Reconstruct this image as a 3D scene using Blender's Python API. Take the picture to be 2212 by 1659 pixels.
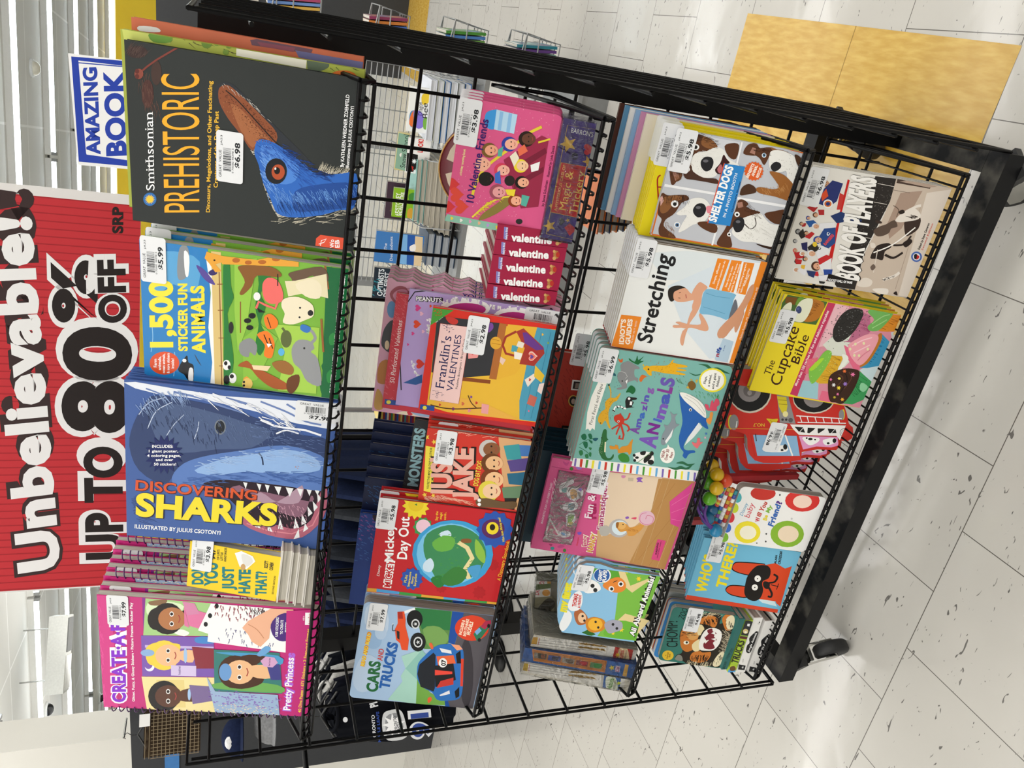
import bpy, math, random
from mathutils import Vector, Matrix
for o in list(bpy.data.objects): bpy.data.objects.remove(o)
SC = bpy.context.scene
COL = SC.collection
PI = math.pi
# ---------------------------------------------------------------- camera (photo taken with the phone on its side)
cam = bpy.data.cameras.new('camera'); cam.sensor_fit = 'HORIZONTAL'; cam.sensor_width = 36
cam.lens = 36 * 1683.495 / 2212; cam.clip_start = .02; cam.clip_end = 200
cob = bpy.data.objects.new('camera', cam); COL.objects.link(cob)
RIGHT = Vector((.89113771, .45320799, .02181951)); UP = Vector((-.17632915, .30160319, .93698642)); FWD = Vector((-.4180689, .83883135, -.34868376))
cx, cy, cz = -UP, RIGHT, -FWD
cob.matrix_world = Matrix(((cx.x, cy.x, cz.x, .23995), (cx.y, cy.y, cz.y, -1.29309), (cx.z, cy.z, cz.z, 1.40701), (0, 0, 0, 1)))
SC.camera = cob
# ---------------------------------------------------------------- view, world, lamps' light, added ceiling fill
SC.view_settings.view_transform = 'Standard'; SC.view_settings.look = 'None'; SC.view_settings.gamma = 1
SC.view_settings.use_curve_mapping = False; SC.view_settings.exposure = 0.0
SC.cycles.use_denoising = True
SC.cycles.max_bounces = 6; SC.cycles.transparent_max_bounces = 12
w = bpy.data.worlds.new('world'); SC.world = w; w.use_nodes = True
w.node_tree.nodes['Background'].inputs[0].default_value = (.9, .95, 1, 1); w.node_tree.nodes['Background'].inputs[1].default_value = .05
CEIL = 3.6
SA = math.radians(11.3); SD = Vector((math.cos(SA), math.sin(SA), 0)); SN = Vector((-math.sin(SA), math.cos(SA), 0))
STRIPS = [8.67 + 1.88 * k for k in range(-7, 5)]
LAMP_W = 112.0
for n in STRIPS[:7]:
    L = bpy.data.lights.new('strip_or_fill_light', 'AREA'); L.shape = 'RECTANGLE'; L.size = 17; L.size_y = .1; L.energy = LAMP_W; L.color = (1, .985, .972)
    lo = bpy.data.objects.new('strip_or_fill_light', L); COL.objects.link(lo)
    p = SN * n + SD * (-2.0); lo.location = (p.x, p.y, CEIL - .13); lo.rotation_euler = (0, 0, SA)
    up_fill = L.copy(); up_fill.energy = LAMP_W * .5; up_fill.size_y = .9; up_fill_ob = bpy.data.objects.new('strip_or_fill_light', up_fill); COL.objects.link(up_fill_ob); up_fill_ob.location = (p.x, p.y, CEIL - .6); up_fill_ob.rotation_euler = (PI, 0, -SA)  # added upward fill: brightens the ceiling in place of the tubes' upward spill

# ---------------------------------------------------------------- materials
def lin(c): return c / 12.92 if c <= .04045 else ((c + .055) / 1.055) ** 2.4
def hexc(h): h = h.lstrip('#'); return tuple(lin(int(h[i:i + 2], 16) / 255) for i in (0, 2, 4)) + (1.0,)
def new_mat(name):
    m = bpy.data.materials.new(name); m.use_nodes = True; nt = m.node_tree
    return m, nt, nt.nodes['Principled BSDF']
MC = {}
def mat(h, rough=.5, metal=0, noise=.06, scale=40, spec=.5, name=None):
    k = (h, rough, metal, noise, scale)
    if k in MC: return MC[k]
    m, nt, b = new_mat(name or 'paint_' + h)
    c = hexc(h)
    t = nt.nodes.new('ShaderNodeTexCoord'); n = nt.nodes.new('ShaderNodeTexNoise'); n.inputs['Scale'].default_value = scale; n.inputs['Detail'].default_value = 4
    nt.links.new(t.outputs['Object'], n.inputs['Vector'])
    r = nt.nodes.new('ShaderNodeValToRGB'); r.color_ramp.elements[0].position = .3; r.color_ramp.elements[1].position = .7
    r.color_ramp.elements[0].color = tuple(x * (1 - noise) for x in c[:3]) + (1,); r.color_ramp.elements[1].color = tuple(min(1, x * (1 + noise)) for x in c[:3]) + (1,)
    nt.links.new(n.outputs['Fac'], r.inputs['Fac']); nt.links.new(r.outputs['Color'], b.inputs['Base Color'])
    b.inputs['Roughness'].default_value = rough; b.inputs['Metallic'].default_value = metal; b.inputs['Specular IOR Level'].default_value = spec
    MC[k] = m; return m
def print_mat(rough):
    k = ('print', rough)
    if k in MC: return MC[k]
    m, nt, b = new_mat('printed_paper'); a = nt.nodes.new('ShaderNodeVertexColor'); a.layer_name = 'Ink'
    nt.links.new(a.outputs['Color'], b.inputs['Base Color']); b.inputs['Roughness'].default_value = rough; b.inputs['Specular IOR Level'].default_value = .22
    t = nt.nodes.new('ShaderNodeTexCoord'); n = nt.nodes.new('ShaderNodeTexNoise'); n.inputs['Scale'].default_value = 60; n.inputs['Detail'].default_value = 2
    bp = nt.nodes.new('ShaderNodeBump'); bp.inputs['Strength'].default_value = .06; bp.inputs['Distance'].default_value = .004
    nt.links.new(t.outputs['Object'], n.inputs['Vector']); nt.links.new(n.outputs['Fac'], bp.inputs['Height']); nt.links.new(bp.outputs['Normal'], b.inputs['Normal'])
    MC[k] = m; return m
def page_mat(axis, h='c9c4b8', step=900):
    k = ('page', axis, h, step)
    if k in MC: return MC[k]
    m, nt, b = new_mat('page_edges'); t = nt.nodes.new('ShaderNodeTexCoord'); mp = nt.nodes.new('ShaderNodeMapping')
    s = [8, 8, 8]; s[axis] = step; mp.inputs['Scale'].default_value = s
    n = nt.nodes.new('ShaderNodeTexNoise'); n.inputs['Scale'].default_value = 1; n.inputs['Detail'].default_value = 1
    r = nt.nodes.new('ShaderNodeValToRGB'); c = hexc(h)
    r.color_ramp.elements[0].position = .35; r.color_ramp.elements[0].color = tuple(x * .62 for x in c[:3]) + (1,); r.color_ramp.elements[1].position = .6; r.color_ramp.elements[1].color = c
    nt.links.new(t.outputs['Object'], mp.inputs['Vector']); nt.links.new(mp.outputs['Vector'], n.inputs['Vector']); nt.links.new(n.outputs['Fac'], r.inputs['Fac']); nt.links.new(r.outputs['Color'], b.inputs['Base Color'])
    b.inputs['Roughness'].default_value = .8; MC[k] = m; return m
def film_mat():
    if 'film' in MC: return MC['film']
    m, nt, b = new_mat('clear_film'); out = nt.nodes['Material Output']
    tr = nt.nodes.new('ShaderNodeBsdfTransparent'); g = nt.nodes.new('ShaderNodeBsdfGlossy'); g.inputs['Roughness'].default_value = .12; mx = nt.nodes.new('ShaderNodeMixShader')
    t = nt.nodes.new('ShaderNodeTexCoord'); n = nt.nodes.new('ShaderNodeTexNoise'); n.inputs['Scale'].default_value = 35; n.inputs['Detail'].default_value = 5; n.inputs['Distortion'].default_value = 1.5
    bp = nt.nodes.new('ShaderNodeBump'); bp.inputs['Strength'].default_value = 1; bp.inputs['Distance'].default_value = .01
    nt.links.new(t.outputs['Object'], n.inputs['Vector']); nt.links.new(n.outputs['Fac'], bp.inputs['Height']); nt.links.new(bp.outputs['Normal'], g.inputs['Normal'])
    fr = nt.nodes.new('ShaderNodeFresnel'); fr.inputs['IOR'].default_value = 1.6; nt.links.new(bp.outputs['Normal'], fr.inputs['Normal'])
    nt.links.new(fr.outputs['Fac'], mx.inputs['Fac']); nt.links.new(tr.outputs[0], mx.inputs[1]); nt.links.new(g.outputs[0], mx.inputs[2]); nt.links.new(mx.outputs[0], out.inputs['Surface'])
    MC['film'] = m; return m
def emit_mat(h, s):
    k = ('emit', h, s)
    if k in MC: return MC[k]
    m, nt, b = new_mat('lamp_tube'); b.inputs['Base Color'].default_value = hexc(h); b.inputs['Emission Color'].default_value = hexc(h); b.inputs['Emission Strength'].default_value = s
    MC[k] = m; return m
def steel_mat():
    if 'steel' in MC: return MC['steel']
    m, nt, b = new_mat('dusty_black_steel'); t = nt.nodes.new('ShaderNodeTexCoord')
    n = nt.nodes.new('ShaderNodeTexNoise'); n.inputs['Scale'].default_value = 22; n.inputs['Detail'].default_value = 6
    r = nt.nodes.new('ShaderNodeValToRGB'); r.color_ramp.elements[0].position = .45; r.color_ramp.elements[1].position = .75
    g = nt.nodes.new('ShaderNodeNewGeometry'); sx = nt.nodes.new('ShaderNodeSeparateXYZ'); mu = nt.nodes.new('ShaderNodeMath'); mu.operation = 'MULTIPLY'; mu.use_clamp = True
    nt.links.new(g.outputs['Normal'], sx.inputs[0]); nt.links.new(t.outputs['Object'], n.inputs['Vector']); nt.links.new(n.outputs['Fac'], r.inputs['Fac']); nt.links.new(r.outputs['Color'], mu.inputs[0]); nt.links.new(sx.outputs['Z'], mu.inputs[1])
    mx = nt.nodes.new('ShaderNodeMix'); mx.data_type = 'RGBA'; mx.inputs[6].default_value = hexc('0d0e10'); mx.inputs[7].default_value = hexc('4a4842')
    nt.links.new(mu.outputs[0], mx.inputs[0]); nt.links.new(mx.outputs[2], b.inputs['Base Color']); b.inputs['Roughness'].default_value = .5; b.inputs['Specular IOR Level'].default_value = .2
    MC['steel'] = m; return m
WIRE = mat('060607', .36, 0, .1, 40, .16); CHROME = mat('b8b8b4', .22, 1, .05); GREYWIRE = mat('9a9c9c', .4, .5, .05); RUBBER = mat('1b1b1c', .6)

# ---------------------------------------------------------------- mesh builder
class MB:
    def __init__(s): s.v = []; s.f = []; s.c = []; s.mi = []; s.sm = []; s.mats = []; s.cur = 0; s.col = None
    def use(s, m, col=None):
        if m not in s.mats: s.mats.append(m)
        s.cur = s.mats.index(m); s.col = col; return s
    def face(s, pts, smooth=False):
        i = len(s.v); s.v.extend([tuple(p) for p in pts]); s.f.append(tuple(range(i, i + len(pts)))); s.c.append(s.col); s.mi.append(s.cur); s.sm.append(smooth)
    def idx(s, verts, faces, smooth=False):
        i = len(s.v); s.v.extend([tuple(p) for p in verts])
        for f in faces: s.f.append(tuple(a + i for a in f)); s.c.append(s.col); s.mi.append(s.cur); s.sm.append(smooth)
    def box(s, x0, x1, y0, y1, z0, z1):
        v = [(x0, y0, z0), (x1, y0, z0), (x1, y1, z0), (x0, y1, z0), (x0, y0, z1), (x1, y0, z1), (x1, y1, z1), (x0, y1, z1)]
        s.idx(v, [(0, 3, 2, 1), (4, 5, 6, 7), (0, 1, 5, 4), (1, 2, 6, 5), (2, 3, 7, 6), (3, 0, 4, 7)])
    def prism(s, pts, y0, y1):      # outline in x,z ; front at y0
        n = len(pts)
        s.face([(x, y0, z) for x, z in pts]); s.face([(x, y1, z) for x, z in reversed(pts)])
        for i in range(n):
            a, b = pts[i], pts[(i + 1) % n]; s.face([(a[0], y0, a[1]), (a[0], y1, a[1]), (b[0], y1, b[1]), (b[0], y0, b[1])])
    def tube(s, pts, r, n=8, cap=True):
        pts = [Vector(p) for p in pts]; rings = []
        for i, p in enumerate(pts):
            d = (pts[min(i + 1, len(pts) - 1)] - pts[max(i - 1, 0)]).normalized()
            a = Vector((0, 0, 1)) if abs(d.z) < .9 else Vector((1, 0, 0)); u = d.cross(a).normalized(); v = d.cross(u)
            rings.append([p + (u * math.cos(2 * PI * k / n) + v * math.sin(2 * PI * k / n)) * r for k in range(n)])
        verts = [q for rg in rings for q in rg]; fc = []
        for i in range(len(rings) - 1):
            for k in range(n): fc.append((i * n + k, i * n + (k + 1) % n, (i + 1) * n + (k + 1) % n, (i + 1) * n + k))
        s.idx(verts, fc, True)
        if cap: s.face(list(reversed(rings[0]))); s.face(rings[-1])
    def sphere(s, c, r, n=16, m=10, sq=(1, 1, 1)):
        v = []; f = []
        for i in range(m + 1):
            for k in range(n):
                th = PI * i / m; v.append((c[0] + r * sq[0] * math.sin(th) * math.cos(2 * PI * k / n), c[1] + r * sq[1] * math.sin(th) * math.sin(2 * PI * k / n), c[2] + r * sq[2] * math.cos(th)))
        for i in range(m):
            for k in range(n): f.append((i * n + k, (i + 1) * n + k, (i + 1) * n + (k + 1) % n, i * n + (k + 1) % n))
        s.idx(v, f, True)
    def lathe(s, prof, n=24, axis='z', c=(0, 0, 0)):    # prof: (r, h)
        v = []; f = []
        for r, h in prof:
            for k in range(n):
                a, b = r * math.cos(2 * PI * k / n), r * math.sin(2 * PI * k / n)
                p = (a, b, h) if axis == 'z' else ((h, a, b) if axis == 'x' else (a, h, b)); v.append((p[0] + c[0], p[1] + c[1], p[2] + c[2]))
        for i in range(len(prof) - 1):
            for k in range(n): f.append((i * n + k, i * n + (k + 1) % n, (i + 1) * n + (k + 1) % n, (i + 1) * n + k))
        s.idx(v, f, True)
    def mesh(s, name):
        me = bpy.data.meshes.new(name); me.from_pydata(s.v, [], s.f)
        for m in s.mats: me.materials.append(m)
        me.polygons.foreach_set('material_index', s.mi); me.polygons.foreach_set('use_smooth', s.sm)
        if any(c is not None for c in s.c):
            at = me.color_attributes.new('Ink', 'FLOAT_COLOR', 'CORNER'); buf = []
            for f, c in zip(s.f, s.c): buf.extend((c or (1, 1, 1, 1)) * len(f))
            at.data.foreach_set('color', buf)
        me.update(); return me
    def build(s, name, parent=None, mw=None):
        o = bpy.data.objects.new(name, s.mesh(name)); COL.objects.link(o)
        if parent is not None: o.parent = parent
        elif mw is not None: o.matrix_world = mw
        return o
def tag(o, label=None, cat=None, group=None, kind=None):
    if label: o['label'] = label
    if cat: o['category'] = cat
    if group: o['group'] = group
    if kind: o['kind'] = kind
    return o
def empty(name, mw=None, loc=None):
    o = bpy.data.objects.new(name, None); o.empty_display_size = .02; COL.objects.link(o)
    if mw is not None: o.matrix_world = mw
    if loc is not None: o.location = loc
    return o
def copy_tree(o, parent=None):
    c = o.copy(); COL.objects.link(c)
    if parent is not None: c.parent = parent
    for ch in [x for x in bpy.data.objects if x.parent == o]: copy_tree(ch, c)
    return c

# ---------------------------------------------------------------- printed artwork: lettering and shapes inked on a cover
GL = {}
def glyphs(txt, bold):
    k = (txt, bold)
    if k in GL: return GL[k]
    cu = bpy.data.curves.new('lettering', 'FONT'); cu.body = txt; cu.fill_mode = 'FRONT'; cu.resolution_u = 6 if txt.upper() == txt and len(txt) < 12 else 3; cu.offset = bold; cu.space_character = 1 + bold * 1.2
    ob = bpy.data.objects.new('lettering', cu); me = bpy.data.meshes.new_from_object(ob)
    vs = [(v.co.x, v.co.y) for v in me.vertices]; fs = [tuple(p.vertices) for p in me.polygons]
    bpy.data.objects.remove(ob); bpy.data.curves.remove(cu); bpy.data.meshes.remove(me)
    GL[k] = (vs, fs); return GL[k]
def serifs(vs, fs):
    cnt = {}
    for f in fs:
        for i in range(len(f)):
            e = tuple(sorted((f[i], f[(i + 1) % len(f)]))); cnt[e] = cnt.get(e, 0) + 1
    ys = [v[1] for v in vs]; out = []
    for (a, b), n in cnt.items():
        if n == 1:
            p, q = vs[a], vs[b]
            if abs(p[1] - q[1]) < .004 and .04 < abs(p[0] - q[0]) < .17:
                x0, x1 = sorted((p[0], q[0])); y = p[1]; up = 1 if y < .25 else -1
                out.append([(x0 - .06, y), (x1 + .06, y), (x1 + .05, y + up * .035), (x0 - .05, y + up * .035)])
    return out
def smooth(pts, closed, sub=3):
    n = len(pts); out = []
    rng = range(n) if closed else range(n - 1)
    for i in rng:
        if closed: p0, p1, p2, p3 = pts[i - 1], pts[i], pts[(i + 1) % n], pts[(i + 2) % n]
        else: p0, p1, p2, p3 = pts[max(i - 1, 0)], pts[i], pts[i + 1], pts[min(i + 2, n - 1)]
        for k in range(sub):
            t = k / sub; out.append(tuple(.5 * (2 * p1[j] + (p2[j] - p0[j]) * t + (2 * p0[j] - 5 * p1[j] + 4 * p2[j] - p3[j]) * t * t + (3 * p1[j] - p0[j] - 3 * p2[j] + p3[j]) * t ** 3) for j in (0, 1)))
    if not closed: out.append(tuple(pts[-1]))
    return out
def clip(poly, w, h):
    for ax, lim, sg in ((0, 0, 1), (0, w, -1), (1, 0, 1), (1, h, -1)):
        out = []
        for i in range(len(poly)):
            a, b = poly[i - 1], poly[i]; da, db = (a[ax] - lim) * sg, (b[ax] - lim) * sg
            if (da >= 0) != (db >= 0):
                t = da / (da - db); out.append((a[0] + (b[0] - a[0]) * t, a[1] + (b[1] - a[1]) * t))
            if db >= 0: out.append(b)
        poly = out
        if len(poly) < 3: return []
    return poly
from mathutils.geometry import tessellate_polygon
def tri(pts):
    ts = tessellate_polygon([[Vector((p[0], p[1], 0)) for p in pts]])
    return [[pts[i] for i in t] for t in ts]
def stroke(pts, wd):
    L, R = [], []
    for i, p in enumerate(pts):
        a, b = pts[max(i - 1, 0)], pts[min(i + 1, len(pts) - 1)]; dx, dy = b[0] - a[0], b[1] - a[1]; d = math.hypot(dx, dy) or 1
        nx, ny = -dy / d * wd / 2, dx / d * wd / 2; L.append((p[0] + nx, p[1] + ny)); R.append((p[0] - nx, p[1] - ny))
    return [[L[i], L[i + 1], R[i + 1], R[i]] for i in range(len(pts) - 1)]
def ops_to_shapes(ops, w, h, seed=1):
    """-> list of (colour, [polygons]) in metres on the cover"""
    rnd = random.Random(seed); out = []; U = 1e-4
    for op in ops:
        k = op[0]
        if k == 'o': continue
        if k == 't':
            head, txt, nums = op.split('|'); col, fl = head.split()[1:3]; txt = txt.replace('_', ' ')
            x0, y0, x1, y1, ux, uy = [float(a) * U for a in nums.split()]
            bold = .045 if 'B' in fl else (.022 if 'b' in fl else 0)
            base = bold
            if 'O' in fl: bold += .05
            vs, fs = glyphs(txt, bold)
            if not fs: continue
            rv, _ = glyphs(txt, base)
            xa, xb = min(v[0] for v in rv), max(v[0] for v in rv)
            cap = max(.55, min(.74, max(v[1] for v in rv) - 0.0)); cap = .70
            sh = .2 if 'i' in fl else 0
            def T(p): t = (p[0] + sh * p[1] * .7 - xa) / (xb - xa); s_ = p[1] / cap; return (x0 + (x1 - x0) * t + ux * s_, y0 + (y1 - y0) * t + uy * s_)
            polys = [[T(vs[i]) for i in f] for f in fs]
            if 's' in fl: polys += [[T(p) for p in q] for q in serifs(vs, fs)]
            out.append((col, polys)); continue
        a = op.split(); col = a[1]; n = [float(x) * U for x in a[2:]]
        if k in 'pb':
            pts = [(n[i], n[i + 1]) for i in range(0, len(n) - 1, 2)]
            if k == 'b': pts = smooth(pts, True)
            out.append((col, tri(pts)))
        elif k == 'l':
            pts = [(n[i], n[i + 1]) for i in range(1, len(n) - 1, 2)]
            if len(pts) > 2 and pts[0] != pts[-1] and len(pts) != 5: pts = smooth(pts, False, 4)
            out.append((col, stroke(pts, max(n[0], .0004))))
        elif k == 'e':
            m = 20; out.append((col, [[(n[0] + n[2] * math.cos(2 * PI * i / m) + n[4] * math.sin(2 * PI * i / m), n[1] + n[3] * math.cos(2 * PI * i / m) + n[5] * math.sin(2 * PI * i / m)) for i in range(m)]]))
        elif k == 'P':
            ra = n[6] / U / 100; m = int(round(n[7] / U)); pts = []
            for i in range(2 * m):
                q = 1 if i % 2 == 0 else ra; t = PI * i / m + PI; pts.append((n[0] + q * (n[2] * math.cos(t) + n[4] * math.sin(t)), n[1] + q * (n[3] * math.cos(t) + n[5] * math.sin(t))))
            out.append((col, [[(n[0], n[1]), pts[i], pts[(i + 1) % len(pts)]] for i in range(len(pts))]))
        elif k == 'H':
            pts = []
            for i in range(28):
                t = 2 * PI * i / 28; x = 16 * math.sin(t) ** 3 / 16; y = (13 * math.cos(t) - 5 * math.cos(2 * t) - 2 * math.cos(3 * t) - math.cos(4 * t)) / 15
                pts.append((n[0] + n[2] * x + n[4] * y, n[1] + n[3] * x + n[5] * y))
            out.append((col, tri(pts)))
        elif k == 'h':
            cnt = int(a[2]); wd, dx, dy, jt = n[1], n[2], n[3], n[4]; pts = [(n[i], n[i + 1]) for i in range(5, len(n) - 1, 2)]; polys = []
            for _ in range(cnt):
                t = rnd.random() * (len(pts) - 1); i = min(int(t), len(pts) - 2); f = t - i
                x = pts[i][0] + (pts[i + 1][0] - pts[i][0]) * f + rnd.uniform(-jt, jt); y = pts[i][1] + (pts[i + 1][1] - pts[i][1]) * f + rnd.uniform(-jt, jt)
                an = rnd.uniform(-.3, .3); s_ = rnd.uniform(.6, 1.1); ex, ey = (dx * math.cos(an) - dy * math.sin(an)) * s_, (dx * math.sin(an) + dy * math.cos(an)) * s_
                d = math.hypot(ex, ey) or 1; nx, ny = -ey / d * wd / 2, ex / d * wd / 2
                polys.append([(x + nx, y + ny), (x - nx, y - ny), (x + ex - nx * .3, y + ey - ny * .3), (x + ex + nx * .3, y + ey + ny * .3)])
            out.append((col, polys))
    res = []
    for col, polys in out:
        q = [c for c in (clip(p, w, h) for p in polys) if len(c) > 2]
        if q: res.append((col, q))
    return res
def ink(mb, shapes, pm, place, step=5e-5, first=2e-4):
    """lay the shapes on the cover; each sits on the ones it overlaps"""
    boxes = []
    for col, polys in shapes:
        xs = [p[0] for q in polys for p in q]; ys = [p[1] for q in polys for p in q]; bb = (min(xs), max(xs), min(ys), max(ys)); lv = 0
        for b, l in boxes:
            if l >= lv and b[0] < bb[1] and b[1] > bb[0] and b[2] < bb[3] and b[3] > bb[2]: lv = l + 1
        boxes.append((bb, lv)); mb.use(pm, hexc(col))
        for q in polys:
            ar = sum(q[i - 1][0] * q[i][1] - q[i][0] * q[i - 1][1] for i in range(len(q)))
            mb.face([place(p[0], p[1], first + step * lv) for p in (q if ar > 0 else q[::-1])])

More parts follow.
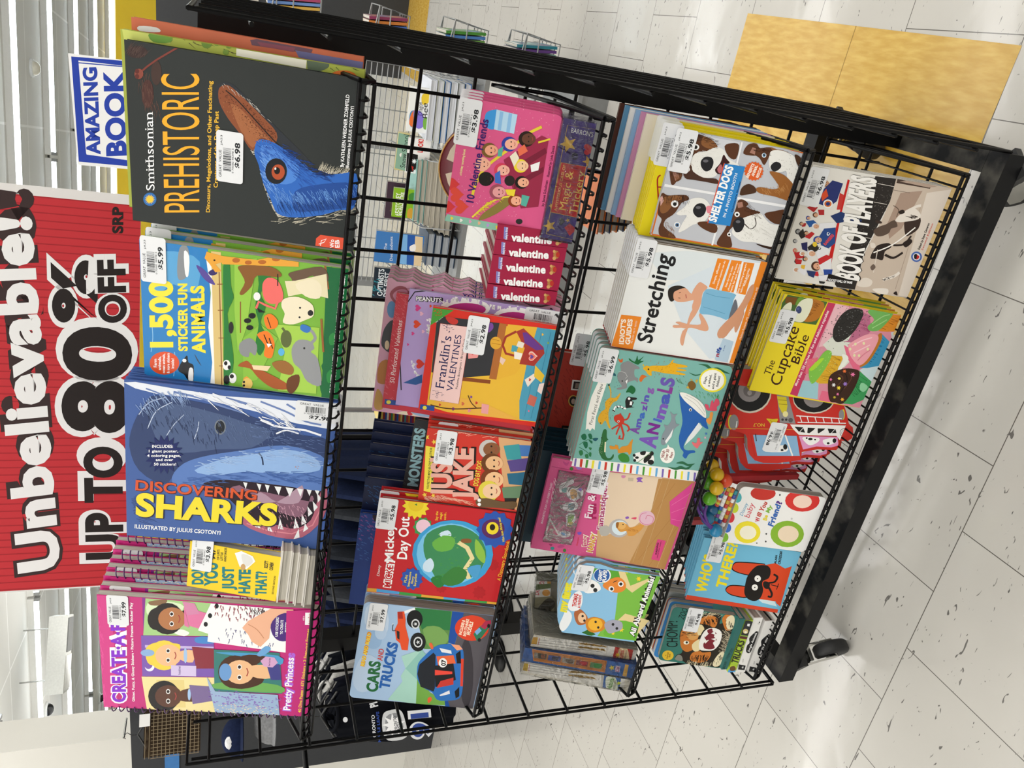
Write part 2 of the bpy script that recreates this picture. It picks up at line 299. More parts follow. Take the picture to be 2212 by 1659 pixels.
# ---------------------------------------------------------------- measured books: where each stands, its size and make
BOOKS = [
 {'key': 'face', 'name': 'spiral_bound_book', 'cat': 'activity book', 'label': 'pink spiral-bound sticker book with cartoon princess faces, at the left end of the top shelf', 'o': [-0.8608, -0.2369, 1.243], 'ex': [0.99951, -0.03117, -0.00308], 'ez': [0.00926, 0.19997, 0.97976], 'w': 0.2669, 'h': 0.357, 't': 0.013, 'style': 'spiral', 'gl': 0.25, 'sp': '7a2a80', 'st': [(0.2358, 0.3252, 0, '$7.99')], 'stack': (6, 0.00581, 0.0, 0.016, 'pink princess sticker book, spiral-bound, in the stack behind the front copy', 'princess sticker books in the stack', 1)},
 {'key': 'dont', 'name': 'paperback_book', 'cat': 'book', 'label': 'small yellow paperback with teal title letters and a paper roll, top shelf', 'o': [-0.6641, -0.232, 1.311], 'ex': [0.99804, -0.02568, -0.05715], 'ez': [0.06218, 0.29289, 0.95412], 'w': 0.0945, 'h': 0.1482, 't': 0.014, 'style': 'soft', 'gl': 0.35, 'sp': 'd8b820', 'st': [(0.0712, 0.1274, 0, '$3.98')]},
 {'key': 'shark', 'name': 'hardcover_book', 'cat': 'book', 'label': 'large blue shark book with open toothy jaws, standing sideways on the top shelf', 'o': [-0.4643, -0.2353, 1.243], 'ex': [0.99988, -0.00366, -0.01484], 'ez': [0.01525, 0.18038, 0.98348], 'w': 0.2773, 'h': 0.3032, 't': 0.01, 'style': 'hard', 'gl': 0.25, 'sp': '2a3a6a', 'st': [(0.258, 0.0289, -90, '$7.98')], 'stack': (3, -0.00028, 0.0, 0.012, 'blue shark book standing in the stack behind the front copy', 'shark books in the stack', 0)},
 {'key': '1500', 'name': 'sticker_book', 'cat': 'activity book', 'label': 'animal sticker book with yellow title over sea and green field, nearest copy', 'o': [-0.2166, -0.2353, 1.243], 'ex': [0.99991, -0.00257, 0.01339], 'ez': [-0.01225, 0.26272, 0.9648], 'w': 0.2067, 'h': 0.2824, 't': 0.018, 'style': 'soft', 'gl': 0.22, 'sp': '8a9aa8', 'st': [(0.1799, 0.2642, 0, '$5.99')], 'stack': (2, 0.00514, 0.0, 0.022, 'animal sticker book behind the front copy, its right edge showing', 'animal sticker books behind the front one', 0)},
 {'key': 'pre', 'name': 'hardcover_book', 'cat': 'book', 'label': 'black hardcover with orange title and a blue-headed prehistoric bird, top shelf right', 'o': [0.0253, -0.2348, 1.243], 'ex': [0.9998, -0.00864, 0.01794], 'ez': [-0.01511, 0.25769, 0.96611], 'w': 0.2252, 'h': 0.2933, 't': 0.012, 'style': 'hard', 'gl': 0.4, 'sp': '1d2020', 'st': [(0.1028, 0.1664, 0, '$6.98')]},
 {'key': 'olive', 'name': 'picture_book', 'cat': 'book', 'label': 'olive green picture book with trees peeking out behind the black bird hardcover', 'o': [0.037, -0.219, 1.243], 'ex': [0.99979, -0.00902, 0.01855], 'ez': [-0.01561, 0.25733, 0.9662], 'w': 0.222, 'h': 0.299, 't': 0.012, 'style': 'hard', 'gl': 0.35, 'sp': '6a7a3a', 'st': []},
 {'key': 'orange', 'name': 'picture_book', 'cat': 'book', 'label': 'orange and purple picture book at the right end of the top shelf, hindmost', 'o': [0.054, -0.196, 1.243], 'ex': [0.99986, -0.00654, 0.01521], 'ez': [-0.01308, 0.2505, 0.96803], 'w': 0.215, 'h': 0.288, 't': 0.012, 'style': 'hard', 'gl': 0.35, 'sp': '8a4a3a', 'st': []},
 {'key': 'cars', 'name': 'board_book', 'cat': 'book', 'label': 'light blue board book with a red monster truck and a blue racing car', 'o': [-0.9061, -0.2368, 0.906], 'ex': [0.99964, -0.00701, -0.02571], 'ez': [0.02664, 0.23837, 0.97081], 'w': 0.2473, 'h': 0.2544, 't': 0.024, 'style': 'board', 'gl': 0.3, 'sp': '8aa8c0', 'st': [(0.2146, 0.2266, 0, '$7.99')], 'stack': (1, 0.006, 0.0, 0.026, 'car and truck board book right behind the front copy', None, 0)},
 {'key': 'mick', 'name': 'board_book', 'cat': 'book', 'label': 'red storybook with a big blue ring and colourful striped spine edge', 'o': [-0.6503, -0.2355, 0.906], 'ex': [0.99992, -0.00635, -0.01124], 'ez': [0.01242, 0.23682, 0.97147], 'w': 0.2101, 'h': 0.2472, 't': 0.014, 'style': 'hard', 'gl': 0.3, 'sp': 'c4272e', 'st': [(0.1781, 0.232, 0, '$5.98')], 'stack': (1, 0.004, 0.0, 0.016, 'red storybook with the blue ring, behind the front copy', None, 0)},
 {'key': 'jake', 'name': 'hardcover_book', 'cat': 'book', 'label': 'small red hardcover with sketched title letters and four cartoon kids', 'o': [-0.4697, -0.2341, 0.906], 'ex': [0.99987, 0.01462, 0.00628], 'ez': [-0.01007, 0.27577, 0.96117], 'w': 0.1445, 'h': 0.1814, 't': 0.018, 'style': 'hard', 'gl': 0.35, 'sp': '8a2018', 'st': [(0.1113, 0.1472, 0, '$3.98')], 'stack': (1, 0.004, 0.0, 0.02, 'small red cartoon kids hardcover, second in its stack', None, 0)},
 {'key': 'mon', 'name': 'hardcover_book', 'cat': 'book', 'label': 'dark grey hardcover with pale blue title behind the small red cartoon book', 'o': [-0.4998, -0.1788, 0.906], 'ex': [0.99854, 0.02604, -0.04726], 'ez': [0.03801, 0.28216, 0.95862], 'w': 0.1501, 'h': 0.1937, 't': 0.016, 'style': 'hard', 'gl': 0.5, 'sp': '22262a', 'st': []},
 {'key': 'iexplore', 'name': 'hardcover_book', 'cat': 'book', 'label': 'navy hardcover with a grey label, front of the navy stack behind the red storybook', 'o': [-0.665, -0.165, 0.906], 'ex': [0.99994, -0.00735, -0.00847], 'ez': [0.00999, 0.24186, 0.97026], 'w': 0.225, 'h': 0.262, 't': 0.013, 'style': 'hard', 'gl': 0.35, 'sp': '1d2550', 'st': [], 'stack': (5, 0.0155, 0.0, 0.0145, 'navy hardcover in the stack behind the red storybook', 'navy hardcovers in the stack', 0)},
 {'key': 'fish', 'name': 'hardcover_book', 'cat': 'book', 'label': 'bright blue and purple hardcover showing past the top of the red storybook', 'o': [-0.725, -0.185, 0.906], 'ex': [0.99994, -0.00735, -0.00847], 'ez': [0.00999, 0.24186, 0.97026], 'w': 0.215, 'h': 0.268, 't': 0.012, 'style': 'hard', 'gl': 0.3, 'sp': '2a3a7a', 'st': []},
 {'key': 'frank', 'name': 'picture_book', 'cat': 'book', 'label': 'red-bordered picture book with pink title panel and a heart basket', 'o': [-0.2781, -0.2284, 0.906], 'ex': [0.99963, -0.0267, 0.00518], 'ez': [0.00235, 0.27454, 0.96157], 'w': 0.1874, 'h': 0.2006, 't': 0.006, 'style': 'soft', 'gl': 0.25, 'sp': 'c83028', 'st': [(0.1501, 0.1262, 0, '$2.98')]},
 {'key': 'peanuts', 'name': 'picture_book', 'cat': 'book', 'label': 'lavender book with black frame line, lace heart and small hearts', 'o': [-0.2705, -0.2115, 0.906], 'ex': [0.99813, 0.0605, -0.00858], 'ez': [-0.00959, 0.29376, 0.95583], 'w': 0.2024, 'h': 0.236, 't': 0.007, 'style': 'soft', 'gl': 0.3, 'sp': 'a08ac8', 'st': [(0.1864, 0.015, -90, '$3.98')]},
 {'key': 'perf', 'name': 'activity_book', 'cat': 'book', 'label': 'glossy red valentine book behind the lavender heart book', 'o': [-0.2858, -0.2096, 0.906], 'ex': [0.99922, 0.03572, -0.01658], 'ez': [0.00498, 0.30315, 0.95293], 'w': 0.204, 'h': 0.2566, 't': 0.007, 'style': 'soft', 'gl': 0.2, 'sp': 'b03040', 'st': []},
 {'key': 'scallop', 'name': 'board_book', 'cat': 'book', 'label': 'pink board book with wavy right edge behind the red valentine book', 'o': [-0.282, -0.1879, 0.906], 'ex': [0.99866, 0.0516, -0.00278], 'ez': [-0.0117, 0.27821, 0.96045], 'w': 0.2334, 'h': 0.2681, 't': 0.01, 'style': 'board', 'gl': 0.35, 'sp': 'e0a0c0', 'st': [], 'stack': (4, 0.0024, 0.0, 0.0115, 'pink wavy-edged board book in the stack behind the front copy', 'wavy-edged pink board books', 0)},
 {'key': 'magic', 'name': 'boxed_kit', 'cat': 'box', 'label': 'purple shrink-wrapped magic kit box with gold stars and a red panel', 'o': [0.0366, -0.2124, 0.906], 'ex': [0.99997, 0.00756, 0.0025], 'ez': [-0.00452, 0.28001, 0.95999], 'w': 0.1773, 'h': 0.0486, 't': 0.1, 'style': 'box', 'gl': 0.12, 'sp': '43307f', 'st': []},
 {'key': 'val10', 'name': 'board_book', 'cat': 'book', 'label': 'pink counting board book with cartoon children, standing on the purple kit box', 'o': [0.0355, -0.19, 0.9498], 'ex': [0.99989, 0.0141, -0.0055], 'ez': [0.00094, 0.30489, 0.95239], 'w': 0.1825, 'h': 0.1489, 't': 0.01, 'style': 'board', 'gl': 0.3, 'sp': '7ab09a', 'st': [(0.149, 0.1363, 0, '$3.98')], 'stack': (3, 0.00314, 0.0, 0.0115, 'pink counting board book in the stack behind the front copy', 'pink counting board books', 0)},
 {'key': 'valspine', 'name': 'boxed_book', 'cat': 'book', 'label': 'dark red valentine book, spine out, first of five from the left', 'o': [-0.1496, -0.2007, 0.906], 'ex': [0.9998, 0.00757, 0.0187], 'ez': [-0.01984, 0.20118, 0.97935], 'w': 0.0233, 'h': 0.1137, 't': 0.15, 'style': 'spineout', 'gl': 0.3, 'sp': '9a2040', 'st': []},
 {'key': 'nancy', 'name': 'magnet_book', 'cat': 'book', 'label': 'pink magnet book with a clear blister of small magnets, middle shelf', 'o': [-0.5919, -0.2365, 0.556], 'ex': [0.99993, 0.00207, -0.01173], 'ez': [0.01047, 0.31698, 0.94838], 'w': 0.2105, 'h': 0.2804, 't': 0.016, 'style': 'hard', 'gl': 0.3, 'sp': 'b84078', 'st': [(0.1814, 0.1843, 0, '$5.98')]},
 {'name': 'hardcover_book', 'cat': 'book', 'label': 'dark teal hardcover right behind the pink magnet book', 'o': [-0.6, -0.19, 0.556], 'ex': [0.99993, 0.00187, -0.01174], 'ez': [0.01077, 0.27568, 0.96119], 'w': 0.215, 'h': 0.29, 't': 0.011, 'style': 'hard', 'gl': 0.4, 'sp': '1c3a48', 'st': [], 'bg': '1c3a48', 'stack': (6, 0.004, 0.0, 0.0125, 'dark hardcover in the stack behind the pink magnet book', 'dark hardcovers behind the magnet book', 0)},
 {'key': 'amaz', 'name': 'board_book', 'cat': 'book', 'label': 'teal animal board book with a blue whale and striped spine edge, front copy', 'o': [-0.3644, -0.2353, 0.556], 'ex': [0.99994, -0.0051, -0.01015], 'ez': [0.01106, 0.23166, 0.97273], 'w': 0.2438, 'h': 0.2435, 't': 0.016, 'style': 'board', 'gl': 0.4, 'sp': 'e8e8e0', 'st': [(0.2108, 0.2294, 0, '$6.99')], 'stack': (4, 0.00044, 0.0, 0.018, 'teal animal board book in the stack behind the front copy', 'teal animal board books', 0)},
 {'key': 'stretch', 'name': 'paperback_book', 'cat': 'book', 'label': 'white exercise guide with a seated woman in a blue top, front copy', 'o': [-0.1435, -0.2345, 0.556], 'ex': [0.99989, -0.01441, 0.00249], 'ez': [0.00118, 0.24979, 0.9683], 'w': 0.1902, 'h': 0.2252, 't': 0.012, 'style': 'soft', 'gl': 0.35, 'sp': 'a8242c', 'st': [(0.163, 0.21, 0, '$5.98')], 'stack': (6, 0.00037, 0.0, 0.0135, 'white exercise guide in the stack behind the front copy', 'exercise guides in the stack', 0)},
 {'key': 'shelter', 'name': 'hardcover_book', 'cat': 'book', 'label': 'grey photo book with four brown and white dogs and a blue title bar', 'o': [0.0484, -0.2342, 0.556], 'ex': [0.99995, -0.00964, 0.0024], 'ez': [0.00022, 0.26308, 0.96477], 'w': 0.1689, 'h': 0.2056, 't': 0.01, 'style': 'hard', 'gl': 0.3, 'sp': 'c86a28', 'st': [(0.1381, 0.1899, 0, '$5.98')]},
 {'key': 'yellow', 'name': 'picture_book', 'cat': 'book', 'label': 'bright yellow picture book right behind the dog photo book', 'o': [0.0464, -0.2209, 0.556], 'ex': [0.9985, -0.0521, 0.0168], 'ez': [-0.00279, 0.25808, 0.96612], 'w': 0.1755, 'h': 0.2188, 't': 0.01, 'style': 'hard', 'gl': 0.3, 'sp': 'd8c018', 'st': [(0.1478, 0.2081, 0, '$4.98')], 'stack': (4, 0.00082, 0.0, 0.012, 'yellow picture book in the stack behind the dog book', 'yellow picture books in the stack', 0)},
 {'key': 'thomas', 'name': 'board_book', 'cat': 'book', 'label': 'arch-topped board book with meadow animals, right of the shrink-wrapped sets', 'o': [-0.8019, -0.2386, 0.556], 'ex': [0.99928, -0.03042, -0.02268], 'ez': [0.02933, 0.23989, 0.97036], 'w': 0.1773, 'h': 0.2005, 't': 0.01, 'style': 'board', 'gl': 0.35, 'sp': '8ac070', 'st': [(0.1497, 0.1706, 0, '$5.98')], 'stack': (6, 0.006, 0.0, 0.0115, 'arch-topped meadow animal board book in the stack behind the front copy', 'arch-topped board books', 0)},
 {'key': 'redphoto', 'name': 'hardcover_book', 'cat': 'book', 'label': 'large red damask book with little framed portraits, behind the teal animal books', 'o': [-0.445, -0.115, 0.556], 'ex': [0.99996, 0.00312, -0.00847], 'ez': [0.00746, 0.24196, 0.97026], 'w': 0.27, 'h': 0.3, 't': 0.02, 'style': 'hard', 'gl': 0.45, 'sp': '8a2a20', 'st': [(0.2803, 0.2207, 0, '$5.98')]},
 {'key': 'who', 'name': 'picture_book', 'cat': 'book', 'label': 'sky blue picture book with a masked orange rabbit, front copy', 'o': [-0.7599, -0.2375, 0.226], 'ex': [0.99853, 0.05392, -0.00563], 'ez': [-0.01235, 0.3274, 0.9448], 'w': 0.1628, 'h': 0.2151, 't': 0.012, 'style': 'hard', 'gl': 0.35, 'sp': 'd0442a', 'st': [(0.1393, 0.1817, 0, '$5.98')], 'stack': (4, 0.00923, 0.0, 0.014, 'sky blue rabbit picture book in the stack behind the front copy', 'rabbit picture books in the stack', 0)},
 {'key': 'disney', 'name': 'board_book', 'cat': 'book', 'label': 'white board book with coloured circles and dots along its top edge', 'o': [-0.6004, -0.2427, 0.226], 'ex': [0.99994, 0.01091, 0.00041], 'ez': [-0.00338, 0.27343, 0.96189], 'w': 0.1401, 'h': 0.1868, 't': 0.02, 'style': 'board', 'gl': 0.35, 'sp': 'e8e8e8', 'st': []},
 {'key': 'cupcake', 'name': 'hardcover_book', 'cat': 'book', 'label': 'yellow and pink baking book with frosted cupcakes, front copy', 'o': [-0.2238, -0.2341, 0.226], 'ex': [0.99964, -0.01899, -0.01873], 'ez': [0.02282, 0.24534, 0.96917], 'w': 0.1987, 'h': 0.2329, 't': 0.016, 'style': 'hard', 'gl': 0.3, 'sp': 'd8c020', 'st': [(0.1372, 0.2144, 0, '$5.98')], 'stack': (2, 0.00125, 0.0, 0.024, 'yellow cupcake baking book behind the front copy', 'cupcake books behind the front one', 0)},
 {'key': 'players', 'name': 'paperback_book', 'cat': 'book', 'label': 'white and sepia hockey players book, right end of the bottom shelf', 'o': [0.0106, -0.2338, 0.226], 'ex': [0.99983, -0.01059, 0.01524], 'ez': [-0.01213, 0.2485, 0.96856], 'w': 0.2031, 'h': 0.2573, 't': 0.014, 'style': 'soft', 'gl': 0.4, 'sp': 'c8c8c4', 'st': [(0.1673, 0.2426, 0, '$6.98')], 'stack': (2, -0.00081, 0.0, 0.016, 'hockey players book in the stack behind the front copy', 'hockey books in the stack', 0)},
 {'key': 'chomp', 'name': 'board_book', 'cat': 'book', 'label': 'teal board book with a roaring tiger, standing on top of the flat pile', 'o': [-0.9352, -0.226, 0.3133], 'ex': [0.99925, 0.03646, 0.01298], 'ez': [-0.02447, 0.33553, 0.94171], 'w': 0.1531, 'h': 0.1507, 't': 0.014, 'style': 'board', 'gl': 0.35, 'sp': '2a6058', 'st': [(0.1258, 0.0994, 0, '$4.98')]},
 {'name': 'board_book', 'cat': 'book', 'label': 'bright blue board book standing behind the tiger book on the bottom shelf', 'o': [-1.047, -0.1007, 0.226], 'ex': [0.99661, 0.07121, -0.04126], 'ez': [0.02091, 0.26582, 0.96379], 'w': 0.1694, 'h': 0.152, 't': 0.014, 'style': 'board', 'gl': 0.35, 'sp': '3f88cc', 'st': [], 'bg': '3f88cc'},
 {'name': 'board_book', 'cat': 'book', 'label': 'rust brown board book standing behind the tiger book on the bottom shelf', 'o': [-1.0464, -0.0848, 0.226], 'ex': [0.99692, 0.06712, -0.04064], 'ez': [0.02142, 0.26553, 0.96387], 'w': 0.1642, 'h': 0.1502, 't': 0.012, 'style': 'board', 'gl': 0.35, 'sp': 'a8562c', 'st': [], 'bg': 'a8562c'},
 {'name': 'board_book', 'cat': 'book', 'label': 'grey white board book standing behind the tiger book on the bottom shelf', 'o': [-1.0377, -0.0728, 0.226], 'ex': [0.99864, 0.03173, -0.04126], 'ez': [0.03147, 0.26344, 0.96416], 'w': 0.1664, 'h': 0.1582, 't': 0.016, 'style': 'board', 'gl': 0.35, 'sp': 'c2c2c0', 'st': [], 'bg': 'c2c2c0'},
 {'name': 'board_book', 'cat': 'book', 'label': 'dull grey board book standing behind the tiger book on the bottom shelf', 'o': [-1.0403, -0.0527, 0.226], 'ex': [0.9986, 0.03424, -0.04033], 'ez': [0.0299, 0.26353, 0.96419], 'w': 0.1722, 'h': 0.1523, 't': 0.016, 'style': 'board', 'gl': 0.35, 'sp': 'b4b4b2', 'st': [], 'bg': 'b4b4b2'},
 {'name': 'board_book', 'cat': 'book', 'label': 'medium blue board book standing behind the tiger book on the bottom shelf', 'o': [-1.0418, -0.0329, 0.226], 'ex': [0.99895, 0.02187, -0.04019], 'ez': [0.03304, 0.26268, 0.96432], 'w': 0.172, 'h': 0.1474, 't': 0.012, 'style': 'board', 'gl': 0.35, 'sp': '3a70b0', 'st': [], 'bg': '3a70b0'},
 {'key': 'truck', 'name': 'board_book', 'cat': 'book', 'label': 'red fire truck shaped board book, nearest of its stack', 'o': [-0.425, -0.215, 0.226], 'ex': [1.0, 0.0, 0.0], 'ez': [0.0, 0.25882, 0.96593], 'w': 0.21, 'h': 0.36, 't': 0.024, 'style': 'board', 'gl': 0.35, 'sp': 'c8322a', 'st': [(0.1095, 0.1365, 180, '$6.98')], 'stack': (3, -0.034, 0.0, 0.026, 'red fire truck shaped board book, shifted left behind the nearest copy', 'fire truck board books', 0)},
 {'key': 'dknature', 'name': 'boxed_set', 'cat': 'boxed set', 'label': 'shrink-wrapped nature book set with a blue band, leftmost of the three sets', 'o': [-1.0158, -0.2403, 0.556], 'ex': [0.99887, -0.02264, -0.04168], 'ez': [0.04664, 0.30876, 0.94999], 'w': 0.0345, 'h': 0.2408, 't': 0.13, 'style': 'box', 'gl': 0.12, 'sp': 'd8d4c4', 'st': []},
 {'key': 'dkblue', 'name': 'boxed_set', 'cat': 'boxed set', 'label': 'blue boxed set with an orange strip of five animal photos', 'o': [-0.9741, -0.2396, 0.556], 'ex': [0.99974, -0.00198, -0.02273], 'ez': [0.02223, 0.3077, 0.95123], 'w': 0.0385, 'h': 0.2464, 't': 0.13, 'style': 'box', 'gl': 0.12, 'sp': '2c5aa0', 'st': []},
 {'key': 'dkanimal', 'name': 'boxed_set', 'cat': 'boxed set', 'label': 'shrink-wrapped animal book set with a red band, right of the blue boxed set', 'o': [-0.9425, -0.2258, 0.556], 'ex': [0.99867, -0.02913, -0.04247], 'ez': [0.04882, 0.27286, 0.96081], 'w': 0.0336, 'h': 0.2301, 't': 0.13, 'style': 'box', 'gl': 0.12, 'sp': 'd8d4c4', 'st': []},
 {'key': 'dklion', 'name': 'boxed_set', 'cat': 'boxed set', 'label': 'shrink-wrapped animal set with a lion cover, behind the arch-topped board book', 'o': [-0.8957, -0.1523, 0.556], 'ex': [0.99119, 0.09912, 0.08789], 'ez': [-0.11548, 0.32137, 0.93989], 'w': 0.1548, 'h': 0.2046, 't': 0.03, 'style': 'box', 'gl': 0.12, 'sp': '6a6a50', 'st': []},
 {'key': 'junglespine', 'name': 'boxed_book', 'cat': 'book', 'label': 'thick white jungle animals book lying flat, bottom of the pile', 'o': [-0.9535, -0.235, 0.2167], 'ex': [0.99951, 0.0312, 0.00254], 'ez': [-0.00515, 0.08385, 0.99647], 'w': 0.159, 'h': 0.0271, 't': 0.1, 'style': 'flatspine', 'gl': 0.3, 'sp': 'e8e6e2', 'st': []},
 {'name': 'boxed_book', 'cat': 'book', 'label': 'thick white jungle animals book lying flat, second from the bottom of the pile', 'o': [-0.9408, -0.235, 0.2535], 'ex': [0.9987, 0.04645, 0.02099], 'ez': [-0.02477, 0.08239, 0.99629], 'w': 0.1591, 'h': 0.0236, 't': 0.1, 'style': 'flatspine', 'gl': 0.3, 'sp': 'e8e6e2', 'st': [], 'art': 'junglespine'},
 {'key': 'trucksspine', 'name': 'board_book', 'cat': 'book', 'label': 'green and black truck book lying flat on the two white books of the pile', 'o': [-0.9414, -0.235, 0.2801], 'ex': [0.99917, 0.03931, 0.01047], 'ez': [-0.01377, 0.08461, 0.99632], 'w': 0.1506, 'h': 0.0199, 't': 0.1, 'style': 'flatspine', 'gl': 0.35, 'sp': 'a8c83a', 'st': []},
 {'key': 'chompspine', 'name': 'board_book', 'cat': 'book', 'label': 'dark teal book lying flat on the green truck book, under the tiger book', 'o': [-0.9319, -0.235, 0.3053], 'ex': [0.99973, 0.02152, 0.00828], 'ez': [-0.0099, 0.07652, 0.99702], 'w': 0.1492, 'h': 0.0149, 't': 0.1, 'style': 'flatspine', 'gl': 0.4, 'sp': '2f6a66', 'st': []},
 {'name': 'paperback_book', 'cat': 'book', 'label': 'yellow paperback lying flat with white page edges out, top of its pile', 'o': [-0.6449, -0.25, 1.2957], 'ex': [0.99938, -0.0038, -0.03506], 'ez': [0.03522, 0.05454, 0.99789], 'w': 0.108, 'h': 0.0165, 't': 0.04, 'style': 'flatpages', 'gl': 0.4, 'sp': 'e0dcd4', 'st': []},
 {'name': 'paperback_book', 'cat': 'book', 'label': 'yellow paperback lying flat with white page edges out, second in its pile', 'o': [-0.6492, -0.25, 1.2838], 'ex': [0.99954, -0.00385, -0.03012], 'ez': [0.03028, 0.05389, 0.99809], 'w': 0.1087, 'h': 0.0116, 't': 0.04, 'style': 'flatpages', 'gl': 0.4, 'sp': 'e0dcd4', 'st': []},
 {'name': 'paperback_book', 'cat': 'book', 'label': 'yellow paperback lying flat with white page edges out, third in its pile', 'o': [-0.6536, -0.25, 1.2696], 'ex': [0.99963, -0.00298, -0.02708], 'ez': [0.0272, 0.05427, 0.99816], 'w': 0.1093, 'h': 0.0139, 't': 0.04, 'style': 'flatpages', 'gl': 0.4, 'sp': 'e0dcd4', 'st': []},
 {'name': 'paperback_book', 'cat': 'book', 'label': 'yellow paperback lying flat with white page edges out, bottom of its pile', 'o': [-0.6583, -0.25, 1.2529], 'ex': [0.99972, -0.00186, -0.02348], 'ez': [0.02355, 0.05467, 0.99823], 'w': 0.1099, 'h': 0.0163, 't': 0.04, 'style': 'flatpages', 'gl': 0.4, 'sp': 'e0dcd4', 'st': []},
 {'key': 'descend', 'name': 'paperback_book', 'cat': 'book', 'label': 'blue beach scene novel face-out on the far grey fixture', 'o': [-0.6685, 1.72, 0.654], 'ex': [0.99995, 0.00801, 0.00527], 'ez': [-0.00621, 0.12189, 0.99252], 'w': 0.126, 'h': 0.1908, 't': 0.018, 'style': 'soft', 'gl': 0.4, 'sp': '2a4a7a', 'st': []},
 {'key': 'house65', 'name': 'paperback_book', 'cat': 'book', 'label': 'lime green treehouse book face-out on the far grey fixture', 'o': [-0.4815, 1.72, 0.7139], 'ex': [0.9998, 0.00799, 0.01845], 'ez': [-0.01922, 0.10916, 0.99384], 'w': 0.1133, 'h': 0.0828, 't': 0.018, 'style': 'soft', 'gl': 0.4, 'sp': '6a8a2a', 'st': []},
 {'key': 'journal', 'name': 'paperback_book', 'cat': 'book', 'label': 'dark purple journal behind the lime green book on the far fixture', 'o': [-0.483, 1.75, 0.7354], 'ex': [0.99996, 0.00351, 0.00867], 'ez': [-0.00899, 0.10582, 0.99434], 'w': 0.1437, 'h': 0.083, 't': 0.018, 'style': 'soft', 'gl': 0.4, 'sp': '2a2028', 'st': []},
 {'key': 'dragon', 'name': 'paperback_book', 'cat': 'book', 'label': 'white picture book with a rainbow dragon on the far grey fixture', 'o': [-0.1274, 1.72, 0.7031], 'ex': [0.99998, 0.0031, 0.0061], 'ez': [-0.0064, 0.10642, 0.9943], 'w': 0.1604, 'h': 0.076, 't': 0.018, 'style': 'soft', 'gl': 0.4, 'sp': 'd8d8d4', 'st': []},
 {'key': 'school', 'name': 'paperback_book', 'cat': 'book', 'label': 'pale green school story book on the far grey fixture', 'o': [-0.2892, 1.74, 0.7586], 'ex': [0.99999, 0.00131, -0.00356], 'ez': [0.00339, 0.10824, 0.99412], 'w': 0.1412, 'h': 0.0437, 't': 0.018, 'style': 'soft', 'gl': 0.4, 'sp': 'b8b080', 'st': []},
 {'key': 'look', 'name': 'paperback_book', 'cat': 'book', 'label': 'black and white baby book with red letters on the far grey fixture', 'o': [-0.2953, 1.72, 0.6761], 'ex': [0.99981, 0.00737, 0.01809], 'ez': [-0.01877, 0.10588, 0.9942], 'w': 0.1321, 'h': 0.0878, 't': 0.018, 'style': 'soft', 'gl': 0.4, 'sp': 'e0e0dc', 'st': []},
 {'key': 'optim', 'name': 'paperback_book', 'cat': 'book', 'label': 'dark navy novel with white capital title on the far grey fixture', 'o': [-0.8187, 1.72, 0.7699], 'ex': [0.99989, 0.00624, 0.01358], 'ez': [-0.01421, 0.11502, 0.99326], 'w': 0.1332, 'h': 0.0691, 't': 0.018, 'style': 'soft', 'gl': 0.4, 'sp': '1a222c', 'st': []},
 {'name': 'hardcover_book', 'cat': 'book', 'label': 'white-paged book lying flat in the right stack on the far grey fixture', 'o': [-0.1211, 1.7, 0.6837], 'ex': [0.99957, 0.00771, 0.02816], 'ez': [-0.02841, 0.03473, 0.99899], 'w': 0.2184, 'h': 0.0231, 't': 0.2, 'style': 'flatpages', 'gl': 0.4, 'sp': 'c8ccd4', 'st': [], 'grp': 'flat books in the right stack on the far fixture', 'pg': 'dfe3ea'},
 {'name': 'hardcover_book', 'cat': 'book', 'label': 'white-paged book lying flat in the right stack on the far grey fixture', 'o': [-0.1218, 1.7, 0.6574], 'ex': [0.99945, 0.00903, 0.03196], 'ez': [-0.03225, 0.03468, 0.99888], 'w': 0.2215, 'h': 0.0232, 't': 0.2, 'style': 'flatpages', 'gl': 0.4, 'sp': 'b8bcae', 'st': [], 'grp': 'flat books in the right stack on the far fixture', 'pg': 'dfe3ea'},
 {'name': 'hardcover_book', 'cat': 'book', 'label': 'white-paged book lying flat in the right stack on the far grey fixture', 'o': [-0.1225, 1.7, 0.6309], 'ex': [0.99931, 0.01043, 0.03575], 'ez': [-0.03609, 0.03461, 0.99875], 'w': 0.2245, 'h': 0.0234, 't': 0.2, 'style': 'flatpages', 'gl': 0.4, 'sp': '3a6aa0', 'st': [], 'grp': 'flat books in the right stack on the far fixture', 'pg': 'dfe3ea'},
 {'name': 'hardcover_book', 'cat': 'book', 'label': 'white-paged book lying flat in the right stack on the far grey fixture', 'o': [-0.1232, 1.7, 0.6043], 'ex': [0.99915, 0.01189, 0.03953], 'ez': [-0.03992, 0.03453, 0.99861], 'w': 0.2276, 'h': 0.0235, 't': 0.2, 'style': 'flatpages', 'gl': 0.4, 'sp': 'd8dce0', 'st': [], 'grp': 'flat books in the right stack on the far fixture', 'pg': 'dfe3ea'},
 {'name': 'hardcover_book', 'cat': 'book', 'label': 'white-paged book lying flat in the right stack on the far grey fixture', 'o': [-0.1239, 1.7, 0.5775], 'ex': [0.99897, 0.01341, 0.0433], 'ez': [-0.04374, 0.03443, 0.99845], 'w': 0.2308, 'h': 0.0236, 't': 0.2, 'style': 'flatpages', 'gl': 0.4, 'sp': '8a8f8c', 'st': [], 'grp': 'flat books in the right stack on the far fixture', 'pg': 'dfe3ea'},
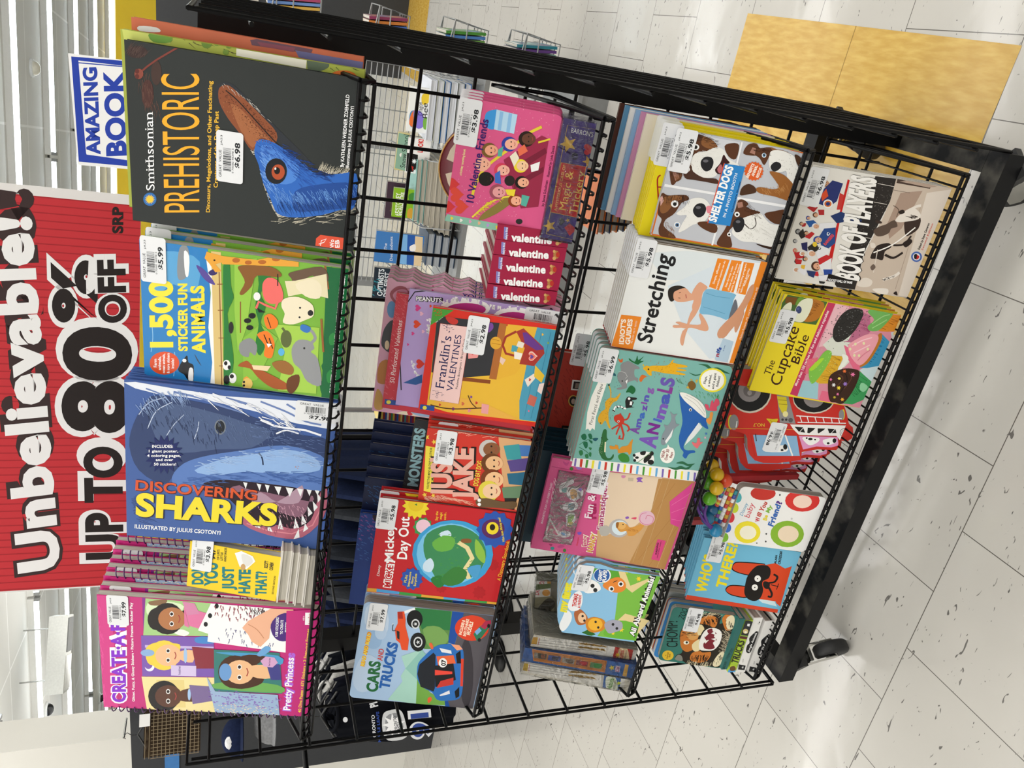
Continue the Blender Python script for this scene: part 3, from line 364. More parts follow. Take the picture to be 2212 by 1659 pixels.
 {'name': 'hardcover_book', 'cat': 'book', 'label': 'white-paged book lying flat in the right stack on the far grey fixture', 'o': [-0.1247, 1.7, 0.5505], 'ex': [0.99878, 0.015, 0.04706], 'ez': [-0.04755, 0.03433, 0.99828], 'w': 0.2339, 'h': 0.0238, 't': 0.2, 'style': 'flatpages', 'gl': 0.4, 'sp': '3a6aa8', 'st': [], 'grp': 'flat books in the right stack on the far fixture', 'pg': 'dfe3ea'},
 {'name': 'hardcover_book', 'cat': 'book', 'label': 'cream-paged book lying flat in the middle stack on the far grey fixture', 'o': [-0.4245, 1.7, 0.7003], 'ex': [0.99903, 0.01114, 0.04264], 'ez': [-0.043, 0.03453, 0.99848], 'w': 0.2378, 'h': 0.0194, 't': 0.2, 'style': 'flatpages', 'gl': 0.4, 'sp': '7aa8a0', 'st': [], 'grp': 'flat books in the middle stack on the far fixture', 'pg': 'bdb7a8'},
 {'name': 'hardcover_book', 'cat': 'book', 'label': 'cream-paged book lying flat in the middle stack on the far grey fixture', 'o': [-0.427, 1.7, 0.679], 'ex': [0.99878, 0.01275, 0.04769], 'ez': [-0.0481, 0.03442, 0.99825], 'w': 0.2479, 'h': 0.0195, 't': 0.2, 'style': 'flatpages', 'gl': 0.4, 'sp': '6a9a92', 'st': [], 'grp': 'flat books in the middle stack on the far fixture', 'pg': 'bdb7a8'},
 {'name': 'hardcover_book', 'cat': 'book', 'label': 'cream-paged book lying flat in the middle stack on the far grey fixture', 'o': [-0.4296, 1.7, 0.6576], 'ex': [0.99851, 0.01439, 0.05262], 'ez': [-0.05309, 0.03429, 0.998], 'w': 0.258, 'h': 0.0196, 't': 0.2, 'style': 'flatpages', 'gl': 0.4, 'sp': 'b8b4a8', 'st': [], 'grp': 'flat books in the middle stack on the far fixture', 'pg': 'bdb7a8'},
 {'name': 'hardcover_book', 'cat': 'book', 'label': 'cream-paged book lying flat in the middle stack on the far grey fixture', 'o': [-0.4322, 1.7, 0.6361], 'ex': [0.99822, 0.01606, 0.05743], 'ez': [-0.05795, 0.03415, 0.99774], 'w': 0.2681, 'h': 0.0197, 't': 0.2, 'style': 'flatpages', 'gl': 0.4, 'sp': 'c8c4b4', 'st': [], 'grp': 'flat books in the middle stack on the far fixture', 'pg': 'bdb7a8'},
 {'name': 'hardcover_book', 'cat': 'book', 'label': 'cream-paged book lying flat in the middle stack on the far grey fixture', 'o': [-0.4347, 1.7, 0.6145], 'ex': [0.99791, 0.01775, 0.06212], 'ez': [-0.0627, 0.034, 0.99745], 'w': 0.2783, 'h': 0.0197, 't': 0.2, 'style': 'flatpages', 'gl': 0.4, 'sp': 'a8a498', 'st': [], 'grp': 'flat books in the middle stack on the far fixture', 'pg': 'bdb7a8'},
 {'name': 'hardcover_book', 'cat': 'book', 'label': 'cream-paged book lying flat in the middle stack on the far grey fixture', 'o': [-0.4373, 1.7, 0.5927], 'ex': [0.99758, 0.01948, 0.06671], 'ez': [-0.06734, 0.03384, 0.99716], 'w': 0.2886, 'h': 0.0198, 't': 0.2, 'style': 'flatpages', 'gl': 0.4, 'sp': 'b0aca0', 'st': [], 'grp': 'flat books in the middle stack on the far fixture', 'pg': 'bdb7a8'},
 {'name': 'hardcover_book', 'cat': 'book', 'label': 'cream-paged book lying flat in the middle stack on the far grey fixture', 'o': [-0.44, 1.7, 0.5708], 'ex': [0.99724, 0.02123, 0.07119], 'ez': [-0.07188, 0.03366, 0.99685], 'w': 0.299, 'h': 0.0199, 't': 0.2, 'style': 'flatpages', 'gl': 0.4, 'sp': '9a968a', 'st': [], 'grp': 'flat books in the middle stack on the far fixture', 'pg': 'bdb7a8'},
 {'name': 'hardcover_book', 'cat': 'book', 'label': 'navy-covered book lying flat in the left stack on the far grey fixture', 'o': [-0.654, 1.7, 0.6146], 'ex': [0.99969, 0.00713, 0.02373], 'ez': [-0.02397, 0.03481, 0.99911], 'w': 0.1353, 'h': 0.028, 't': 0.2, 'style': 'flatpages', 'gl': 0.4, 'sp': '2a3f58', 'st': [], 'grp': 'navy flat books on the far fixture', 'pg': 'aab0b6'},
 {'name': 'hardcover_book', 'cat': 'book', 'label': 'navy-covered book lying flat in the left stack on the far grey fixture', 'o': [-0.6569, 1.7, 0.584], 'ex': [0.99969, 0.00745, 0.02394], 'ez': [-0.02419, 0.0348, 0.9991], 'w': 0.1322, 'h': 0.0282, 't': 0.2, 'style': 'flatpages', 'gl': 0.4, 'sp': '24344a', 'st': [], 'grp': 'navy flat books on the far fixture', 'pg': 'aab0b6'},
 {'name': 'hardcover_book', 'cat': 'book', 'label': 'navy-covered book lying flat in the left stack on the far grey fixture', 'o': [-0.6598, 1.7, 0.5531], 'ex': [0.99968, 0.00774, 0.02401], 'ez': [-0.02427, 0.0348, 0.9991], 'w': 0.1291, 'h': 0.0283, 't': 0.2, 'style': 'flatpages', 'gl': 0.4, 'sp': '2a3f58', 'st': [], 'grp': 'navy flat books on the far fixture', 'pg': 'aab0b6'},
 {'name': 'hardcover_book', 'cat': 'book', 'label': 'navy-covered book lying flat in the left stack on the far grey fixture', 'o': [-0.6628, 1.7, 0.522], 'ex': [0.99968, 0.00798, 0.02394], 'ez': [-0.0242, 0.0348, 0.9991], 'w': 0.1259, 'h': 0.0285, 't': 0.2, 'style': 'flatpages', 'gl': 0.4, 'sp': '30465c', 'st': [], 'grp': 'navy flat books on the far fixture', 'pg': 'aab0b6'},
 {'name': 'thin_paperback', 'cat': 'book', 'label': 'thin bright-spined paperback lying flat in the striped stack behind the grid', 'o': [-0.5802, 0.15, 1.0839], 'ex': [0.99923, 0.00896, 0.03833], 'ez': [-0.03861, 0.03459, 0.99866], 'w': 0.0534, 'h': 0.004, 't': 0.1, 'style': 'flatspine', 'gl': 0.4, 'sp': 'c8b04a', 'st': [], 'grp': 'thin paperbacks in the striped stack'},
 {'name': 'thin_paperback', 'cat': 'book', 'label': 'thin bright-spined paperback lying flat in the striped stack behind the grid', 'o': [-0.5819, 0.15, 1.0795], 'ex': [0.99908, 0.00977, 0.04165], 'ez': [-0.04196, 0.03453, 0.99852], 'w': 0.0565, 'h': 0.004, 't': 0.1, 'style': 'flatspine', 'gl': 0.4, 'sp': '8a2f2a', 'st': [], 'grp': 'thin paperbacks in the striped stack'},
 {'name': 'thin_paperback', 'cat': 'book', 'label': 'thin bright-spined paperback lying flat in the striped stack behind the grid', 'o': [-0.5836, 0.15, 1.0752], 'ex': [0.99894, 0.01058, 0.0449], 'ez': [-0.04524, 0.03447, 0.99838], 'w': 0.0596, 'h': 0.0041, 't': 0.1, 'style': 'flatspine', 'gl': 0.4, 'sp': '2f4f8a', 'st': [], 'grp': 'thin paperbacks in the striped stack'},
 {'name': 'thin_paperback', 'cat': 'book', 'label': 'thin bright-spined paperback lying flat in the striped stack behind the grid', 'o': [-0.5853, 0.15, 1.0708], 'ex': [0.99878, 0.01138, 0.04808], 'ez': [-0.04845, 0.0344, 0.99823], 'w': 0.0627, 'h': 0.0041, 't': 0.1, 'style': 'flatspine', 'gl': 0.4, 'sp': 'd8d0b0', 'st': [], 'grp': 'thin paperbacks in the striped stack'},
 {'name': 'thin_paperback', 'cat': 'book', 'label': 'thin bright-spined paperback lying flat in the striped stack behind the grid', 'o': [-0.587, 0.15, 1.0665], 'ex': [0.99862, 0.01217, 0.05118], 'ez': [-0.05157, 0.03433, 0.99808], 'w': 0.0659, 'h': 0.0041, 't': 0.1, 'style': 'flatspine', 'gl': 0.4, 'sp': 'b03a30', 'st': [], 'grp': 'thin paperbacks in the striped stack'},
 {'name': 'thin_paperback', 'cat': 'book', 'label': 'thin bright-spined paperback lying flat in the striped stack behind the grid', 'o': [-0.5887, 0.15, 1.0621], 'ex': [0.99845, 0.01294, 0.05419], 'ez': [-0.05461, 0.03426, 0.99792], 'w': 0.069, 'h': 0.0041, 't': 0.1, 'style': 'flatspine', 'gl': 0.4, 'sp': '3a7a5a', 'st': [], 'grp': 'thin paperbacks in the striped stack'},
 {'name': 'thin_paperback', 'cat': 'book', 'label': 'thin bright-spined paperback lying flat in the striped stack behind the grid', 'o': [-0.5905, 0.15, 1.0577], 'ex': [0.99827, 0.01371, 0.05712], 'ez': [-0.05756, 0.03419, 0.99776], 'w': 0.0722, 'h': 0.0041, 't': 0.1, 'style': 'flatspine', 'gl': 0.4, 'sp': 'c8a83a', 'st': [], 'grp': 'thin paperbacks in the striped stack'},
 {'name': 'thin_paperback', 'cat': 'book', 'label': 'thin bright-spined paperback lying flat in the striped stack behind the grid', 'o': [-0.5922, 0.15, 1.0533], 'ex': [0.9981, 0.01447, 0.05997], 'ez': [-0.06044, 0.03411, 0.99759], 'w': 0.0754, 'h': 0.0041, 't': 0.1, 'style': 'flatspine', 'gl': 0.4, 'sp': '6a2a4a', 'st': [], 'grp': 'thin paperbacks in the striped stack'},
 {'name': 'thin_paperback', 'cat': 'book', 'label': 'thin bright-spined paperback lying flat in the striped stack behind the grid', 'o': [-0.594, 0.15, 1.0489], 'ex': [0.99791, 0.01521, 0.06273], 'ez': [-0.06322, 0.03403, 0.99742], 'w': 0.0786, 'h': 0.0041, 't': 0.1, 'style': 'flatspine', 'gl': 0.4, 'sp': '2a5a9a', 'st': [], 'grp': 'thin paperbacks in the striped stack'},
 {'name': 'thin_paperback', 'cat': 'book', 'label': 'thin bright-spined paperback lying flat in the striped stack behind the grid', 'o': [-0.5957, 0.15, 1.0445], 'ex': [0.99773, 0.01595, 0.06541], 'ez': [-0.06593, 0.03395, 0.99725], 'w': 0.0818, 'h': 0.0041, 't': 0.1, 'style': 'flatspine', 'gl': 0.4, 'sp': 'b8602a', 'st': [], 'grp': 'thin paperbacks in the striped stack'},
 {'name': 'thin_paperback', 'cat': 'book', 'label': 'thin bright-spined paperback lying flat in the striped stack behind the grid', 'o': [-0.5975, 0.15, 1.04], 'ex': [0.99754, 0.01667, 0.06802], 'ez': [-0.06855, 0.03387, 0.99707], 'w': 0.085, 'h': 0.0041, 't': 0.1, 'style': 'flatspine', 'gl': 0.4, 'sp': 'd8c86a', 'st': [], 'grp': 'thin paperbacks in the striped stack'},
 {'name': 'thin_paperback', 'cat': 'book', 'label': 'thin bright-spined paperback lying flat in the striped stack behind the grid', 'o': [-0.5992, 0.15, 1.0356], 'ex': [0.99736, 0.01739, 0.07054], 'ez': [-0.0711, 0.03378, 0.9969], 'w': 0.0882, 'h': 0.0041, 't': 0.1, 'style': 'flatspine', 'gl': 0.4, 'sp': '7a2f3a', 'st': [], 'grp': 'thin paperbacks in the striped stack'},
 {'name': 'thin_paperback', 'cat': 'book', 'label': 'thin bright-spined paperback lying flat in the striped stack behind the grid', 'o': [-0.601, 0.15, 1.0311], 'ex': [0.99717, 0.0181, 0.07299], 'ez': [-0.07357, 0.03369, 0.99672], 'w': 0.0915, 'h': 0.0041, 't': 0.1, 'style': 'flatspine', 'gl': 0.4, 'sp': '4a8a8a', 'st': [], 'grp': 'thin paperbacks in the striped stack'},
 {'name': 'thin_paperback', 'cat': 'book', 'label': 'thin bright-spined paperback lying flat in the striped stack behind the grid', 'o': [-0.6028, 0.15, 1.0267], 'ex': [0.99698, 0.0188, 0.07537], 'ez': [-0.07597, 0.03361, 0.99654], 'w': 0.0947, 'h': 0.0041, 't': 0.1, 'style': 'flatspine', 'gl': 0.4, 'sp': 'a83a3a', 'st': [], 'grp': 'thin paperbacks in the striped stack'},
 {'name': 'thin_paperback', 'cat': 'book', 'label': 'thin bright-spined paperback lying flat in the striped stack behind the grid', 'o': [-0.6045, 0.15, 1.0222], 'ex': [0.99679, 0.01949, 0.07768], 'ez': [-0.0783, 0.03352, 0.99637], 'w': 0.098, 'h': 0.0041, 't': 0.1, 'style': 'flatspine', 'gl': 0.4, 'sp': 'c8742a', 'st': [], 'grp': 'thin paperbacks in the striped stack'},
 {'name': 'thin_paperback', 'cat': 'book', 'label': 'thin bright-spined paperback lying flat in the striped stack behind the grid', 'o': [-0.6063, 0.15, 1.0177], 'ex': [0.9966, 0.02018, 0.07992], 'ez': [-0.08057, 0.03342, 0.99619], 'w': 0.1012, 'h': 0.0041, 't': 0.1, 'style': 'flatspine', 'gl': 0.4, 'sp': '5a3a7a', 'st': [], 'grp': 'thin paperbacks in the striped stack'},
 {'name': 'thin_paperback', 'cat': 'book', 'label': 'thin bright-spined paperback lying flat in the striped stack behind the grid', 'o': [-0.6081, 0.15, 1.0132], 'ex': [0.99641, 0.02086, 0.08211], 'ez': [-0.08277, 0.03333, 0.99601], 'w': 0.1045, 'h': 0.0042, 't': 0.1, 'style': 'flatspine', 'gl': 0.4, 'sp': '9a2a3a', 'st': [], 'grp': 'thin paperbacks in the striped stack'},
 {'name': 'thin_paperback', 'cat': 'book', 'label': 'thin bright-spined paperback lying flat in the striped stack behind the grid', 'o': [-0.6099, 0.15, 1.0087], 'ex': [0.99621, 0.02153, 0.08423], 'ez': [-0.08492, 0.03324, 0.99583], 'w': 0.1078, 'h': 0.0042, 't': 0.1, 'style': 'flatspine', 'gl': 0.4, 'sp': 'c89a3a', 'st': [], 'grp': 'thin paperbacks in the striped stack'},
 {'name': 'hardcover_book', 'cat': 'book', 'label': 'orange and navy hardcover lying flat behind the grid, left of the yellow books', 'o': [-0.0494, 0.06, 0.7229], 'ex': [0.99579, 0.04364, 0.08055], 'ez': [-0.08196, 0.03158, 0.99613], 'w': 0.1088, 'h': 0.0135, 't': 0.1, 'style': 'flatpages', 'gl': 0.4, 'sp': 'c86a2a', 'st': [], 'grp': 'orange and navy flat hardcovers', 'pg': 'b9b3a6'},
 {'name': 'hardcover_book', 'cat': 'book', 'label': 'orange and navy hardcover lying flat behind the grid, left of the yellow books', 'o': [-0.0479, 0.06, 0.7085], 'ex': [0.99589, 0.04385, 0.07925], 'ez': [-0.08067, 0.03162, 0.99624], 'w': 0.1058, 'h': 0.0136, 't': 0.1, 'style': 'flatpages', 'gl': 0.4, 'sp': '24304f', 'st': [], 'grp': 'orange and navy flat hardcovers', 'pg': 'b9b3a6'},
 {'name': 'hardcover_book', 'cat': 'book', 'label': 'orange and navy hardcover lying flat behind the grid, left of the yellow books', 'o': [-0.0464, 0.06, 0.694], 'ex': [0.99601, 0.04392, 0.07771], 'ez': [-0.07913, 0.03167, 0.99636], 'w': 0.1027, 'h': 0.0137, 't': 0.1, 'style': 'flatpages', 'gl': 0.4, 'sp': 'd0742a', 'st': [], 'grp': 'orange and navy flat hardcovers', 'pg': 'b9b3a6'},
 {'name': 'hardcover_book', 'cat': 'book', 'label': 'orange and navy hardcover lying flat behind the grid, left of the yellow books', 'o': [-0.0449, 0.06, 0.6795], 'ex': [0.99615, 0.04382, 0.07593], 'ez': [-0.07736, 0.03175, 0.9965], 'w': 0.0996, 'h': 0.0138, 't': 0.1, 'style': 'flatpages', 'gl': 0.4, 'sp': '24304f', 'st': [], 'grp': 'orange and navy flat hardcovers', 'pg': 'b9b3a6'},
 {'name': 'hardcover_book', 'cat': 'book', 'label': 'orange and navy hardcover lying flat behind the grid, left of the yellow books', 'o': [-0.0433, 0.06, 0.6648], 'ex': [0.99631, 0.04354, 0.0739], 'ez': [-0.07532, 0.03185, 0.99665], 'w': 0.0965, 'h': 0.0138, 't': 0.1, 'style': 'flatpages', 'gl': 0.4, 'sp': 'c88a3a', 'st': [], 'grp': 'orange and navy flat hardcovers', 'pg': 'b9b3a6'},
 {'name': 'picture_book', 'cat': 'book', 'label': 'cream picture book standing behind the stack of yellow picture books', 'o': [0.0538, -0.1566, 0.5596], 'ex': [0.9985, -0.0521, 0.0168], 'ez': [-0.00279, 0.25808, 0.96612], 'w': 0.1755, 'h': 0.2188, 't': 0.0066, 'style': 'soft', 'gl': 0.4, 'sp': 'f0e8d8', 'st': [], 'bg': 'f0e8d8'},
 {'name': 'picture_book', 'cat': 'book', 'label': 'pink picture book standing behind the stack of yellow picture books', 'o': [0.055, -0.1486, 0.5617], 'ex': [0.9985, -0.0521, 0.0168], 'ez': [-0.00279, 0.25808, 0.96612], 'w': 0.1755, 'h': 0.2228, 't': 0.0066, 'style': 'soft', 'gl': 0.4, 'sp': 'c88ab0', 'st': [], 'bg': 'c88ab0'},
 {'name': 'picture_book', 'cat': 'book', 'label': 'pale blue picture book standing behind the stack of yellow picture books', 'o': [0.0562, -0.1407, 0.5637], 'ex': [0.9985, -0.0521, 0.0168], 'ez': [-0.00279, 0.25808, 0.96612], 'w': 0.1755, 'h': 0.2268, 't': 0.0066, 'style': 'soft', 'gl': 0.4, 'sp': '8ab0d8', 'st': [], 'bg': '8ab0d8'},
 {'name': 'picture_book', 'cat': 'book', 'label': 'white picture book standing behind the stack of yellow picture books', 'o': [0.0574, -0.1328, 0.5658], 'ex': [0.9985, -0.0521, 0.0168], 'ez': [-0.00279, 0.25808, 0.96612], 'w': 0.1755, 'h': 0.2308, 't': 0.0066, 'style': 'soft', 'gl': 0.4, 'sp': 'e8e8e8', 'st': [], 'bg': 'e8e8e8'},
 {'name': 'picture_book', 'cat': 'book', 'label': 'mid blue picture book standing behind the stack of yellow picture books', 'o': [0.0586, -0.1248, 0.5678], 'ex': [0.9985, -0.0521, 0.0168], 'ez': [-0.00279, 0.25808, 0.96612], 'w': 0.1755, 'h': 0.2348, 't': 0.0066, 'style': 'soft', 'gl': 0.4, 'sp': '5a90b8', 'st': [], 'bg': '5a90b8'},
 {'name': 'picture_book', 'cat': 'book', 'label': 'marbled brown picture book standing behind the stack of yellow picture books', 'o': [0.0598, -0.1169, 0.5699], 'ex': [0.9985, -0.0521, 0.0168], 'ez': [-0.00279, 0.25808, 0.96612], 'w': 0.1755, 'h': 0.2388, 't': 0.0066, 'style': 'soft', 'gl': 0.4, 'sp': '4a2418', 'st': [], 'bg': '4a2418'},
 {'key': 'redsign', 'name': 'sale_sign', 'cat': 'sign', 'label': 'big red corrugated sale sign with white and black letters above the top shelf', 'o': [-0.6022, 0.3, 1.5696], 'ex': [0.94317, 0.33231, 0.00049], 'ez': [-0.00022, -0.00085, 1.0], 'w': 0.8216, 'h': 0.2725, 't': 0.006, 'style': 'panel', 'gl': 0.45, 'sp': 'd8d8d8', 'st': []},
 {'key': 'amazing', 'name': 'shop_sign', 'cat': 'sign', 'label': 'white sign with blue frame and blue letters, behind the dinosaur hardcover', 'o': [-0.747, 4.4, 1.8417], 'ex': [0.99955, -0.01549, 0.02583], 'ez': [-0.02582, 0.00115, 0.99967], 'w': 0.673, 'h': 0.4762, 't': 0.006, 'style': 'panel', 'gl': 0.45, 'sp': 'e8e8e8', 'st': []},
]
SHIRT = {'key': 'shirt', 'name': 't_shirt', 'cat': 't-shirt', 'label': 'black hockey t-shirt with team letters and a number, behind the left grid panel', 'o': [-2.7115, 1.15, 0.3498], 'ex': [0.97593, 0.19565, -0.09638], 'ez': [0.08463, 0.06759, 0.99412], 'w': 0.2783, 'h': 0.5892, 't': 0.03, 'style': 'garment', 'gl': 0.9, 'sp': '0c0e14', 'st': [], 'ps': 0.2026}
EX = {'beads': [[-0.4932, -0.17, 0.4771, 'c8a010'], [-0.5126, -0.165, 0.4839, '5a9a20'], [-0.5015, -0.19, 0.4742, 'd0a818'], [-0.5293, -0.18, 0.4799, '5aa028'], [-0.5244, -0.205, 0.477, 'd8b020'], [-0.5524, -0.2, 0.4811, '62b02a'], [-0.5171, -0.19, 0.4489, 'd84a28'], [-0.5757, -0.165, 0.4349, 'a82a2a'], [-0.6338, -0.2, 0.4389, '2a88b8'], [-0.6134, -0.185, 0.4563, '1f6a92'], [-0.5973, -0.175, 0.4454, '1f5f88']], 'arcs': [[[-0.5291, -0.17, 0.4989], [-0.5544, -0.185, 0.5033], [-0.5837, -0.195, 0.491], [-0.6096, -0.2, 0.473], [-0.6307, -0.2, 0.4482]], [[-0.543, -0.165, 0.484], [-0.5635, -0.18, 0.4862], [-0.5916, -0.185, 0.475], [-0.6134, -0.185, 0.4576]], [[-0.5776, -0.19, 0.4737], [-0.5948, -0.195, 0.4748], [-0.6181, -0.2, 0.46], [-0.6297, -0.2, 0.4421]]], 'rods': [[[-0.5362, -0.185, 0.4302], [-0.6198, -0.185, 0.4349]], [[-0.5391, -0.185, 0.419], [-0.6257, -0.185, 0.4239]], [[-0.5446, -0.185, 0.4093], [-0.6344, -0.185, 0.4118]], [[-0.5334, -0.185, 0.4414], [-0.5823, -0.185, 0.445]]], 'round': [0.0238, -0.115, 1.0347, 0.0683], 'val5': [[-0.1618, -0.205, 0.8853], [-0.1364, -0.205, 0.8873], [-0.1128, -0.205, 0.8866], [-0.0882, -0.205, 0.8862], [-0.0639, -0.205, 0.8859], [-0.0417, -0.205, 0.8881]], 'blister': [[0.0242, 0.2608], [0.1868, 0.2627], [0.1861, 0.2025], [0.0275, 0.2039]], 'pockets': [[[0.088, 2.35, 0.888], [0.16, 2.371, 0.853], [0.14, 2.307, 0.723], [0.102, 2.28, 0.704]], [[0.088, 2.234, 0.611], [0.171, 2.255, 0.562], [0.144, 2.177, 0.406], [0.103, 2.158, 0.409]], [[0.087, 2.12, 0.338], [0.178, 2.146, 0.29], [0.148, 2.062, 0.124], [0.097, 2.04, 0.132]], [[0.086, 2.517, 1.294], [0.162, 2.541, 1.259], [0.166, 2.458, 1.056], [0.099, 2.424, 1.054]]], 'cloth': {'pa': [-1.724, 1.956, 0.967], 'pb': [-2.468, 1.578, 0.949], 'pc': [-1.759, 1.844, 0.739], 'pd': [-2.386, 1.525, 0.724], 'plaidT': [-3.714, 2.136, 1.779], 'plaidB': [-3.629, 2.093, 1.572], 'cap': [-3.464, 1.811, 1.271], 'hook': [-1.767, 0.343, 1.153], 'grey': [-1.673, 0.182, 0.654], 'wallT': [-4.538, 2.796, 2.634], 'wallB': [-4.314, 2.602, 1.899], 'hdrT': [-3.864, 2.338, 1.869], 'hdrB': [-3.802, 2.243, 1.567], 'vent1': [-6.038, 5.685, 2.777], 'vent2': [-7.15, 5.804, 2.964], 'dome1': [-6.565, 5.007, 2.926], 'dome2': [-7.592, 6.044, 2.638], 'smoke': [-1.08, 8.368, 3.288], 'darkTR': [-0.154, 5.828, 1.802]}}
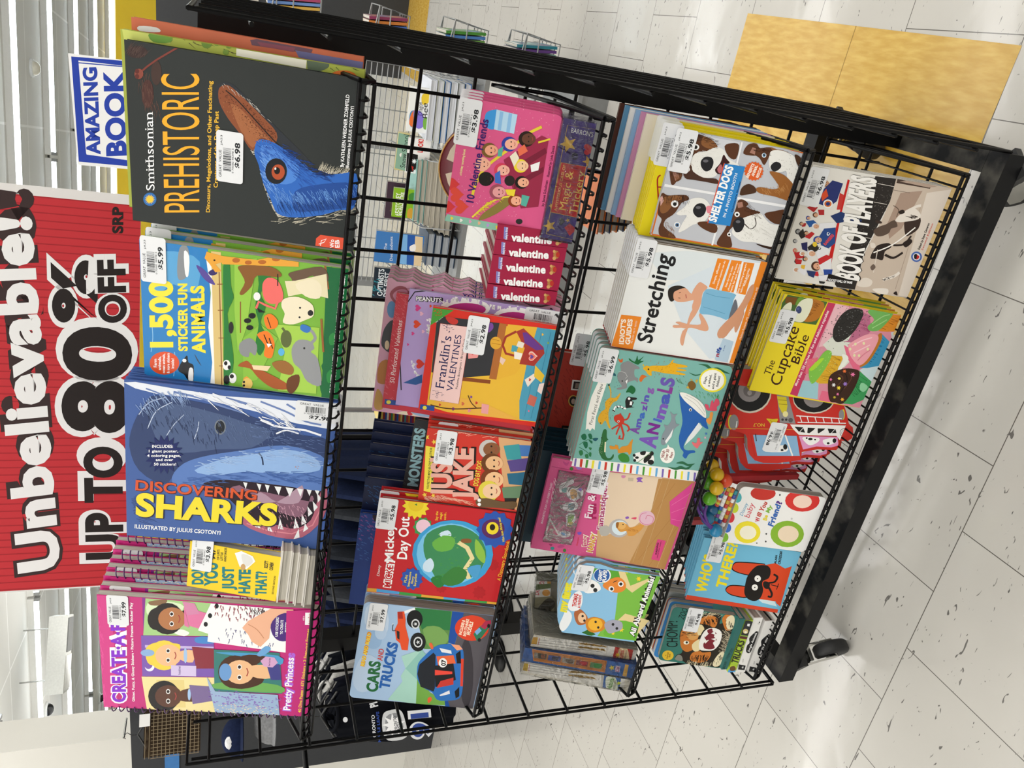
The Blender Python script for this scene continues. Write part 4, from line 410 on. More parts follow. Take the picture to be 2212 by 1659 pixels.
# cover artwork, in 0.1 mm on each cover: p/b shapes, e ellipses, l strokes, P stars, H hearts, h scattered strokes, t lettering
ART = {
 'pre': """#2c302f
e 4a2b26 1658 2678 11 -72 -173 7
e 3a2825 2131 2783 20 -124 -69 3
e 43302a 1924 2563 10 -63 -145 5
h 6a4a40 60 5 -119 -17 85 1859 2712 1620 2658 1499 2620
h 5a4640 40 5 95 -56 50 2134 2886 2081 2724
l 7d3b32 21 1892 2762 1977 2676 2077 2558 2168 2431 2258 2305
e 8a4638 1880 2773 9 -54 -62 3
e 5f2a24 1908 2793 4 -25 -29 1
e 5f2a24 1846 2796 4 -25 -29 1
e 2f6fb5 314 2700 13 -85 -90 3
P f3c93a 314 2700 10 -67 -71 3 57 16
t ffffff s |Smithsonian|445 2635 1439 2622 -20 109
t f6b02c - |PREHISTORIC|234 2061 1997 2047 -74 467
t f4bf3a b |Dinosaurs,_Megalodons,_and_Other_Fascinating|255 1925 1938 1887 -7 50
t f4bf3a b |Creatures_of_the_Deep_Past|604 1822 1585 1810 -7 51
h d8d3c4 90 7 24 -155 2 1168 1410 965 1272 741 1233 588 1173 433 1100 325 1027
h cfc8b4 110 7 46 -135 116 343 1063 348 797 441 499 558 203 618 44
b 2b2f35 1832 1849 1930 1785 1946 1657 1810 1463 1596 1199 1414 974 1228 744 1072 578 966 527 943 821 1254 1146 1191 1410 1441 1632 1632 1785
b 8c4d2e 1838 1810 1900 1764 1914 1674 1799 1506 1625 1287 1436 1080 1288 1102 1322 1247 1298 1319 1155 1383 1347 1540 1518 1694 1693 1798
b a5653f 1695 1656 1633 1504 1449 1305 1320 1148 1344 1281 1196 1377 1371 1523
l 1d1713 15 1853 1721 1750 1570 1550 1351 1364 1149 1290 1058 1162 875 1044 690
b 2e68c0 1288 1324 1324 1225 1291 1080 1158 830 1051 690 985 551 979 414 1066 27 617 21 551 203 441 453 355 797 372 1029 548 1126 765 1234 984 1295 1132 1354
b 4e86d8 1211 1278 1254 1146 1148 964 1041 780 852 818 778 996 888 1181
b 1f4c9a 713 812 858 476 925 44 644 28 507 456 455 801
h 5a2c16 150 11 2 -13 74 1807 1742 1591 1504 1387 1282 1342 1148
h b87a50 90 9 2 -11 65 1684 1720 1468 1458 1322 1280
h 5a2c16 60 11 -8 -12 35 1718 1505 1539 1285 1393 1106
h d8d4cc 26 5 -41 -41 17 1929 1764 1789 1463 1487 1064
h 2a58b4 150 7 -51 -76 98 1233 1278 1179 1055 1034 825 873 682
h 7fb0f2 90 7 -54 -53 67 1107 1231 884 1203 711 1131
h 1c3f88 80 9 -22 -105 54 1253 1012 1109 783 1001 597 967 368
h 6fa3ea 120 6 -111 -72 69 664 1129 660 855 678 581 767 310 875 63
h 173a78 90 6 -113 -73 69 491 1033 520 688 643 348 736 53
e 161a20 939 1069 22 -139 -169 -5
e b3502c 932 1042 13 -85 -101 -3
e 0b0b0b 948 1056 6 -38 -46 -1
e e8e8e8 972 1079 2 -13 -16 0
h cfc8b4 70 6 106 -51 0 1045 532 1010 393 1034 235 1098 45
t ffffff b |By_KATHLEEN_WEIDNER_ZOEHFELD|1127 200 2044 188 -3 44
t ffffff b |Illustrations_by_JULIUS_CSOTONYI|1123 132 1912 121 -3 40
p e2553a -14 510 106 505 164 449 169 118 -11 123
l ffffff 9 30 465 66 396 120 364 85 433 9 440
t ffffff b |Wo|13 251 127 265 -13 58
t ffffff b |EB|23 180 133 194 -13 58""".split("\n"),
 'shark': """#4663a3
p e9eef8 2722 3038 2751 2879 2712 2357 2677 1629 2714 885 2766 9 2295 2 2344 605 2461 1122 2546 1624 2585 2115 2595 2595 2644 2880
l 6f86bb 34 2655 2357 2601 1993 2487 1622 2406 1320
l 6f86bb 40 2648 1628 2563 1252 2417 993 2283 600
l 6f86bb 30 2652 1132 2523 746 2393 454 2361 218
l 6f86bb 24 2662 2738 2601 2548 2485 2331
l 6f86bb 30 2656 755 2540 491 2528 103
b 35456f 2060 2909 2433 2739 2566 2595 2542 2114 2472 1621 2342 1115 2204 749 2146 460 2097 89 1757 18 1789 564 1698 1080 1623 1590 1524 2044 1275 2292 1029 2492 1245 2843 1662 2974
b 4d5f86 2235 2691 2453 2355 2397 1866 2281 1364 2149 951 1839 1216 1748 1722 1631 2197 1716 2520
b 5d7fc0 1171 2367 1444 2194 1625 1844 1777 1341 1903 936 1921 521 1720 55 1170 -9 1146 517 1138 1049 1157 1469 1069 1829 909 2108 955 2288
b 93b6e6 1335 2040 1607 1590 1739 1133 1865 726 1788 300 1545 173 1422 696 1384 1323 1274 1732
l f4f7ff 35 2342 1115 2261 907 2249 752 2241 442 2177 202
l f4f7ff 26 2127 873 2207 724 2168 540
l c9d6ee 12 2217 2836 2439 2691 2556 2452
l c9d6ee 12 1995 2716 2305 2595 2479 2379
l c9d6ee 10 1894 2052 2081 2006 2202 1996
l c9d6ee 10 1907 2447 2099 2351 2295 2207
e 7a828c 2144 1689 10 -82 -133 -5
e 23272e 2144 1689 8 -65 -109 -4
e 4c525a 2178 1706 2 -20 -36 -1
l 1e2b4a 21 1757 1109 1699 1067 1632 1045 1545 1032
b 2c1f2a 1065 1932 1199 1678 1213 1263 1199 787 1159 248 1167 18 1212 36 525 85 244 450 311 840 514 1229 854 1509 849 1745
b 8b6377 967 1566 1051 1097 975 558 943 230 1053 266 635 370 698 755 899 1089 1133 1364
b b193a5 844 1166 886 767 1237 416 900 444 866 766 1037 1043
b b5667a 666 1396 490 1121 425 738 383 461 580 228 998 153 1275 68 1081 10 634 39 220 337 183 722 314 1166 500 1362
l d98a96 22 411 1224 306 894 274 508 480 192 906 63
p eef0f2 1197 1314 1191 1249 1071 1269
p eef0f2 1194 1110 1182 1038 1061 1058
p eef0f2 1188 985 1176 913 1041 937
p eef0f2 1171 839 1169 732 1014 762
p eef0f2 1170 666 1163 545 998 592
p eef0f2 1169 492 1159 397 1016 426
p eef0f2 1165 343 1161 262 1044 287
p eef0f2 1165 216 1160 140 1071 165
p eef0f2 356 733 348 645 566 714
p eef0f2 306 894 279 810 462 890
p eef0f2 381 488 407 402 597 476
p eef0f2 462 370 522 292 686 379
p eef0f2 645 274 720 212 847 304
p eef0f2 756 193 847 140 956 231
p eef0f2 931 147 1020 100 1113 174
p eef0f2 356 1087 337 1005 496 1067
p eef0f2 171 473 216 379 389 406
p eef0f2 326 332 404 255 509 316
h 2f3d62 90 10 -91 -28 170 2232 2715 2159 2352 2024 1980 1871 1726
h 5f739c 110 10 -72 -37 171 2336 2353 2279 1863 2130 1357 2039 841
h 6f86b8 70 8 -9 -100 152 2176 1233 2085 715 1992 185
h 8fa8d4 60 10 -167 -83 72 2334 2835 2538 2595 2642 2236
h a9c6ee 90 13 1 -152 92 1407 1965 1668 1336 1806 696 1667 237
h 4a6cb0 100 13 0 -178 92 1060 2213 1259 1577 1378 799 1363 49
h 3a4f86 70 13 -27 -224 76 727 2897 336 2849
h f2f5fb 34 19 -94 -170 97 2657 2116 2518 1375 2344 605
h d3875a 4 8 3 -26 26 1568 548 1541 493
h d0a0b4 60 11 -66 -35 159 836 1245 685 754 723 376
h 9a5a70 50 11 -65 -12 80 630 1288 332 841 524 306
P 1f2a63 1566 2482 32 -279 -351 -2 71 18
t ffffff b |INCLUDES:|1670 2651 1705 2354 52 0
t ffffff b |1_giant_poster,|1585 2698 1633 2279 46 0
t ffffff b |4_coloring_pages,|1501 2722 1557 2241 46 0
t ffffff b |and_over|1441 2599 1470 2350 47 0
t ffffff b |50_stickers!|1360 2626 1396 2306 47 0
t 5a1c12 b |DISCOVERING|870 2888 872 1087 183 -8
t d9592f b |DISCOVERING|883 2895 885 1099 183 -8
t 2b2a40 B |SHARKS|399 2884 404 747 409 -13
t f2df3a B |SHARKS|411 2897 423 765 408 -13
t ffffff b |ILLUSTRATED_BY_JULIUS_CSOTONYI|148 2915 145 1621 75 -4""".split("\n"),
 '1500': """#7cb53f
p 2a80c4 2088 2835 2107 1920 -135 1809 -122 2822
b 5aa5d8 1810 2721 1963 2372 1867 2025 1396 2099 1482 2381 1317 2620
l 8fc3e4 10 389 2720 614 2688 830 2694
l 8fc3e4 10 39 2409 271 2380 437 2389
l 8fc3e4 12 872 2055 1144 2029 1351 2052
p f3f6f4 1955 1943 1954 1866 -106 1809 -103 1890 348 1855 893 1909 1430 1875
p dcc17e 2040 1873 2045 1741 -146 1683 -142 1814
l 8a5a30 14 1755 1763 919 1739 -121 1713
l 8a5a30 12 1572 1790 1584 1714
l 8a5a30 12 1181 1779 1193 1702
l 8a5a30 12 751 1768 762 1689
l 8a5a30 13 305 1756 317 1676
b 2d7d3a 1840 1709 1928 1628 1575 1600 1399 1562 1148 1644 777 1591 392 1550 40 1608 -88 1683 926 1690
p 98c94c 1939 1557 2035 1253 973 1374 570 1490 1216 1548
p 8cc045 802 1420 1056 1180 875 928 156 1206 69 1407
b 2c7a36 1935 1251 2007 1111 1735 1055 1533 1193 1334 1115 1083 1181 853 1076 561 1167 717 1245 1053 1204 1312 1260 1659 1220
p a7d152 1082 1009 1126 345 49 333 26 897 669 821
p 1c6a3c 2055 304 2064 -8 -52 3 -28 251
b 1c6a3c 9 202 202 291 357 223 521 284 703 207 862 267 1094 194 1302 257 1527 185 1726 259 1944 189 2087 258 1700 87 603 111
b 2f8a44 249 165 390 200 486 129 349 82
b 2f8a44 875 180 1011 201 1076 130 929 95
l 9a6234 29 2101 331 1726 259
l 9a6234 30 1265 329 750 268
b 8a8f93 2025 2290 2064 2197 1921 2164 1639 2191 1557 2309 1745 2329
b f2f4f4 1985 2233 1921 2164 1641 2179 1660 2223
b 5a4a9a 1809 2072 1751 1955 1568 1814 1580 1909 1668 2003
b 3a2f6a 1733 1908 1798 1814 1726 1791 1688 1873
p e9a63c 1927 1959 2026 1931 2015 1873 1991 1675 1918 1693 1861 1815 1773 1732 1743 1814 1861 1897
p e9a63c 1994 1768 2010 1253 2221 694 1997 683 1930 1251 1876 1721
e b8692a 1962 1534 8 -52 -35 0
e b8692a 1955 1369 7 -47 -30 -1
e b8692a 1991 1182 9 -56 -30 -1
e b8692a 2063 995 9 -56 -33 -1
e b8692a 2100 831 8 -52 -35 -1
e 2a1a10 1917 1826 2 -14 -13 0
b 8a5a2c 1870 1509 1913 1392 1939 1062 1859 916 1801 962 1783 1247 1618 1315 1471 1431 1489 1480 1655 1411 1776 1461
b 6a5340 1874 821 1946 681 2044 375 1932 272 1826 290 1833 411 1899 487 1801 626 1705 742 1804 770
p e9dfb8 1764 865 1786 722 1953 298 1596 251 1627 569 1539 807
b f0706a 1667 1168 1776 1092 1750 960 1580 881 1446 900 1392 1044 1462 1143
l f0706a 34 1438 949 1328 981 1360 1116 1399 1213 1288 1247
p 1d1d1d 1303 1235 1249 1112 1235 1209
l 1d1d1d 14 1852 964 1673 957
b f1e6c9 1475 882 1541 759 1542 613 1459 463 1301 442 1218 548 1125 716 1130 864 1268 845 1367 893
e 222222 1335 485 6 -39 -45 -2
e 333333 1393 635 2 -15 -16 -1
e 333333 1246 635 2 -15 -16 -1
b f0e5c6 1735 719 1848 484 1763 358 1578 372 1575 566
e 1d1d1d 1168 1300 7 -48 -43 -1
e 1d1d1d 1083 1364 7 -49 -38 -1
e 1d1d1d 980 1330 7 -49 -38 -1
l 8a4a30 15 1361 1466 879 1458
b ef7f2a 1171 1134 1239 1039 1146 938 1035 959 1003 1080
l 2a1a12 12 1178 1086 1024 1032
b ef7f2a 886 1225 962 1079 813 976 645 982 541 1016 569 1117 738 1110
l 2a1a12 15 901 1127 745 1060
l 2a1a12 15 857 1051 699 996
p f4f4f4 769 1086 766 1011 703 1059
e 5f6b3a 879 809 12 -79 -138 -6
l 5f6b3a 35 999 834 1048 873
b 8e9092 712 1467 817 1322 721 1221 550 1241 595 1317 508 1340 547 1452
b 96989b 739 724 892 631 890 456 787 400 724 447 626 341 206 265 234 472 420 583 519 689
e 2a2a2a 771 545 2 -15 -17 -1
l 96989b 45 862 455 954 397 1056 453 1046 514
b 3c78c4 1059 614 1144 594 1108 468 1019 513
b e6a03c 142 1307 51 1331 127 1408 192 1359
e e8c46a 72 1344 11 -76 -93 -2
e 222222 94 1395 3 -18 -20 0
e 222222 36 1394 3 -18 -20 0
b a9582b 345 1487 448 1364 378 1262 250 956 161 775 85 695 41 898 91 1053 214 1208 328 1311
p f0d9b0 388 1287 414 1012 322 1060 321 1261
b 9c6a34 475 989 528 815 434 685 316 705 322 858 393 961
b 6b3f22 251 753 331 604 158 596 -3 691 74 771
e f4f4f4 335 1649 8 -55 -85 -1
e 1d1d1d 362 1661 4 -25 -34 0
e 1d1d1d 304 1611 3 -22 -34 0
e f4f4f4 134 1559 8 -55 -87 -1
e 1d1d1d 161 1572 4 -30 -35 0
e 1d1d1d 92 1647 7 -45 -75 -1
e 2a2a2a 940 1593 5 -34 -92 -1
e f0f0ee 1474 1239 7 -48 -63 -2
e 5fb4e6 661 870 7 -45 -61 -2
b 16181b 162 2345 407 2218 298 2194 252 2121 -21 2131 10 2210 89 2259
b f2f2f2 200 2183 194 2129 -22 2136 12 2198
e f2f2f2 318 2251 4 -30 -28 0
b 3a4a5c 451 2107 268 2009 344 2070
e e2542b 234 2535 31 -212 -188 5
t ffffff b |Farm|152 2648 288 2644 -6 42
t ffffff b |animals,|113 2588 339 2582 -6 42
t ffffff b |ocean_animals,|72 2532 390 2524 -6 39
t ffffff b |&_more_stickers|82 2467 405 2460 -6 39
t ffffff b |inside!|168 2401 330 2398 -6 40
t f7e43c B |1,500|504 2424 1540 2408 -46 297
t f7e43c B |STICKER_FUN|478 2209 1520 2202 -19 120
t f7e43c B |ANIMALS|478 1959 1523 1975 -30 174
t ffffff B |CREATE_AMAZING_ANIMAL_STICKER_SCENES!|75 71 1954 39 -3 65""".split("\n"),
 'face': """#c8307e
p d8448e 2653 3573 2674 3347 10 3328 -6 3563
h e85aa2 60 11 -154 7 27 2485 3543 40 3561
p 8a2f92 2682 2867 2675 2818 22 2809 20 2850
p a8d08a 2660 2813 2650 1772 1895 1731 1818 2865
b dff0c8 2556 2782 2623 2480 2532 2203 2197 2427 2246 2760
b f4f8ee 1922 2372 2012 2259 1944 2117 1855 2202
b 8a6a4a 2597 2754 2661 2479 2540 2535 2515 2728
b 1f1712 2406 2730 2501 2536 2355 2426 2454 2203 2615 2148 2540 2120 2257 2203 1992 2484 1973 2709 2165 2789
e 1f1712 2233 2471 23 -258 -360 2
e b5774a 2240 2397 20 -222 -260 1
e f6f4f0 2350 2402 3 -34 -59 0
e 2a1c18 2350 2402 2 -24 -35 0
e f6f4f0 2127 2403 3 -35 -60 0
e 2a1c18 2127 2403 2 -25 -35 0
l a8403a 17 2336 2291 2251 2269 2162 2291
p e27aa8 2532 2203 2065 2118 2098 2197
p e27aa8 2532 2203 2411 1810 2042 1919 2105 2118
p d88ab0 2646 2231 2626 2037 2399 1951 2341 2147
p 7f5bb5 1815 2901 1876 1716 906 1669 835 2899
p c9b6e6 1596 2841 1649 1712 1587 1705 1535 2842
e f6f2fb 1092 2773 6 -81 -128 2
e 7f5bb5 1133 2793 5 -69 -111 2
b 4a8ad0 1808 2031 1879 1917 1855 1716 1732 1713 1710 1972
b f2d44a 1515 2829 1673 2656 1677 2373 1604 2259 1132 2375 1110 2664 1183 2806
e f2d44a 1373 2532 20 -253 -363 3
e f2c092 1379 2460 18 -217 -263 2
e f6f4f0 1491 2464 3 -34 -60 0
e 2a1c18 1491 2464 2 -24 -35 0
e f6f4f0 1265 2465 3 -34 -60 0
e 2a1c18 1265 2465 2 -24 -36 0
l a8403a 17 1475 2356 1389 2334 1299 2356
b f2c092 1477 2287 1537 2057 1242 2055 1309 2288
e a8c8ee 1402 2178 2 -29 -186 -1
e 8fb3e0 1414 2802 9 -114 -83 1
p 8c2f3c 1619 2072 1608 1705 1121 1696 1097 1996
p d8c8ee 1150 2418 1162 1996 903 1994 893 2419
t 5a3f8a b |The_Royal_Ball_Awaits!|918 2259 1133 2259 -3 35
p f3e3a4 825 2913 892 1683 -37 1620 -2 2839
p ead58c 765 2668 792 2200 88 2168 56 2647
b 5a3524 485 2288 593 2021 282 1989 264 2258
e 171210 356 2542 19 -268 -397 3
e 5a3524 361 2465 16 -230 -287 2
e f6f4f0 484 2470 3 -36 -65 0
e 2a1c18 484 2470 2 -25 -38 0
e f6f4f0 237 2471 2 -36 -66 0
e 2a1c18 237 2471 2 -26 -39 0
l a8403a 18 465 2355 371 2333 273 2356
e a8c8ee 431 2110 2 -27 -153 -1
p 7d6a9a 675 2111 663 1679 304 1672 187 2048
p 3a7f7a 1587 1705 1594 591 569 488 551 1677
b 4f9fd0 1526 1680 1528 617 1271 603 1438 1208
b 6fae5a 619 1663 752 1666 832 1188 788 577 590 505
b 4a2c1c 1201 1497 1480 1210 1504 915 1433 732 1286 965 903 827 712 1001 645 1302 853 1489
b f0bf90 1233 1082 1261 724 956 708 975 1042
e 4a2c1c 1062 1335 22 -288 -413 -12
e f0bf90 1068 1252 19 -247 -299 -10
e f6f4f0 1195 1262 3 -38 -68 -2
e 2a1c18 1195 1262 2 -27 -40 -1
e f6f4f0 939 1254 3 -39 -69 -2
e 2a1c18 939 1254 2 -28 -40 -1
l a8403a 19 1177 1138 1079 1110 977 1131
e 6f9fd6 1049 1499 8 -107 -218 -5
p 44448c 1298 801 1316 576 925 524 912 706
p 9fb8d8 916 1817 553 1662 540 564 -11 503 -16 1651
h 8a6ac0 120 27 3 -42 181 441 1660 339 1171 241 579
h e8dcc4 120 24 2 -37 183 79 1622 40 1160 32 568
p fbfbfb 2650 1772 2648 1589 2618 415 1605 457 1765 1815
p fafafa 2017 1975 2650 1772 2643 1646 1934 1760
e 202020 2169 1849 3 -34 -56 -1
e 202020 2374 1782 3 -34 -56 -1
e 202020 2600 1679 3 -34 -55 -1
h 9a5a64 46 23 -87 -2 170 2513 1558 2484 1015
h 6a6a90 40 17 -90 -2 173 2034 1547 1813 751
h 4c3c40 30 14 -100 -17 57 2570 1162 2556 875
p f0b796 2141 1247 2311 1152 2624 792 2638 417 2478 421 2264 774 1935 787 1714 924 1827 1076 1987 1140
l c98a68 14 2231 1149 2122 1000 1927 875
b 6fa8dc 1541 976 1743 836 1687 745 1577 799 1483 914
b 4c2e7e 2264 774 2475 668 2551 498 2384 342 2141 311 1923 431 1887 607 2022 732
t ffffff b |USE_STICKERS|1988 642 2437 649 -1 44
t ffffff b |TO_CREATE|2045 563 2383 570 -1 44
t ffffff b |PRETTY|2105 486 2338 492 -1 44
t ffffff b |PRINCESSES|2009 401 2399 402 1 44
p d8a8d0 1376 909 1490 825 1480 675 1357 608 1229 692 1243 843
t 5a2f6a b |Own_Your_Own|1260 739 1454 739 0 27
p c8307e 2600 530 2669 80 -56 114 -11 503 662 447
t b36ae0 BO |Pretty_Princess|128 316 1516 334 4 129
t ffffff b |Pretty_Princess|147 323 1499 339 4 123
t f6d84a b |40_Diva_Pages_•_671_Stickers_•_2_Snap-out_Frames|94 124 2216 112 4 52
p fdfdfd 2589 215 2598 110 2316 96 2307 201
t c03048 b |bendon|2331 108 2577 120 -2 44
t ffffff b |AGES_3+|2403 220 2516 222 0 23
t ffffff BO |CREATE·A·FACE|136 3195 2751 3141 -23 224
t 8d2fd2 B |CREATE·A·FACE|154 3201 2735 3144 -21 213
t ffffff b |Glitter,_Fuzzy,_&_Glossy_Stickers_•_Picture_Frames_•_Sticker_Play|183 3041 2549 3022 -5 42""".split("\n"),
 'dont': """#f0cf26
t 1f7d80 B |DON'T|87 1220 641 1265 -43 173
t 1f7d80 B |YOU|104 987 595 1025 -47 201
t 1f7d80 B |JUST|83 720 570 757 -37 174
t 1f7d80 B |HATE|67 447 574 484 -34 175
t 1f7d80 B |THAT?|91 176 593 214 -31 170
t 222222 B |947|652 1063 874 1074 -12 61
t 222222 b |OF_LIFE'S|660 996 875 1007 -7 36
t 222222 b |LITTLE|663 940 832 948 -6 36
t 222222 b |ANNOYANCES|650 882 938 895 -6 36
p f5f5f2 861 759 929 658 864 469 767 417 572 541 600 657
b dededa 858 652 854 511 739 457 620 573
e c9a06a 606 601 9 -39 -65 -6
t 222222 B |SCOTT|669 208 823 210 -4 56
t 222222 B |COHEN|645 119 806 125 -6 56
t 6a5a1a b |SECOND_EDITION|139 53 537 56 -2 29""".split("\n"),
 'cars': """#a9c6e6
b c4d8ee 2416 2451 2268 2081 1717 2050 1819 2376 2065 2494
b bdd3ec 1123 2423 1099 2149 574 1873 165 2307 487 2529
e 97b9de 1569 2255 21 -154 -237 -30
e b7cfea 1763 2146 15 -110 -175 -23
p f3f7fb 2335 1814 2478 1581 2433 1530 2283 1774
p 5f8c4a 2466 1602 2476 867 1677 821 1488 1088 1463 1267
p 2f7a44 2454 1589 2470 911 2002 854 1957 1390
b 7aa55a 1960 1367 2061 1068 1765 836 1455 1105
p a9d6c8 1224 1677 1457 1312 1235 1139 652 1280 -16 1178 39 1777 567 1559 703 1613 916 1552
p 8fc4b8 916 1552 1442 1310 1293 1171 652 1280
p 74a94a 652 1280 751 1249 338 973 140 606 23 611 -12 1203
p 1f4fa0 2473 889 2484 666 1662 703 1690 835
p 1f4fa0 151 644 165 539 -10 485 -3 606
p 5a565c 2484 666 2511 71 -38 44 -13 508 409 676 1540 705
e 3d393f 935 341 18 -138 -906 -164
t e89a1c BO |READ_AND_BUILD|861 2353 1702 2325 10 67
t ffe14a b |READ_AND_BUILD|867 2356 1699 2325 10 63
t 256b3c B |CARS|210 2015 1025 2057 3 211
t d0433a b |AND|1048 2024 1353 2029 8 99
t 2461b0 B |TRUCKS|312 1800 1537 1790 25 188
e 16181a 2183 1559 21 -149 -224 -34
e 1b1d1f 1626 1411 20 -147 -238 -36
e d9dde0 2070 1528 11 -79 -121 -18
e 16181a 2070 1528 8 -57 -86 -13
e d9dde0 1626 1411 12 -85 -136 -21
e 16181a 1626 1411 9 -62 -101 -15
P d9dde0 1626 1411 6 -44 -59 -9 40 5
P d9dde0 2070 1528 6 -44 -58 -9 40 5
p e8542a 2316 1907 2345 1783 2145 1727 2001 1710 1661 1593 1391 1576 1390 1694 1549 1746 1627 1836 1886 1895 2038 1861
p b02f22 2311 1902 2329 1814 2166 1779 2154 1866
p 2a2a2c 1862 1858 1841 1799 1636 1770 1674 1820
l f4f4f4 11 2027 1941 1988 1965
l 222222 13 1997 1944 1851 1935 1860 1869
b 2d70bd 807 1308 1087 1324 1317 1221 1551 1075 1647 907 1660 634 1507 503 1082 427 582 349 254 362 162 610 164 802 344 926 476 1159 653 1269
p 20242c 808 1299 1059 1296 1404 1074 1344 1023 478 896 379 908 473 1182
p e9673c 1316 1002 1390 679 1184 597 1077 928
p f2a27a 1665 773 1660 611 1565 525 1520 632
p 1b1c20 1069 992 1178 643 752 521 521 813 510 894
p ea4a3c 961 974 960 628 898 618 816 951
p c83a30 482 866 681 816 808 578 620 546
e f4f4f4 1166 850 11 -82 -122 -20
t 161616 B |07|1090 786 1250 804 -3 83
p e9e9ee 1539 981 1504 745 1422 719 1435 918
p e9e9ee 299 776 452 600 358 572 270 748
p e0452f 1320 516 1321 462 597 352 591 403
p 16181a 1427 639 1529 565 1198 494 1187 574
p 16181a 434 490 572 419 318 374 245 433
b e8663c 1607 1194 1646 1154 1533 1095 1483 1121
b e8663c 172 994 228 941 144 906 51 962
e dd4428 2119 446 45 -324 -316 -58
t ffe9d0 B |INCLUDES_8|1922 616 2288 609 10 55
t ffe9d0 B |EASY-TO-MAKE|1898 529 2327 539 7 55
t ffe9d0 B |MODELS|1939 454 2273 447 13 69
p 2f7a5a 1977 392 2167 313 2383 148 2344 107 2163 129 1911 219 1810 292
p 7ab0e0 2039 381 2153 310 2086 252 1957 319
p b03050 2170 291 2327 229 2371 123 2285 106 2125 190
e 222222 2221 140 4 -27 -52 -10
e 222222 1846 252 4 -32 -47 -9""".split("\n"),
 'mick': """#c4272e
p d8a23c 84 2486 88 2301 9 2299 3 2477
p 4f9fd8 88 2301 72 1882 5 1880 9 2299
p 3f9a4a 72 1882 59 1466 -16 1461 5 1880
p e0a63c 59 1466 54 1050 -29 1040 -16 1461
p 4f9fd8 54 1050 47 644 -28 638 -29 1040
p 3f9a4a 47 644 51 222 -17 220 -28 638
p e0a63c 51 222 51 19 -17 19 -17 220
P b32128 269 1132 14 -109 -139 -21 76 9
P b32128 239 405 17 -129 -165 -29 75 9
P b32128 917 263 15 -114 -143 -26 78 9
P b32128 1375 2111 15 -110 -136 -17 78 9
t f4f0ee i |Disney|384 2288 637 2295 0 50
t ffffff BO |MICKEY|140 2058 788 2062 7 126
t c4272e b |MICKEY|147 2065 779 2067 7 114
t ffffff b |Mickey's|745 2082 1744 2182 -15 153
t ffffff b |Day_Out|833 1847 1762 1920 -10 173
P f0d834 2016 1839 34 -240 -293 -40 75 13
e e8c82c 2045 1843 19 -132 -146 -20
p 5a8a3a 2042 1866 2070 1828 2019 1821
P 3f9a52 1584 1655 25 -177 -218 -31 83 10
e f0c8d8 1599 1651 18 -128 -150 -21
t f5c53a b |Say_the|1757 1419 1954 1437 -2 43
t f5c53a b |magic|1793 1350 1942 1364 -2 43
t f5c53a b |words...|1789 1275 1959 1295 -4 43
e 3f9fd6 1054 1034 99 -728 -756 -120
e 7cc4ec 1051 1059 85 -627 -683 -108
b 3f8a5a 1451 1561 1690 1222 1662 873 1469 587 1097 425 636 539 465 902 351 1144 686 1387 1061 1568
b cfe4f4 788 1530 922 1422 773 1336 607 1376 630 1507
b cfe4f4 1481 1347 1577 1205 1473 1126 1380 1237
l e8d8a0 84 539 653 770 757 1023 670 1244 803 1337 978
b 2f7a3a 447 1353 552 1175 359 1080 261 1196
b 8a5a34 1422 928 1444 773 1360 759 1346 916
h 4a9a3c 60 16 7 -51 191 632 1187 858 707
h 7cc05a 50 16 7 -49 156 1248 1343 1359 1108
b 6ab04a 1274 1442 1456 1249 1405 1052 1167 1077 1094 1320
b 3c7f3c 472 1162 784 953 695 712 441 768 327 1010
b 8fbf4a 1456 680 1209 477 935 429 1110 620
b 4f9fd0 774 725 887 485 556 525
P 2f57b0 1712 375 47 -335 -411 -75 85 12
e 5a2a60 1719 408 28 -205 -212 -38
e f0d834 1732 424 16 -111 -136 -25
e 2a2018 1754 428 7 -49 -68 -12
t f0d834 b |Who_does_Mickey_see?|1471 145 1986 331 -16 41
P 2f57b0 402 1694 27 -208 -267 -36 82 11
t f0d834 b |FUN|300 1783 473 1774 7 45
t f0d834 b |Interactive|218 1714 561 1722 2 42
t f0d834 b |Story|291 1659 467 1661 3 42
t f0d834 b |Surprises|242 1598 534 1616 0 42
t f5b53a b |A_Discovery_Storybook|567 61 1496 54 11 72""".split("\n"),
